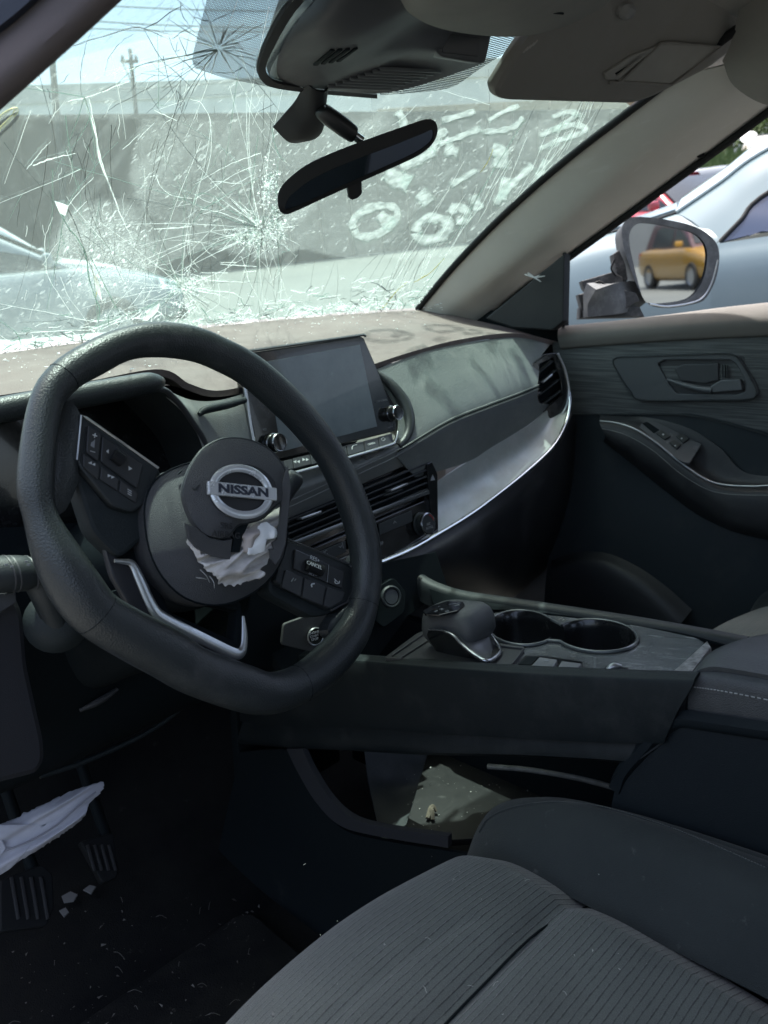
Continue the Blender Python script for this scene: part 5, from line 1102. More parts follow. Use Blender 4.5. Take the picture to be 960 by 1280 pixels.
# armrest box and lid
M_lid = mat('armrest_lid_leather', (.036, .041, .044), .4, grain=(900, .4, 'leather'), dust=((.10, .10, .10), 10, .5, 1))
lid_t = [V(-.108, -.322, .866), V(-.06, -.318, .868), V(.06, -.315, .840), V(.10, -.32, .824)]
def lidrow(dy, dz, sx=1.0): return [V(p.x*sx, p.y+dy, p.z+dz) for p in lid_t]
zs = lambda dy: -.05*0 + (-dy)*.20
loft('armrest_lid', [lidrow(.002, -.065), lidrow(.010, -.045), lidrow(.006, -.018), lidrow(-.006, -.002), lidrow(-.03, .004), lidrow(-.10, .010), lidrow(-.20, .014), lidrow(-.34, .016)], M_lid, con, nu=24, nv=40, thick=.004)
loft('lid_side', [[V(-.106, -.322+d, .866+z*.55) for d, z in ((.004, -.004), (-.03, .008), (-.10, .020), (-.20, .034), (-.34, .04))], [V(-.114, -.322+d, .866+z*.55-.012) for d, z in ((.006, -.002), (-.03, .008), (-.10, .020), (-.20, .034), (-.34, .04))], [V(-.114, -.322+d, .866+z*.55-.055) for d, z in ((.004, -.004), (-.03, .004), (-.10, .016), (-.20, .03), (-.34, .036))], [V(-.106, -.322+d, .866+z*.55-.064) for d, z in ((.002, -.004), (-.03, .004), (-.10, .016), (-.20, .03), (-.34, .036))]], M_lid, con, nu=24, nv=16, thick=.004)
ls = cr_pts([V(-.115, -.322+d, .866+z*.55-.016) for d, z in ((.006, -.002), (-.03, .008), (-.10, .020), (-.20, .034))], 40)
link('stitches', joined([tube_mesh([ls[i], ls[i].lerp(ls[i+1], .6)], .0007, 4) for i in range(39)]), M_stitch, con, kind='stuff')
bx = [U(a, b, X=-.118) for a, b in [(768, 990), (778, 970), (800, 945), (826, 918), (848, 905), (880, 908), (965, 920), (1100, 935)]]
bxb = [U(a, b, X=-.118) for a, b in [(740, 1150), (770, 1150), (800, 1150), (826, 1150), (850, 1150), (880, 1150), (965, 1150), (1100, 1150)]]
loft('armrest_box', [[p+V(.10, .004, -.004) for p in bx], [p+V(.008, 0, -.0) for p in bx], bx, [a*.5+b*.5+V(-.004, 0, 0) for a, b in zip(bx, bxb)], bxb], mat('box_black', (.008, .0125, .0155), .65, spec=.2, grain=(1300, .35)), con, nu=40, nv=30, thick=.006)
# lower tray and its front strap
TZ = .50
plate('tray_floor', Pl(V(0, 0, TZ), (0, 0, 1)), [(503, 1046), (535, 940), (620, 950), (720, 962), (790, 985), (700, 1040), (560, 1050)], .01, mat('dirty_tray', (.007, .0072, .0075), .5, mott=((.018, .018, .018), 22, .9), dust=((.08, .077, .074), 60, .58, .75)), con, rnd=.01)
link('tray_riser', loft_mesh(grid_pts([[U(455, 935, X=.02), U(500, 938, X=.06), U(552, 946, X=.115)], [U(462, 985, X=.0), U(510, 985, X=.05), U(566, 962, X=.115)], [U(478, 1052, X=-.05), U(520, 1020, X=.0), U(572, 965, X=.118)]], 16, 12), .004), mat('riser_grey', (.045, .05, .052), .45, dust=((.12, .12, .12), 9, .5, 1)), con)
tube('tray_edge', [U(500, 1046, X=-.075), U(530, 1018, X=-.02), U(558, 990, X=.05)], .004, mat('pale_edge', (.16, .16, .15), .5, mott=((.3, .3, .28), 60, .9)), con, seg=8, n=20)  # pale mottled strip along the tray's edge
tube('tray_edge', [U(610, 958, X=.10), U(660, 962, X=.11), U(720, 972, X=.115), U(770, 985, X=.11)], .004, mat('pale_edge', (.16, .16, .15)), con, seg=8, n=20)
loft('support_strap', [[U(a, b, X=-.122) for a, b in [(358, 936), (372, 965), (395, 1003), (425, 1032), (470, 1045), (560, 1060)]], [U(a, b, X=-.124) for a, b in [(378, 936), (390, 962), (412, 997), (440, 1022), (480, 1034), (560, 1046)]]], mat('strap_grey', (.035, .037, .042), .5, spec=.25), con, nu=30, nv=4, thick=.008)
lowf = [U(a, b, X=-.12) for a, b in [(300, 940), (360, 938), (378, 968), (400, 1006), (428, 1036), (470, 1049), (560, 1064), (700, 1085)]]
loft('lower_side', [lowf, [U(a, b+140, X=-.13) for a, b in [(270, 940), (330, 938), (360, 968), (390, 1006), (428, 1036), (470, 1049), (560, 1064), (700, 1085)]], [U(a, b+260, X=-.14) for a, b in [(250, 940), (310, 938), (340, 968), (380, 1006), (428, 1036), (470, 1049), (560, 1064), (700, 1085)]]], M_dark, con, nu=30, nv=14, thick=.006)
link('tunnel_wall', box_mesh(V(.125, .0, .56), (.02, .70, .30), bev=.006), M_dark, con)
link('front_wall', box_mesh(V(.0, .38, .60), (.22, .02, .40), bev=.006), M_dark, con)
# grit and scraps in the tray
rg = random.Random(5); gr = []
TPl = Pl(V(0, 0, TZ+.001), (0, 0, 1))
for k in range(110):
    c = TPl.u(rg.uniform(505, 745), rg.uniform(955, 1045)); s = rg.choice([.0008, .0012, .002, .0008])
    gr.append(([c+V(rg.uniform(-s, s), rg.uniform(-s, s), rg.uniform(0, s)) for _ in range(4)], [(0, 1, 2), (0, 2, 3), (0, 1, 3), (1, 2, 3)]))
g_ = link('grit', joined(gr), mat('pale_grit', (.42, .41, .38), .8)); g_['kind'] = 'stuff'; g_['label'] = 'pale grit and glass crumbs scattered in the lower console tray'; g_['category'] = 'debris'
fp = TPl.u(540, 1022)
fr = link('plastic_fragment', joined([tube_mesh([fp+V(-.010, 0, .004), fp+V(.008, .006, .010), fp+V(.010, .0, .004)], [.003, .004, .002], 6, 8), tube_mesh([fp+V(-.006, -.006, .003), fp+V(0, .0, .012), fp+V(.004, .008, .003)], [.003, .003, .002], 6, 8)]), mat('tan_plastic', (.12, .10, .075), .6), None, 'small tan plastic fragment lying at the left edge of the lower console tray', 'debris')

# ================================================================== SEATS
def seat_mat(name, base, dark):
    m = bpy.data.materials.new(name); m.use_nodes = True; nt = m.node_tree; N = nt.nodes; L = nt.links; b = N['Principled BSDF']
    b.inputs['Roughness'].default_value = .9; b.inputs['Sheen Weight'].default_value = .25; b.inputs['Sheen Roughness'].default_value = .5; b.inputs['Specular IOR Level'].default_value = .2
    tc = N.new('ShaderNodeTexCoord')
    sp = N.new('ShaderNodeSeparateXYZ'); L.new(tc.outputs['Object'], sp.inputs[0])
    n0 = N.new('ShaderNodeTexNoise'); n0.inputs['Scale'].default_value = 60; n0.inputs['Detail'].default_value = 3
    mpn = N.new('ShaderNodeMapping'); mpn.inputs['Scale'].default_value = (.7, 2.2, 1); L.new(tc.outputs['Object'], mpn.inputs[0]); L.new(mpn.outputs[0], n0.inputs[0])
    def M(op, a, c=None):
        q = N.new('ShaderNodeMath'); q.operation = op
        for k, x in ((0, a), (1, c)):
            if x is None: continue
            if isinstance(x, (int, float)): q.inputs[k].default_value = x
            else: L.new(x, q.inputs[k])
        return q.outputs[0]
    at = N.new('ShaderNodeAttribute'); at.attribute_name = 'rib'
    y = M('ADD', at.outputs['Fac'], M('MULTIPLY', M('SUBTRACT', n0.outputs[0], .5), .35))
    s = M('ABSOLUTE', M('SUBTRACT', M('FRACT', y), .5))            # 0 at the rib groove
    br = N.new('ShaderNodeTexNoise'); br.inputs['Scale'].default_value = 240; br.inputs['Detail'].default_value = 2; L.new(tc.outputs['Object'], br.inputs[0])
    g = N.new('ShaderNodeMapRange'); g.inputs[1].default_value = .0; g.inputs[2].default_value = .13; L.new(M('ADD', s, M('MULTIPLY', M('SUBTRACT', br.outputs[0], .5), .22)), g.inputs[0])
    wv = N.new('ShaderNodeTexNoise'); wv.inputs['Scale'].default_value = 1500; wv.inputs['Detail'].default_value = 2; L.new(tc.outputs['Object'], wv.inputs[0])
    big = N.new('ShaderNodeTexNoise'); big.inputs['Scale'].default_value = 9; big.inputs['Detail'].default_value = 5; L.new(tc.outputs['Object'], big.inputs[0])
    mx = N.new('ShaderNodeMix'); mx.data_type = 'RGBA'; L.new(g.outputs[0], mx.inputs[0]); mx.inputs[6].default_value = (*dark, 1); mx.inputs[7].default_value = (*base, 1)
    m2 = N.new('ShaderNodeMix'); m2.data_type = 'RGBA'; m2.blend_type = 'MULTIPLY'; m2.inputs[0].default_value = .8
    cr_ = N.new('ShaderNodeMapRange'); cr_.inputs[1].default_value = .3; cr_.inputs[2].default_value = .7; cr_.inputs[3].default_value = .62; cr_.inputs[4].default_value = 1.15; L.new(wv.outputs[0], cr_.inputs[0])
    cb = N.new('ShaderNodeMapRange'); cb.inputs[1].default_value = .3; cb.inputs[2].default_value = .7; cb.inputs[3].default_value = .75; cb.inputs[4].default_value = 1.15; L.new(big.outputs[0], cb.inputs[0])
    pp = M('MULTIPLY', cr_.outputs[0], cb.outputs[0])
    cc_ = N.new('ShaderNodeCombineColor'); [L.new(pp, cc_.inputs[i]) for i in range(3)]
    L.new(mx.outputs[2], m2.inputs[6]); L.new(cc_.outputs[0], m2.inputs[7]); L.new(m2.outputs[2], b.inputs['Base Color'])
    h = M('ADD', g.outputs[0], M('MULTIPLY', wv.outputs[0], .5)); bp = N.new('ShaderNodeBump'); bp.inputs['Strength'].default_value = .6; bp.inputs['Distance'].default_value = .0012; L.new(h, bp.inputs['Height']); L.new(bp.outputs[0], b.inputs['Normal'])
    return m
M_rib = seat_mat('ribbed_seat_cloth', (.104, .119, .114), (.054, .063, .061))
M_bol = mat('seat_bolster_cloth', (.026, .032, .033), .9, spec=.2, grain=(800, .7), mott=((.036, .043, .043), 10, .8), dust=((.12, .12, .12), 70, .62, .85), sheen=.1)
def make_seat(cx, label, full=True):
    t = thing('driver_seat' if cx < 0 else 'passenger_seat', V(cx, -.4, .45), label, 'car seat')
    W = .205
    # ribbed cushion: x across, s from the underside of the front lip back to the backrest
    prof = [(-.165, .50), (-.118, .535), (-.098, .585), (-.105, .628), (-.128, .655), (-.165, .669), (-.21, .672), (-.243, .669), (-.262, .6615), (-.281, .667), (-.32, .668), (-.40, .660), (-.50, .648), (-.60, .640), (-.70, .640)]
    P = cr_pts([V(0, a, b) for a, b in prof], 130); NX = 60
    L_ = [0]
    for i in range(1, len(P)): L_.append(L_[-1]+(P[i]-P[i-1]).length)
    vs, fs, rib = [], [], []
    for j, p in enumerate(P):
        for i in range(NX+1):
            u = -1+2*i/NX; x = u*W
            z = p.z + .006*(1-u*u) - .022*max(0, abs(u)-.8)/.2
            y = p.y - .034*u*u*max(0, min(1, (p.y+.30)/.2))
            # soft crease across the front pad
            cre = math.exp(-((p.y+.205+.02*u+.02*u*u)/.006)**2)*.0022*(1 if u < .45 else 0)
            z += .0016*noise.noise(Vector((x*14, y*14, 3)))-cre
            vs.append(V(cx+x, y, z)); rib.append(L_[j]/.0060)
    for j in range(len(P)-1):
        for i in range(NX): fs.append((j*(NX+1)+i, j*(NX+1)+i+1, (j+1)*(NX+1)+i+1, (j+1)*(NX+1)+i))
    me = mesh(vs, fs, 60); a = me.attributes.new('rib', 'FLOAT', 'POINT'); a.data.foreach_set('value', rib)
    cu = link('cushion', me, M_rib, t)
    sm = cr_pts([V(cx+u*W, -.264-.034*u*u*.18, .6585+.006*(1-u*u)-.022*max(0, abs(u)-.8)/.2) for u in (-.98, -.6, -.2, .2, .6, .98)], 30)
    sm = [p+V(0, 0, .0042) for p in sm]
    tube('cross_seam', sm, .0011, M_dark, cu, seg=6)
    for s in (1, -1):
        # bolster: rises beside the cushion, rounded over the top; stitched line along the crest
        ys = [(-.108, .585), (-.125, .640), (-.15, .672), (-.20, .697), (-.27, .712), (-.36, .722), (-.48, .730), (-.62, .74), (-.72, .74)]
        r0 = [V(cx+s*(W-.012), y-.012, min(z-.03, .652)) for y, z in ys]
        r1 = [V(cx+s*(W+.014), y-.003, z-.020+.004) for y, z in ys]
        r2 = [V(cx+s*(W+.036), y+.002, z-.002) for y, z in ys]
        r3 = [V(cx+s*(W+.052), y+.002, z-.004) for y, z in ys]
        r4 = [V(cx+s*(W+.066), y-.003, z-.022) for y, z in ys]
        r5 = [V(cx+s*(W+.070), y-.006, .56) for y, z in ys]
        r6 = [V(cx+s*(W+.060), y-.01, .46) for y, z in ys]
        b = loft('bolster', [r0, r1, r2, r3, r4, r5, r6], M_bol, t, nu=50, nv=36, thick=.004)
    base = hull('seat_base', [(V(cx, -.42, .30), .20, .26, 6, 0), (V(cx, -.42, .42), .23, .29, 6, 0), (V(cx, -.42, .585), .235, .285, 6, 0)], M_dark, t)
    back = [[V(cx+x, -.70-.06*(1 if abs(x) < .2 else .4)-dz*.32, .62+dz) for x in (-.26, -.2, 0, .2, .26)] for dz in (0, .2, .4, .58, .62)]
    loft('backrest', back, M_bol, t, nu=20, nv=20, thick=.10, side=V(cx, 0, 1))
    return t
make_seat(-.40, 'dark driver seat with ribbed cloth cushion nearest the camera')
make_seat(.47, 'dark front passenger seat showing only a corner beyond the console')

# ================================================================== OVERHEAD
# rear-view mirror
rv = thing('rear_view_mirror', gp(378, 125, .004), 'black tilted rear view mirror hanging from the cracked windscreen', 'mirror')
VPm = Pl(U(447, 207, Y=.19), (-.45, -.85, -.22))
fo = [(347, 248), (350, 236), (362, 222), (385, 205), (420, 189), (465, 172), (510, 156), (532, 149), (543, 151), (547, 161), (545, 172), (537, 184), (520, 196), (490, 210), (440, 232), (400, 250), (372, 263), (357, 268), (349, 262)]
fo = smooth2(fo, 60); fi = smooth2([(357, 262), (358, 252), (368, 240), (395, 221), (440, 201), (490, 182), (525, 168), (540, 162), (541, 172), (534, 181), (515, 193), (480, 209), (430, 231), (395, 247), (368, 259)], 60)
vs = []
fb = VPm.us(fo, -.006); cb = sum(fb, Vector())/60
for r_ in (VPm.us(fi, .0005), VPm.us(fi, .003), VPm.us(fo, .0015), fb, [cb+(p-cb)*.93-VPm.n*.012 for p in fb], [cb+(p-cb)*.6-VPm.n*.028 for p in fb]): vs += r_
fs = [(r_*60+i, r_*60+(i+1) % 60, (r_+1)*60+(i+1) % 60, (r_+1)*60+i) for r_ in range(5) for i in range(60)]+[tuple(300+i for i in range(60))]
bm = bmesh.new(); bv = [bm.verts.new(v) for v in vs]; [bm.faces.new([bv[i] for i in f]) for f in fs]; link('mirror_housing', from_bm(bm, 40), mat('mirror_black', (.008, .0085, .010), .55, grain=(1300, .25)), rv)
link('mirror_glass', plate_mesh([VPm.u(a, b, .0016) for a, b in fi], VPm.n, .002, .0003), mat('dark_mirror', (.34, .37, .40), .03, metal=1.0), rv)
plate('dip_tab', VPm, [(434, 230), (452, 222), (453, 242), (447, 248), (440, 250), (436, 247)], .006, mat('mirror_black', (0, 0, 0)), rv, h=-.002, rnd=.002, bev=.001)
tube('mirror_arm', [U(400, 134, Y=.215), U(404, 140, Y=.214), U(424, 155, Y=.205), U(440, 167, Y=.20), U(443, 169, Y=.199)], [.006, .0105, .0115, .0105, .008], mat('arm_black', (.014, .015, .017), .4), rv, seg=16, n=24)
tube('mirror_stud', [U(440, 167, Y=.20), U(452, 176, Y=.195)], .006, M_chrome, rv, seg=12)
tube('mirror_stud', [U(388, 136, Y=.225), U(402, 137, Y=.215)], .0045, M_gloss, rv, seg=12)
BK = pl3(gp(345, 155, .006), gp(375, 158, .030), gp(390, 112, .006))
loft('mount_bracket', [[gp(340, 157, .002), gp(352, 143, .002), gp(368, 124, .002), gp(380, 100, .002)], [gp(352, 159, .022), gp(364, 146, .028), gp(378, 128, .024), gp(386, 100, .012)], [gp(376, 155, .022), gp(386, 146, .028), gp(394, 130, .026), gp(398, 100, .016)], [gp(391, 149, .004), gp(396, 140, .004), gp(402, 125, .004), gp(412, 100, .004)]], mat('bracket_black', (.012, .013, .016), .6, grain=(900, .4)), rv, nu=16, nv=16, thick=.003)
# sensor cover
sc = thing('sensor_cover', gp(430, 60, .01), 'black slatted camera and sensor cover at the top of the windscreen', 'sensor cover')
fl_ = [[gp(a, b, .004) for a, b in r] for r in ([(395, -40), (352, 10), (328, 55), (320, 82), (326, 98), (345, 107), (400, 114), (470, 120)], [(410, -40), (366, 10), (340, 55), (330, 80), (336, 94), (352, 102), (405, 109), (470, 115)])]
loft('cover_flange', fl_, mat('flange_black', (.016, .017, .020), .6, grain=(1200, .3)), sc, nu=40, nv=4, thick=.004)
rows = [
 [U(362, -40, Y=.12), U(334, 46, Y=.16), U(333, 85, Y=.188), U(350, 103, Y=.203), U(408, 112, Y=.206), U(470, 117, Y=.20), U(520, 108, Y=.185), U(580, 88, Y=.165), U(606, 78, Y=.155)],
 [U(400, -40, Y=.06), U(375, 30, Y=.09), U(372, 65, Y=.12), U(386, 82, Y=.14), U(420, 94, Y=.155), U(470, 88, Y=.155), U(500, 80, Y=.15), U(560, 76, Y=.135), U(604, 74, Y=.13)],
 [U(440, -40, Y=.02), U(420, 15, Y=.04), U(425, 48, Y=.06), U(440, 62, Y=.08), U(465, 66, Y=.10), U(490, 64, Y=.10), U(520, 62, Y=.10), U(562, 62, Y=.10), U(600, 62, Y=.11)],
 [U(500, -40, Y=.0), U(480, 0, Y=.02), U(490, 20, Y=.03), U(505, 28, Y=.045), U(520, 30, Y=.06), U(540, 30, Y=.07), U(560, 34, Y=.08), U(585, 36, Y=.09), U(612, 40, Y=.10)],
 [U(560, -60, Y=-.04), U(530, -30, Y=-.02), U(530, 0, Y=.0), U(540, 10, Y=.02), U(550, 14, Y=.04), U(565, 16, Y=.05), U(580, 18, Y=.06), U(600, 20, Y=.07), U(620, 22, Y=.08)]]
loft('cover_shell', rows, M_cover, sc, nu=50, nv=30, thick=.004)
shell = bpy.data.objects['cover_shell']
def on_strip(name, a, b, w_, d_, m, off):
    A, n = on(shell, *a, off); B, _ = on(shell, *b, off)
    x = (B-A).normalized(); z = (n-x*n.dot(x)).normalized()
    box(name, (A+B)/2, ((B-A).length, w_, d_), m, sc, (x, z.cross(x), z), .0004)
for k in range(4): on_strip('vent_slit', (394+k*9.5, 80-k*1.5), (416+k*9.5, 61-k*.6), .0050, .003, M_dark, .0004)
for k in range(8):
    t = k/7
    on_strip('grille_slit', (410+t*64, 108-t*22), (486+t*62, 112-t*22), .0022, .003, M_dark, .0002)
    on_strip('grille_slat', (410+t*64, 106.4-t*22), (488+t*62, 110.2-t*22), .0016, .0045, mat('slat_grey', (.13, .14, .145), .5), .0012)
SB = Pl(U(575, 52, Y=.085), (-.45, -.85, -.25))
plate('module', SB, [(540, 26), (560, 30), (616, 38), (608, 76), (602, 80), (552, 72), (542, 62)], .03, mat('module_black', (.055, .06, .066), .5, grain=(1200, .2)), sc, rnd=.004, bev=.003)
plate('module_button', SB, [(555, 41), (600, 47), (597, 71), (553, 66)], .002, mat('module_button', (.035, .038, .042), .4), sc, h=.001, rnd=.002, bev=.0008)
# overhead console above it
oc = thing('overhead_console', U(640, 10, Y=.0), 'grey rounded overhead console at the top edge of the view', 'overhead console')
loft('console_shell', [[U(480, -30, Y=.02), U(510, 15, Y=.02), U(560, 38, Y=.03), U(640, 46, Y=.03), U(700, 35, Y=.015), U(760, 5, Y=-.005), U(800, -30, Y=-.02)], [U(500, -50, Y=-.06), U(530, 0, Y=-.04), U(575, 18, Y=-.03), U(640, 25, Y=-.03), U(690, 18, Y=-.03), U(740, -5, Y=-.045), U(770, -40, Y=-.06)], [U(530, -90, Y=-.12), U(560, -40, Y=-.10), U(600, -15, Y=-.09), U(640, -10, Y=-.09), U(680, -15, Y=-.09), U(720, -35, Y=-.10), U(740, -70, Y=-.12)]], M_header, oc, nu=36, nv=20, thick=.004)
tube('console_seam', [U(622, -4, Y=-.048), U(660, 12, Y=-.034), U(704, 17, Y=-.030)], .0012, M_dark, oc, seg=6, n=16)
# sun visor
vz = thing('sun_visor', U(760, 20, X=.35), 'grey passenger sun visor with a closed vanity mirror flap', 'sun visor')
VI = pl3(U(615, 114, X=.15), U(800, 130, X=.45), U(934, 30, X=.57))
plate('visor_board', VI, [(617, 112), (619, 122), (632, 128), (790, 132), (815, 124), (885, 88), (922, 62), (935, 36), (920, 12), (880, -30), (760, -40), (680, 20), (645, 66)], .022, M_visor, vz, rnd=.016, bev=.009)
plate('mirror_flap', VI, [(772, 101), (793, 88), (824, 57), (836, 55), (898, 59), (897, 63), (838, 104), (830, 105)], .004, mat('flap_grey', (.27, .265, .245), .7, mott=((.22, .215, .20), 16, .7)), vz, h=.003, rnd=.003, bev=.001)
tube('flap_rim', [VI.u(a, b, .0035) for a, b in [(762, 103), (775, 103), (826, 54), (836, 53), (900, 58), (840, 106), (772, 102)]], .0022, M_visor, vz, seg=8)
for q in ([(756, 92), (790, 70), (812, 62), (822, 58), (773, 100), (758, 100)],): plate('flap_grip', VI, q, .005, mat('flap_grey', (.2, .2, .2)), vz, h=.004, rnd=.003, bev=.0015, holes=[[(769, 92), (800, 69), (801, 72), (772, 95)]])
plate('grip_slot', VI, [(766, 92), (800, 67), (803, 72), (772, 96)], .001, M_dark, vz, h=.001, bev=.0002)
lathe('visor_clip', [(0, 0), (.017, 0), (.016, .006), (.010, .010), (0, .011)], VI.u(781, 12, .0), VI.n, mat('clip_grey', (.20, .20, .195), .5), vz, 20, sx=1.0, sy=.62)
for k in range(4): strip('worn_mark', (654+k*4, 66-k*3), (660+k*4, 59-k*3), .0022, .001, mat('pale_scuff', (.34, .33, .31), .8), vz, VI, .0003, .0002)

# ================================================================== FOOTWELL
fl0 = link('car_floor', loft_mesh(grid_pts([[V(x, y, z) for x in (-.80, -.4, 0, .4, .80)] for y, z in ((-1.6, .32), (-.8, .30), (-.2, .30), (.25, .31), (.50, .36), (.62, .50), (.66, .75))], 30, 40), .01, side=V(0, 0, 2)), M_carpet, None); fl0['kind'] = 'structure'; fl0['label'] = 'dirty black carpet of the footwell'
mt = bpy.data.objects
mp_ = link('floor_mat', plate_mesh([V(-.68, -.12, .318), V(-.20, -.12, .318), V(-.18, .28, .330), V(-.66, .28, .330)], (0, -.03, 1), .010, .004, .03), mat('mat_black', (.009, .010, .011), .95, spec=.05, grain=(420, 1.0), mott=((.03, .03, .028), 7, .8), dust=((.20, .19, .175), 46, .62, .80)), None, 'grimy black floor mat under the pedals', 'floor mat')
for nm, pts, lab in (('accelerator_pedal', [(100, 1052), (142, 1040), (149, 1088), (146, 1098), (128, 1104)], 'narrow ribbed accelerator pedal in the dark driver footwell'), ('brake_pedal', [(0, 1100), (52, 1080), (66, 1092), (68, 1135), (58, 1158), (0, 1165)], 'wide ribbed brake pedal at the left of the dark footwell')):
    PPn = Pl(U(80, 1090, Y=.36), (0, -.75, .65)); c = PPn.u(*pts[0])
    t = thing(nm, c, lab, 'pedal')
    plate('pedal_pad', PPn, pts, .014, M_rubber, t, rnd=.004, bev=.002)
    xs = [p[0] for p in pts]; ysx = [p[1] for p in pts]
    for k in range(4):
        x = min(xs)+(max(xs)-min(xs))*(.25+.18*k); strip('pedal_rib', (x-3, min(ysx)+16), (x+6, max(ysx)-16), .004, .003, mat('rib_rubber', (.03, .03, .032), .6), t, PPn, .001, .0005)
    tube('pedal_arm', [PPn.u(sum(xs)/len(xs), min(ysx)+6, -.01), PPn.u(sum(xs)/len(xs), min(ysx)-30, -.02)+V(0, .10, .12)], .008, M_dark, t, seg=8)
kbn = thing('knee_airbag', U(60, 1030, Y=.27), 'white crumpled airbag cloth hanging below the lower dashboard', 'airbag')
KB = Pl(U(60, 1030, Y=.262), (-.1, -.8, .45))
cloth('airbag_cloth', KB, [(-60, 1040), (0, 1030), (40, 1012), (80, 993), (110, 982), (130, 978), (126, 990), (112, 1004), (100, 1026), (72, 1046), (40, 1066), (20, 1078), (0, 1093), (-60, 1120)], .012, kbn, mat('knee_cloth', (.60, .60, .66), .85, grain=(1500, .3), mott=((.42, .42, .47), 16, .7)), 3, 110, .0075, 0, 42, (KB.u(120, 985)-KB.u(0, 1060)).normalized())
tube('cloth_seam', [KB.u(a, b, .014) for a, b in [(-20, 1072), (10, 1062), (40, 1050), (70, 1032), (95, 1010), (120, 990)]], .0012, mat('seam_grey', (.30, .30, .34), .8), kbn, seg=6, n=24)
plate('inner_fold', KB, [(-50, 1052), (-4, 1036), (8, 1060), (-10, 1086), (-50, 1100)], .004, mat('knee_cloth', (.6, .6, .6)), kbn, h=.016, bev=.001)
FPl = Pl(V(0, 0, .331), (0, -.03, 1)); rb = random.Random(9); db = []
for k in range(120):
    c = FPl.u(rb.uniform(5, 330), rb.uniform(1125, 1290)); s = rb.choice([.001, .0015, .0022, .004])
    if rb.random() < .1:
        a = rb.uniform(0, 3.14); l = rb.uniform(.006, .02); d = V(math.cos(a), math.sin(a), .1)*l
        db.append(tube_mesh([c+V(0, 0, .002), c+d*.5+V(0, 0, .006), c+d+V(0, 0, .002)], .0003, 4, 6))
    else: db.append(([c+V(rb.uniform(-s, s), rb.uniform(-s, s), rb.uniform(0, s)) for _ in range(4)], [(0, 1, 2), (0, 2, 3), (0, 1, 3), (1, 2, 3)]))
d_ = link('floor_litter', joined(db), mat('pale_litter', (.12, .115, .105), .85)); d_['kind'] = 'stuff'; d_['label'] = 'scattered pale crumbs and threads on the floor mat'; d_['category'] = 'debris'
PPn = Pl(U(80, 1110, Y=.30), (0, -.3, 1))
for k, (q, lab) in enumerate((([(77, 1120), (88, 1114), (97, 1118), (92, 1126), (80, 1128)], 'larger white scrap on the floor behind the brake pedal'), ([(104, 1112), (112, 1106), (120, 1108), (114, 1117)], 'smaller white scrap on the floor nearest the accelerator pedal'), ([(74, 1138), (82, 1134), (86, 1140), (80, 1146)], 'lowest tiny white scrap beside the brake pedal'))):
    plate('paper_scrap', Pl(V(0, 0, .335), (0, -.05, 1)), q, .002, mat('scrap_white', (.17, .175, .175), .85), None, bev=.0003, label=lab, cat='debris', group='white scraps on the floor')
rl = random.Random(21); lint = []
cush = bpy.data.objects['cushion']; bols = bpy.data.objects['bolster']
for k in range(46):
    o = cush if rl.random() < .7 else bols
    P_, n_ = on(o, rl.uniform(380, 950), rl.uniform(1060, 1270), .0006); s = rl.choice([.0005, .0008, .0013])
    if rl.random() < .4:
        a = rl.uniform(0, 6.28); d = V(math.cos(a), math.sin(a), 0)*rl.uniform(.003, .009); lint.append(tube_mesh([P_, P_+d*.5+n_*.0012, P_+d], .00022, 4, 6))
    else: lint.append(([P_+V(rl.uniform(-s, s), rl.uniform(-s, s), rl.uniform(0, s)) for _ in range(4)], [(0, 1, 2), (0, 2, 3), (0, 1, 3), (1, 2, 3)]))
stx = cr_pts([on(bols, a, b, .0008)[0] for a, b in [(600, 1040), (612, 1023), (640, 1010), (690, 1003), (750, 1009), (820, 1029), (880, 1052), (958, 1086)]], 150)
link('stitches', joined([tube_mesh([stx[i], stx[i].lerp(stx[i+1], .6)], .00055, 4) for i in range(149)]), M_stitch, bols, kind='stuff')
tube('piping', [p-V(0, 0, .0006) for p in stx], .0012, M_bol, bols, seg=6)
li = link('seat_lint', joined(lint), mat('lint_white', (.42, .43, .41), .9)); li['kind'] = 'stuff'; li['label'] = 'pale lint and crumbs scattered over the driver seat'; li['category'] = 'debris'
dt = bpy.data.objects['dash_top']; gl_ = []
for k in range(260):
    px_ = rl.uniform(5, 560); py_ = low(px_)+abs(rl.gauss(0, .6))*26+2
    P_, n_ = on(dt, px_, py_, .0008)
    if (P_-CAM).length < .8: continue
    s = rl.choice([.0008, .0012, .002, .003]); gl_.append(([P_+V(rl.uniform(-s, s), rl.uniform(-s, s), rl.uniform(0, s)) for _ in range(4)], [(0, 1, 2), (0, 2, 3), (0, 1, 3), (1, 2, 3)]))
gc = link('glass_crumbs', joined(gl_), M_crackw); gc['kind'] = 'stuff'; gc['label'] = 'glass crumbs fallen on the dash top below the windscreen'; gc['category'] = 'debris'
plate('lint', Pl(V(0, 0, .684), (0, 0, 1)), [(339, 1266), (342, 1265), (343, 1269), (340, 1270)], .0015, mat('scrap_white', (.17, .175, .175)), None, bev=.0002, label='tiny white crumb near the front corner of the driver seat', cat='debris')
plate('corner_filler', Pl(V(.72, .36, 1), (-1, -.1, 0)), [(560, 398), (600, 385), (650, 395), (706, 400), (706, 440), (690, 450), (650, 440), (590, 415)], .02, M_dark, door)
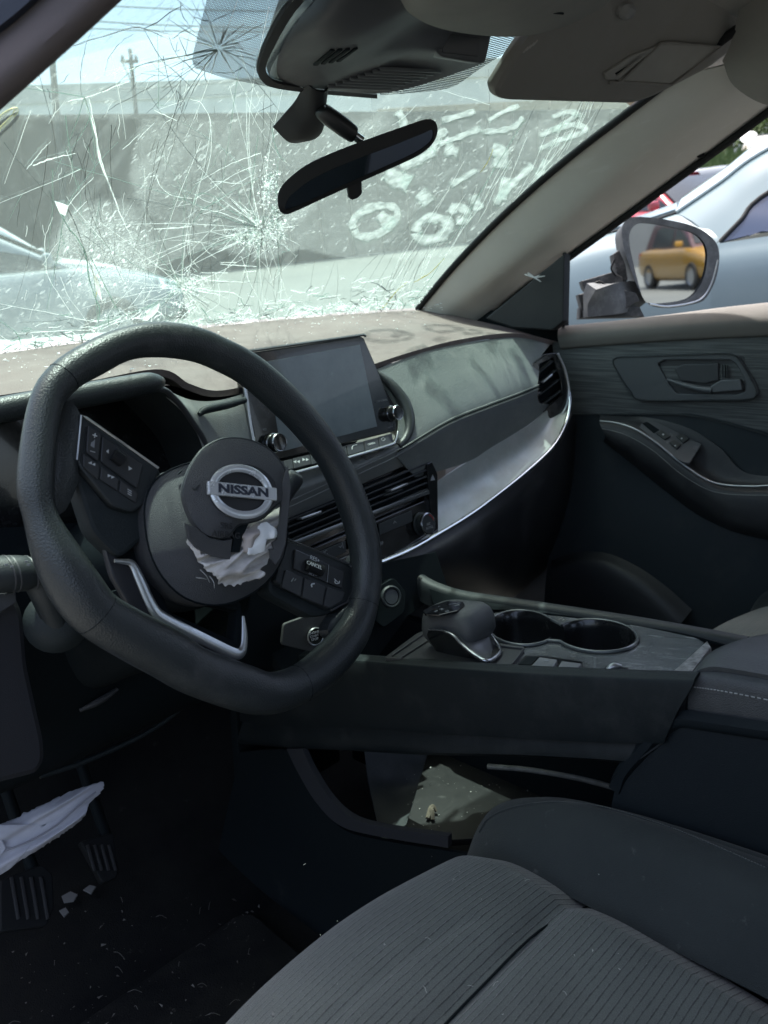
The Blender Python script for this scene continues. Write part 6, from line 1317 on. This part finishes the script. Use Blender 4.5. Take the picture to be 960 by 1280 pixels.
# ================================================================== OWN CAR BODY
M_own = mat('own_paint', (.30, .31, .32), .35, coat=.6)
ob = thing('car_body', V(0, 0, .3), 'grey outer body of the wrecked car with its buckled bonnet below the windscreen', 'car body')
loft('bonnet', [[V(-.72, .74, 1.075), V(-.3, .82, 1.10), V(0, .84, 1.105), V(.3, .82, 1.105), V(.72, .72, 1.09)], [V(-.76, 1.0, 1.10), V(-.3, 1.08, 1.14), V(0, 1.1, 1.12), V(.3, 1.08, 1.13), V(.76, 1.0, 1.10)], [V(-.78, 1.3, 1.05), V(-.3, 1.4, 1.09), V(0, 1.42, 1.10), V(.3, 1.4, 1.10), V(.78, 1.3, 1.05)], [V(-.74, 1.7, .93), V(-.3, 1.85, .98), V(0, 1.9, .99), V(.3, 1.85, .98), V(.74, 1.7, .93)]], mat('dusty_bonnet', (.20, .205, .20), .5, dust=((.33, .32, .30), 14, .4, .8), mott=((.26, .26, .25), 6, .8)), ob, nu=30, nv=24, thick=.01)
loft('roof_panel', [[V(-.60, .09, 1.52), V(-.3, .10, 1.575), V(0, .10, 1.585), V(.3, .10, 1.575), V(.62, .09, 1.53)], [V(-.64, -.3, 1.60), V(-.3, -.3, 1.645), V(0, -.3, 1.655), V(.3, -.3, 1.645), V(.66, -.3, 1.60)], [V(-.64, -1.2, 1.62), V(-.3, -1.2, 1.66), V(0, -1.2, 1.67), V(.3, -1.2, 1.66), V(.66, -1.2, 1.62)], [V(-.6, -1.9, 1.50), V(-.3, -1.95, 1.53), V(0, -1.97, 1.54), V(.3, -1.95, 1.53), V(.62, -1.9, 1.50)]], M_own, ob, nu=24, nv=24, thick=.01)
for s in (-1, 1):
    link('rear_side', box_mesh(V(s*.80, -1.32, .74), (.05, 1.36, .72), bev=.02), M_own, ob)
    link('centre_post', box_mesh(V(s*.71, -.70, 1.33), (.06, .12, .56), (V(1, 0, 0), V(0, 1, .12).normalized(), V(0, -.12, 1).normalized()), bev=.015), M_header, ob)
    link('rear_post', box_mesh(V(s*.68, -1.80, 1.30), (.08, .22, .50), (V(1, 0, 0), V(0, 1, .5).normalized(), V(0, -.5, 1).normalized()), bev=.015), M_header, ob)
    link('front_wing', box_mesh(V(s*.80, 1.22, .66), (.12, 1.2, .66), bev=.05), M_own, ob)
link('tailgate', box_mesh(V(0, -2.0, .75), (1.5, .06, .72), bev=.02), M_own, ob)
link('sill', box_mesh(V(-.80, -.1, .27), (.14, 1.2, .12), bev=.02), M_dark, ob)
loft('cowl', [[p+V(0, .016, -.018) for p in base], [p+V(0, .07, -.022) for p in base], [p+V(0, .14, -.04) for p in base], [p+V(0, .15, -.10) for p in base]], M_plastic, ob, nu=30, nv=10, thick=.004)
link('bulkhead', box_mesh(V(0, .74, .72), (1.5, .03, .66), bev=.004), M_dark, ob)
link('underbody', box_mesh(V(0, -.1, .24), (1.5, 3.6, .06), bev=.01), M_dark, ob)

# ================================================================== THE LOT
d0, d1 = ray(0, 303), ray(960, 217)
LN = d0.cross(d1).normalized()
if LN.z < 0: LN = -LN
LX = (V(1, 0, 0)-LN*LN.x).normalized(); LY = LN.cross(LX)
def ground_mat():
    m = mat('lot_concrete', (.13, .135, .125), .9, mott=((.095, .10, .094), .35, .9), dust=((.17, .175, .163), 2.5, .5, .9), grain=(60, .4)); return m
g = link('ground', plate_mesh([LX*x+LY*y for x, y in ((-900, -900), (900, -900), (900, 900), (-900, 900))], LN, .5, 0), ground_mat()); g['kind'] = 'structure'; g['label'] = 'pale dusty concrete lot'
def on_lot(P): return P-LN*P.dot(LN)
def lot(px, t, py=330): return on_lot(CAM+ray(px, py)*t)
def up(P, h): return P+LN*h
def hgt(px, py, t):      # height above the lot of the point seen at px,py at depth t
    return (CAM+ray(px, py)*t).dot(LN)

PAINT = {}
def paint(name, col, rough=.3):
    return mat('paint_'+name, col, rough, coat=.7, dust=((.4, .4, .38), 3, .55, 1.2))
M_win = mat('car_window', (.018, .024, .028), .08, spec=.4)
M_tyre = mat('tyre', (.02, .02, .02), .85)
M_rimm = mat('alloy', (.45, .46, .47), .3, metal=.8)
M_lamp = mat('lamp_glass', (.70, .72, .74), .1, coat=.8)
M_tail = mat('tail_lamp', (.40, .02, .02), .15, coat=.8)
def make_car(name, pos, head, label, col, cat='car', L=4.5, W=1.82, H=1.48, suv=False, group='cars parked around the lot', bumper=None, roof=None):
    """head: unit vector on the lot the car faces"""
    t = thing(name, V(0, 0, 0), label, cat, group)
    f = (head-LN*head.dot(LN)).normalized(); r = f.cross(LN)
    def Q(x, y, z): return pos + r*x + f*y + LN*z
    h2 = L/2; hb = .98 if suv else .86; hw = W/2
    st_ = [(-h2, .50, .80, .72, .86), (-h2+.10, .30, hb-.04, .74, .95), (-h2+.7, .22, hb+.02, .74, 1), (-.6, .20, hb, .80, 1), (.5, .20, hb, .80, 1), (h2-1.15, .20, hb-.02, .80, 1), (h2-.5, .22, hb-.14, .78, .97), (h2-.10, .30, hb-.26, .74, .88), (h2, .45, hb-.38, .70, .80)]
    rows = []
    for y, zb, zt_, sx, wf in st_:
        w_ = hw*wf; m_ = zb+(zt_-zb)*.55
        rows.append([Q(-w_*.80, y, zb), Q(-w_*.97, y, zb+.10), Q(-w_, y, m_), Q(-w_*.95, y, zt_-.05), Q(-w_*.82, y, zt_), Q(-w_*.4, y, zt_+.035), Q(0, y, zt_+.045), Q(w_*.4, y, zt_+.035), Q(w_*.82, y, zt_), Q(w_*.95, y, zt_-.05), Q(w_, y, m_), Q(w_*.97, y, zb+.10), Q(w_*.80, y, zb)])
    loft('body', rows, col, t, nu=36, nv=40, ang=30, side=pos)
    back = -h2+(.25 if suv else .75); front = h2-1.15
    gh = [(back, hb, .80, 0), (back+.35, H-.10, .66, 1), (back+.85, H-.01, .62, 1), (.1, H, .62, 1), (front-.95, H-.04, .63, 1), (front, hb, .80, 0)]
    def gsec(y, z, sx): return [Q(-hw*.80, y, hb-.03), Q(-hw*(.80+sx)/2, y, (hb+z)/2), Q(-hw*sx, y, z-.03), Q(-hw*sx*.75, y, z), Q(0, y, z+.015), Q(hw*sx*.75, y, z), Q(hw*sx, y, z-.03), Q(hw*(.80+sx)/2, y, (hb+z)/2), Q(hw*.80, y, hb-.03)]
    loft('roof', [gsec(y, z, sx) for y, z, sx, _ in gh], roof or col, t, nu=30, nv=30, ang=30, side=pos)
    for s in (-1, 1):
        def side(y, k, o=.012):           # point on the side glass: k from belt to roof
            zz = np.interp(y, [g_[0] for g_ in gh], [g_[1] for g_ in gh]); sx = np.interp(y, [g_[0] for g_ in gh], [g_[2] for g_ in gh])
            return Q(s*(hw*(.80+(sx-.80)*k)+o), y, hb+.0+(zz-.07-hb)*k)
        for y0, y1, y2, y3 in ((back+.42, -.22, -.22, back+.62), (-.12, front-.12, front-.92, -.12)):
            q = [side(y0, .08), side(y1, .08), side(y2, .92), side(y3, .92)]
            v = [p for p in q]+[p-r*s*.012 for p in q]
            link('side_window', mesh(v, [(0, 1, 2, 3), (7, 6, 5, 4), (0, 4, 5, 1), (1, 5, 6, 2), (2, 6, 7, 3), (3, 7, 4, 0)]), M_win, t)
        hd = [Q(s*hw*.90, h2-.30, hb-.20), Q(s*hw*.58, h2-.06, hb-.26), Q(s*hw*.62, h2+.0, hb-.36), Q(s*hw*.93, h2-.25, hb-.34)]
        link('headlight', dome_mesh(hd, f+LN*.4+r*s*.3, .03, .02, 3), M_lamp, t)
        tl = [Q(s*hw*.95, -h2+.14, hb-.05), Q(s*hw*.62, -h2+.02, hb-.08), Q(s*hw*.62, -h2-.02, hb-.22), Q(s*hw*.94, -h2+.08, hb-.24)]
        link('tail_light', dome_mesh(tl, -f+r*s*.4, .03, .02, 3), M_tail, t)
        mp2 = Q(s*hw*1.06, front-.28, hb+.10)
        link('door_mirror', box_mesh(mp2, (.20, .09, .14), (r, f, LN), bev=.035), col, t)
        for y in (h2-.88, -h2+.88):
            tw = lathe('wheel', [(.20, -.02), (.30, -.01), (.325, .03), (.325, .17), (.30, .20), (.21, .20), (.20, .17), (.05, .16), (0, .16)], Q(s*hw*.80, y, .325), r*s, M_tyre, t, 24)
            lathe('rim', [(.0, .175), (.05, .185), (.19, .175), (.21, .19), (.20, .165)], Q(s*hw*.80, y, .325), r*s, M_rimm, tw, 20)
    wsq = [Q(-hw*.70, front-.10, hb+.05), Q(hw*.70, front-.10, hb+.05), Q(hw*.55, front-.88, H-.08), Q(-hw*.55, front-.88, H-.08)]; nn = (wsq[1]-wsq[0]).cross(wsq[3]-wsq[0]).normalized(); nn = nn if nn.dot(LN) > 0 else -nn
    link('windscreen', dome_mesh([p+nn*.035 for p in wsq], nn, .03, .02, 4), M_win, t)
    rq = [Q(-hw*.68, back+.05, hb+.08), Q(hw*.68, back+.05, hb+.08), Q(hw*.58, back+.33, H-.14), Q(-hw*.58, back+.33, H-.14)]; nn = (rq[1]-rq[0]).cross(rq[3]-rq[0]).normalized(); nn = nn if nn.dot(f) < 0 else -nn
    link('rear_window', dome_mesh([p+nn*.035 for p in rq], nn, .03, .02, 4), M_win, t)
    link('grille', box_mesh(Q(0, h2-.03, hb-.36), (W*.46, .06, .13), (r, f, LN), bev=.02), M_tyre, t)
    link('bumper', box_mesh(Q(0, h2-.06, .36), (W*.80, .16, .16), (r, f, LN), bev=.05), bumper or M_tyre, t)
    return t
def az(deg): return V(math.sin(R(deg)), math.cos(R(deg)), 0)

# neighbour on the right: white car parked alongside
nb = thing('parked_car', on_lot(V(2.6, .6, 0)), 'large pale white car parked close outside the passenger window', 'car', 'cars parked around the lot')
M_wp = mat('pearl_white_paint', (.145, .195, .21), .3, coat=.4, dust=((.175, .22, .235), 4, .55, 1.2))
gz = lambda x, y: -(LN.x*x+LN.y*y)/LN.z
Ys = [2.6, 2.3, 1.7, 1.15, .75, .45, .2]
shut = [U(560, 362, X=1.95), U(600, 350, X=1.95), U(660, 331, X=1.95), U(707, 314, X=1.95), U(747, 296, X=1.95), U(800, 281, X=1.96), U(846, 266, X=1.98)]
fend = [U(560, 385, X=1.83), U(600, 372, X=1.83), U(660, 350, X=1.83), U(707, 333, X=1.83), U(760, 318, X=1.83), U(825, 308, X=1.83), U(900, 304, X=1.83)]
sid1 = [V(1.80, p.y, p.z-.16) for p in fend]; sid2 = [V(1.80, p.y, p.z-.42) for p in fend]; sid3 = [V(1.84, p.y, p.z-.95) for p in fend]
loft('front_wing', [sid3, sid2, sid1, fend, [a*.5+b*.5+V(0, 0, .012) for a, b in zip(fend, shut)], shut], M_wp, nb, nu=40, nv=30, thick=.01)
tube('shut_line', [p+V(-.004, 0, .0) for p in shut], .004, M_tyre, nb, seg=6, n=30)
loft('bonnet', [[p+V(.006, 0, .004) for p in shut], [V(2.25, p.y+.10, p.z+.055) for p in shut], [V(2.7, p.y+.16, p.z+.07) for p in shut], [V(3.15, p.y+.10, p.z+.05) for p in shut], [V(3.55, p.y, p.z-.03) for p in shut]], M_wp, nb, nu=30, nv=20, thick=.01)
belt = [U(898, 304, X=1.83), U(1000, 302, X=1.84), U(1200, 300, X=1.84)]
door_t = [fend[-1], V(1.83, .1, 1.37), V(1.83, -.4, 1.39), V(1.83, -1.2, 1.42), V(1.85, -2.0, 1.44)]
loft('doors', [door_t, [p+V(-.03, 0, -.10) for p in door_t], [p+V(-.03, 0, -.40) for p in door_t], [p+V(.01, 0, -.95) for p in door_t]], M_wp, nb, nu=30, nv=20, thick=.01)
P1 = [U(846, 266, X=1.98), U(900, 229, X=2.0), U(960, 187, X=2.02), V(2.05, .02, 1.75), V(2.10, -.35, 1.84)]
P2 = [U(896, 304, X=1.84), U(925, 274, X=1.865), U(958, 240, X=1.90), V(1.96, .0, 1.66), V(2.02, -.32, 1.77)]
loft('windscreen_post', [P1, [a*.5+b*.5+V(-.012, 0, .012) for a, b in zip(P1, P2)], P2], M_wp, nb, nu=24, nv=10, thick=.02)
tube('post_edge', [p+V(-.004, 0, .004) for p in P1], .006, mat('post_highlight', (.50, .56, .56), .3), nb, seg=8, n=24)  # pale line painting the white highlight along the post
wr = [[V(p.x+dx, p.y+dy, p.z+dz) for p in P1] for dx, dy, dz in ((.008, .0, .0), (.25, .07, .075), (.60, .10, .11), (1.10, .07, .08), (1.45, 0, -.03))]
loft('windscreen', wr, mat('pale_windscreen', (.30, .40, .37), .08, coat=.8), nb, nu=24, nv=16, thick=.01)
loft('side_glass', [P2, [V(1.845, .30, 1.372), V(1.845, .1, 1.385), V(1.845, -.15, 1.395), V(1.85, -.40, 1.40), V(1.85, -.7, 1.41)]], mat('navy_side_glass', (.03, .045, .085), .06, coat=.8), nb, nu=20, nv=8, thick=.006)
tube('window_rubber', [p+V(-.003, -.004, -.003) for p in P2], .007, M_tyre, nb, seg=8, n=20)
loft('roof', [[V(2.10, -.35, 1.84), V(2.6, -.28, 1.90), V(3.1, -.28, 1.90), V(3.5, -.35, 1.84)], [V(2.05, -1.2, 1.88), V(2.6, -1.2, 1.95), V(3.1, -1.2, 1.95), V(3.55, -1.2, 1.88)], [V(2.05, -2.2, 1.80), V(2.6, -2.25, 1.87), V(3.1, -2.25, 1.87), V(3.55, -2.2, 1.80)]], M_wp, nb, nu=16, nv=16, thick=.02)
for y in (1.5, -1.35):
    for x in (1.86, 3.4):
        tw = lathe('wheel', [(.20, -.1), (.31, -.1), (.34, -.06), (.34, .08), (.31, .11), (.2, .11), (0, .09)], V(x, y, gz(x, y)+.34), (-1 if x < 2 else 1, 0, 0), M_tyre, nb, 24)
# the rest of the lot's cars
make_car('parked_car', lot(-66, 8.8), az(108), 'silver car seen through the cracked glass at the far left', paint('silver', (.22, .25, .27)), L=4.6, H=1.55, suv=True)
make_car('parked_car', lot(-40, 13.0), az(100), 'white car standing behind the silver car at the left', paint('white', (.70, .72, .70)), L=4.6, H=1.75, suv=True)
make_car('parked_car', lot(832, 14.5), az(205), 'small red car in the gap between pillar and white car', paint('red', (.34, .03, .045)), L=4.4, H=1.42)
dk = make_car('parked_car', up(lot(945, 30), .75), az(262), 'charcoal car with a round white sticker near the trees', mat('charcoal_paint', (.10, .11, .115), .55), L=4.7, H=1.78, suv=True)
make_car('parked_car', lot(890, 18.0), az(120), 'pale grey car farthest back in front of the grass', paint('grey', (.35, .37, .38)), L=4.5, H=1.5)
cand = [c for c in dk.children if c.name.split('.')[0] in ('roof', 'windscreen', 'body')]; SD = None
for yy in range(168, 196, 2):
    for xx in (924, 930, 936):
        hs = [on(c, xx, yy, .02) for c in cand]; hs = [h for h in hs if (h[0]-CAM).length > 5]
        if hs and SD is None: SD, stk_n = min(hs, key=lambda h: (h[0]-CAM).length)
lathe('round_sticker', [(0, 0), (.27, 0), (.27, .006), (0, .008)], SD, stk_n, mat('sticker_white', (.75, .76, .75), .6), dk, 28)
lathe('sticker_ring', [(.12, .008), (.15, .008), (.15, .011), (.12, .011)], SD, stk_n, M_print, dk, 24)
# what the wing mirror looks back at
dm = ray(840, 330).normalized(); rmv = dm-MP.n*(2*dm.dot(MP.n)); MC = MP.u(840, 330)
q_ = on_lot(MC+rmv*21+V(.75, 0, 0))
make_car('parked_car', q_, az(18), 'yellow car with a dark maroon roof, reflected in the wing mirror', paint('taxi_yellow', (.36, .19, .02)), L=4.3, H=1.75, suv=True, roof=paint('maroon', (.06, .015, .02)))

# ---- boundary wall, warehouse, poles, wires
def wall_bldg(name, pts, tops, thick, m, label, cat, seams=0, cap=None, grp=None):
    t = thing(name, pts[0], label, cat, grp)
    (a, b), (ha, hb_) = pts, tops
    x = (b-a).normalized(); n = x.cross(LN); n = n if n.dot(CAM-a) > 0 else -n
    q = [a-LN*.3, b-LN*.3, b+LN*hb_, a+LN*ha]
    link('wall', plate_mesh(q, n, thick, .01), m, t)
    if cap:
        link('roof_edge', plate_mesh([a+LN*(ha-.02)+n*.10, b+LN*(hb_-.02)+n*.10, b+LN*(hb_+cap)+n*.10, a+LN*(ha+cap)+n*.10], n, thick*.8, .01), mat('cap_pale', (.55, .55, .52), .7, mott=((.45, .44, .41), 1.5, .7)), t)
    Lw = (b-a).length
    for k in range(seams):
        s = (k+.5)/seams; p = a.lerp(b, s); h_ = ha+(hb_-ha)*s
        link('wall_post', box_mesh(p+LN*(h_/2-.1)+n*.04, (.10, .12, h_), (x, n, LN), bev=.01), m, t)
    return t
M_wall1 = mat('brown_grey_wall', (.09, .078, .069), .9, mott=((.055, .05, .046), .45, 1.0), dust=((.125, .112, .10), 2.2, .5, .95), grain=(8, .6))
ta, tb = 19.0, 30.0
A = lot(-260, ta); B = lot(800, tb)
wall_bldg('boundary_wall', (A, B), (hgt(-260, 152, ta), hgt(800, 142, tb)), .3, M_wall1, 'long brown grey wall across the lot behind the windscreen', 'wall', 26)
A2 = lot(-300, 48); B2 = lot(470, 60)
wh = wall_bldg('warehouse', (A2, B2), (hgt(-300, 150, 48), hgt(470, 122, 60)), 6, mat('warehouse_cream', (.78, .79, .77), .8, mott=((.52, .53, .50), .25, .8)), 'long pale warehouse rising over the wall at the left', 'warehouse', 0, 1.0)
n_ = (B2-A2).normalized()
for k in range(5):
    p = A2.lerp(B2, .36+k*.13); link('window', box_mesh(up(p, 5.4)+(CAM-p).normalized()*.3, (2.2, .12, .7), (n_, n_.cross(LN), LN), bev=.02), mat('grey_pane', (.25, .28, .29), .3), wh)
A3 = lot(480, 42); B3 = lot(1000, 52)
wall_bldg('warehouse', (A3, B3), (hgt(480, 112, 42), hgt(1000, 88, 52)), 6, mat('warehouse_white', (.70, .71, .69), .8, mott=((.58, .58, .55), .25, .8)), 'tall white shed seen past the rear view mirror', 'warehouse', 0, .8)
wall_bldg('warehouse', (on_lot(MC+rmv*44+V(-24, 0, 0)), on_lot(MC+rmv*44+V(5, -4, 0))), (6.5, 6.5), .4, mat('ribbed_grey', (.17, .18, .185), .7, mott=((.14, .15, .155), .8, .7)), 'grey ribbed building behind the car, reflected in the wing mirror', 'warehouse', 14)
bt_ = wall_bldg('tan_fence', (lot(490, 36), lot(900, 44)), (hgt(490, 142, 36), hgt(900, 120, 44)), .3, mat('tan_sheet', (.36, .27, .18), .8, mott=((.30, .225, .15), .6, .8)), 'low tan sheet fence in front of the white shed', 'fence', 8)
for k, (top, bot, t_, lab) in enumerate((((64, 60), (84, 300), 15.0, 'tall thin dark pole nearest the left pillar'), ((163, 66), (176, 200), 24.0, 'dark utility pole with a crossbar right of the thin pole'))):
    p = thing('utility_pole', lot(bot[0], t_), lab, 'pole', 'poles beyond the windscreen')
    T_, B_ = CAM+ray(*top)*t_, CAM+ray(*bot)*t_; d_v = (T_-B_).normalized(); G_ = B_-d_v*3.2
    tube('pole', [G_, T_+d_v*(1.2 if k == 0 else .1)], [.075, .055], mat('pole_grey', (.035, .037, .037), .8), p, seg=10)
    if k:
        sx = (B-A).normalized(); tube('crossbar', [T_-d_v*.25-sx*.3, T_-d_v*.25+sx*.2], .05, mat('pole_grey', (0, 0, 0)), p, seg=8)
        for q in (-.24, .0, .15): lathe('insulator', [(.03, 0), (.05, .05), (.03, .12), (0, .14)], T_-d_v*.2+sx*q, LN, mat('insulator_grey', (.25, .25, .25), .4), p, 10)
        tube('brace', [T_-d_v*1.0, T_-d_v*.3-sx*.25], .02, mat('pole_grey', (0, 0, 0)), p, seg=6)
for k, (p0, p1, sag) in enumerate((((20, 18), (420, 34), 6), ((20, 30), (420, 38), 5), ((60, 2), (420, 14), 4), ((120, 112), (340, 96), 3))):
    t_ = 34+k; pts = [CAM+ray(p0[0]+(p1[0]-p0[0])*s, p0[1]+(p1[1]-p0[1])*s+sag*4*s*(1-s))*t_ for s in [i/12 for i in range(13)]]
    wlab = ('second highest wire crossing the sky at the upper left', 'wire just below the second highest one in the sky', 'topmost wire crossing the sky at the upper left', 'lowest wire sagging over the warehouse roof')[k]
    link('overhead_wire', mesh(*tube_mesh(pts, .028, 5)), mat('wire_grey', (.12, .13, .13), .6), None, wlab, 'wire', 'wires over the lot')
ys = thing('yellow_strap', gp(12, 152, -.006), 'loop of yellow plastic strap at the left edge of the windscreen', 'strap')
tube('strap', [gp(a, b, -.004) for a, b in [(-12, 172), (0, 156), (12, 146), (22, 141), (23, 147), (14, 157), (2, 168), (-10, 178)]], .0022, mat('strap_yellow', (.60, .50, .05), .5), ys, seg=8, n=40, flat=.4, up=(glass(0, .31, 0)-glass(0, .3, .01)))
# ---- trees and grass at the far right
M_leafA = mat('leaf_green', (.075, .125, .035), .7, mott=((.04, .075, .02), 3, .8))
M_leafB = mat('leaf_light_green', (.10, .15, .045), .7, mott=((.06, .10, .03), 3, .8))
M_bark = mat('bark', (.09, .07, .05), .9)
def make_tree(base, h, rad, label, m, seed):
    t = thing('tree', base, label, 'tree', 'trees at the right edge'); rt = random.Random(seed)
    tube('trunk', [base-LN*.2, up(base, h*.3)+V(.1, 0, 0), up(base, h*.6)], [.16, .12, .05], M_bark, t, seg=8, n=10)
    for k in range(4):
        a = rt.uniform(0, 6.28); tube('limb', [up(base, h*.35), up(base, h*.55)+V(math.cos(a), math.sin(a), 0)*rad*.5], [.06, .02], M_bark, t, seg=6)
    vs, fs = [], []
    cl = [(up(base, h*rt.uniform(.42, .95))+V(rt.gauss(0, .5), rt.gauss(0, .5), 0)*rad, rad*rt.uniform(.25, .5)) for _ in range(26)]
    for c, s in cl:
        for _ in range(170):
            d = V(rt.gauss(0, 1), rt.gauss(0, 1), rt.gauss(0, .8)).normalized()*s*rt.uniform(.55, 1.05); p = c+d
            a = V(rt.gauss(0, 1), rt.gauss(0, 1), rt.gauss(0, 1)).normalized()*rt.uniform(.05, .11); b = a.cross(V(rt.gauss(0, 1), rt.gauss(0, 1), rt.gauss(0, 1))).normalized()*rt.uniform(.03, .06)
            i = len(vs); vs += [p-a, p+b, p+a, p-b]; fs.append((i, i+1, i+2, i+3))
    link('crown', mesh(vs, fs), m, t)
for k, (px, t_, h, rad, lab) in enumerate(((905, 41, 5.0, 2.3, 'leftmost of the bushy green trees beyond the charcoal car'), (950, 38, 4.7, 2.2, 'light green tree in the middle of the trees at the right edge'), (1005, 39, 5.8, 2.6, 'tallest green tree at the right edge of the view'))):
    make_tree(up(lot(px, t_), .7), h, rad, lab, (M_leafA, M_leafB, M_leafA)[k], 40+k)
bk_ = link('grass_bank', loft_mesh([[up(lot(px, t_), h_) for px in (740, 800, 860, 920, 980, 1040, 1120)] for t_, h_ in ((19.5, -.3), (20.5, .8), (25, 1.65), (26.5, .7), (45, .7), (46, -.3))], .1), mat('bank_green', (.075, .095, .035), .95, mott=((.11, .10, .05), 1.2, .8))); bk_['kind'] = 'structure'; bk_['label'] = 'low grassy bank at the right'
rg = random.Random(3); vs, fs = [], []
for k in range(9000):
    t_ = rg.uniform(21, 25.2); p = up(lot(rg.uniform(800, 1010), t_), .85+.82*min(1, max(0, (t_-20.5)/4.5))); h_ = rg.uniform(.15, .55); a = rg.uniform(0, 6.28); w_ = V(math.cos(a), math.sin(a), 0)*.03; l_ = V(rg.gauss(0, .1), rg.gauss(0, .1), 0)
    i = len(vs); vs += [p-w_, p+w_, up(p, h_)+l_]; fs.append((i, i+1, i+2))
gr_ = link('grass', mesh(vs, fs), M_leafB); gr_['kind'] = 'stuff'; gr_['label'] = 'rough green grass strip before the trees'; gr_['category'] = 'grass'
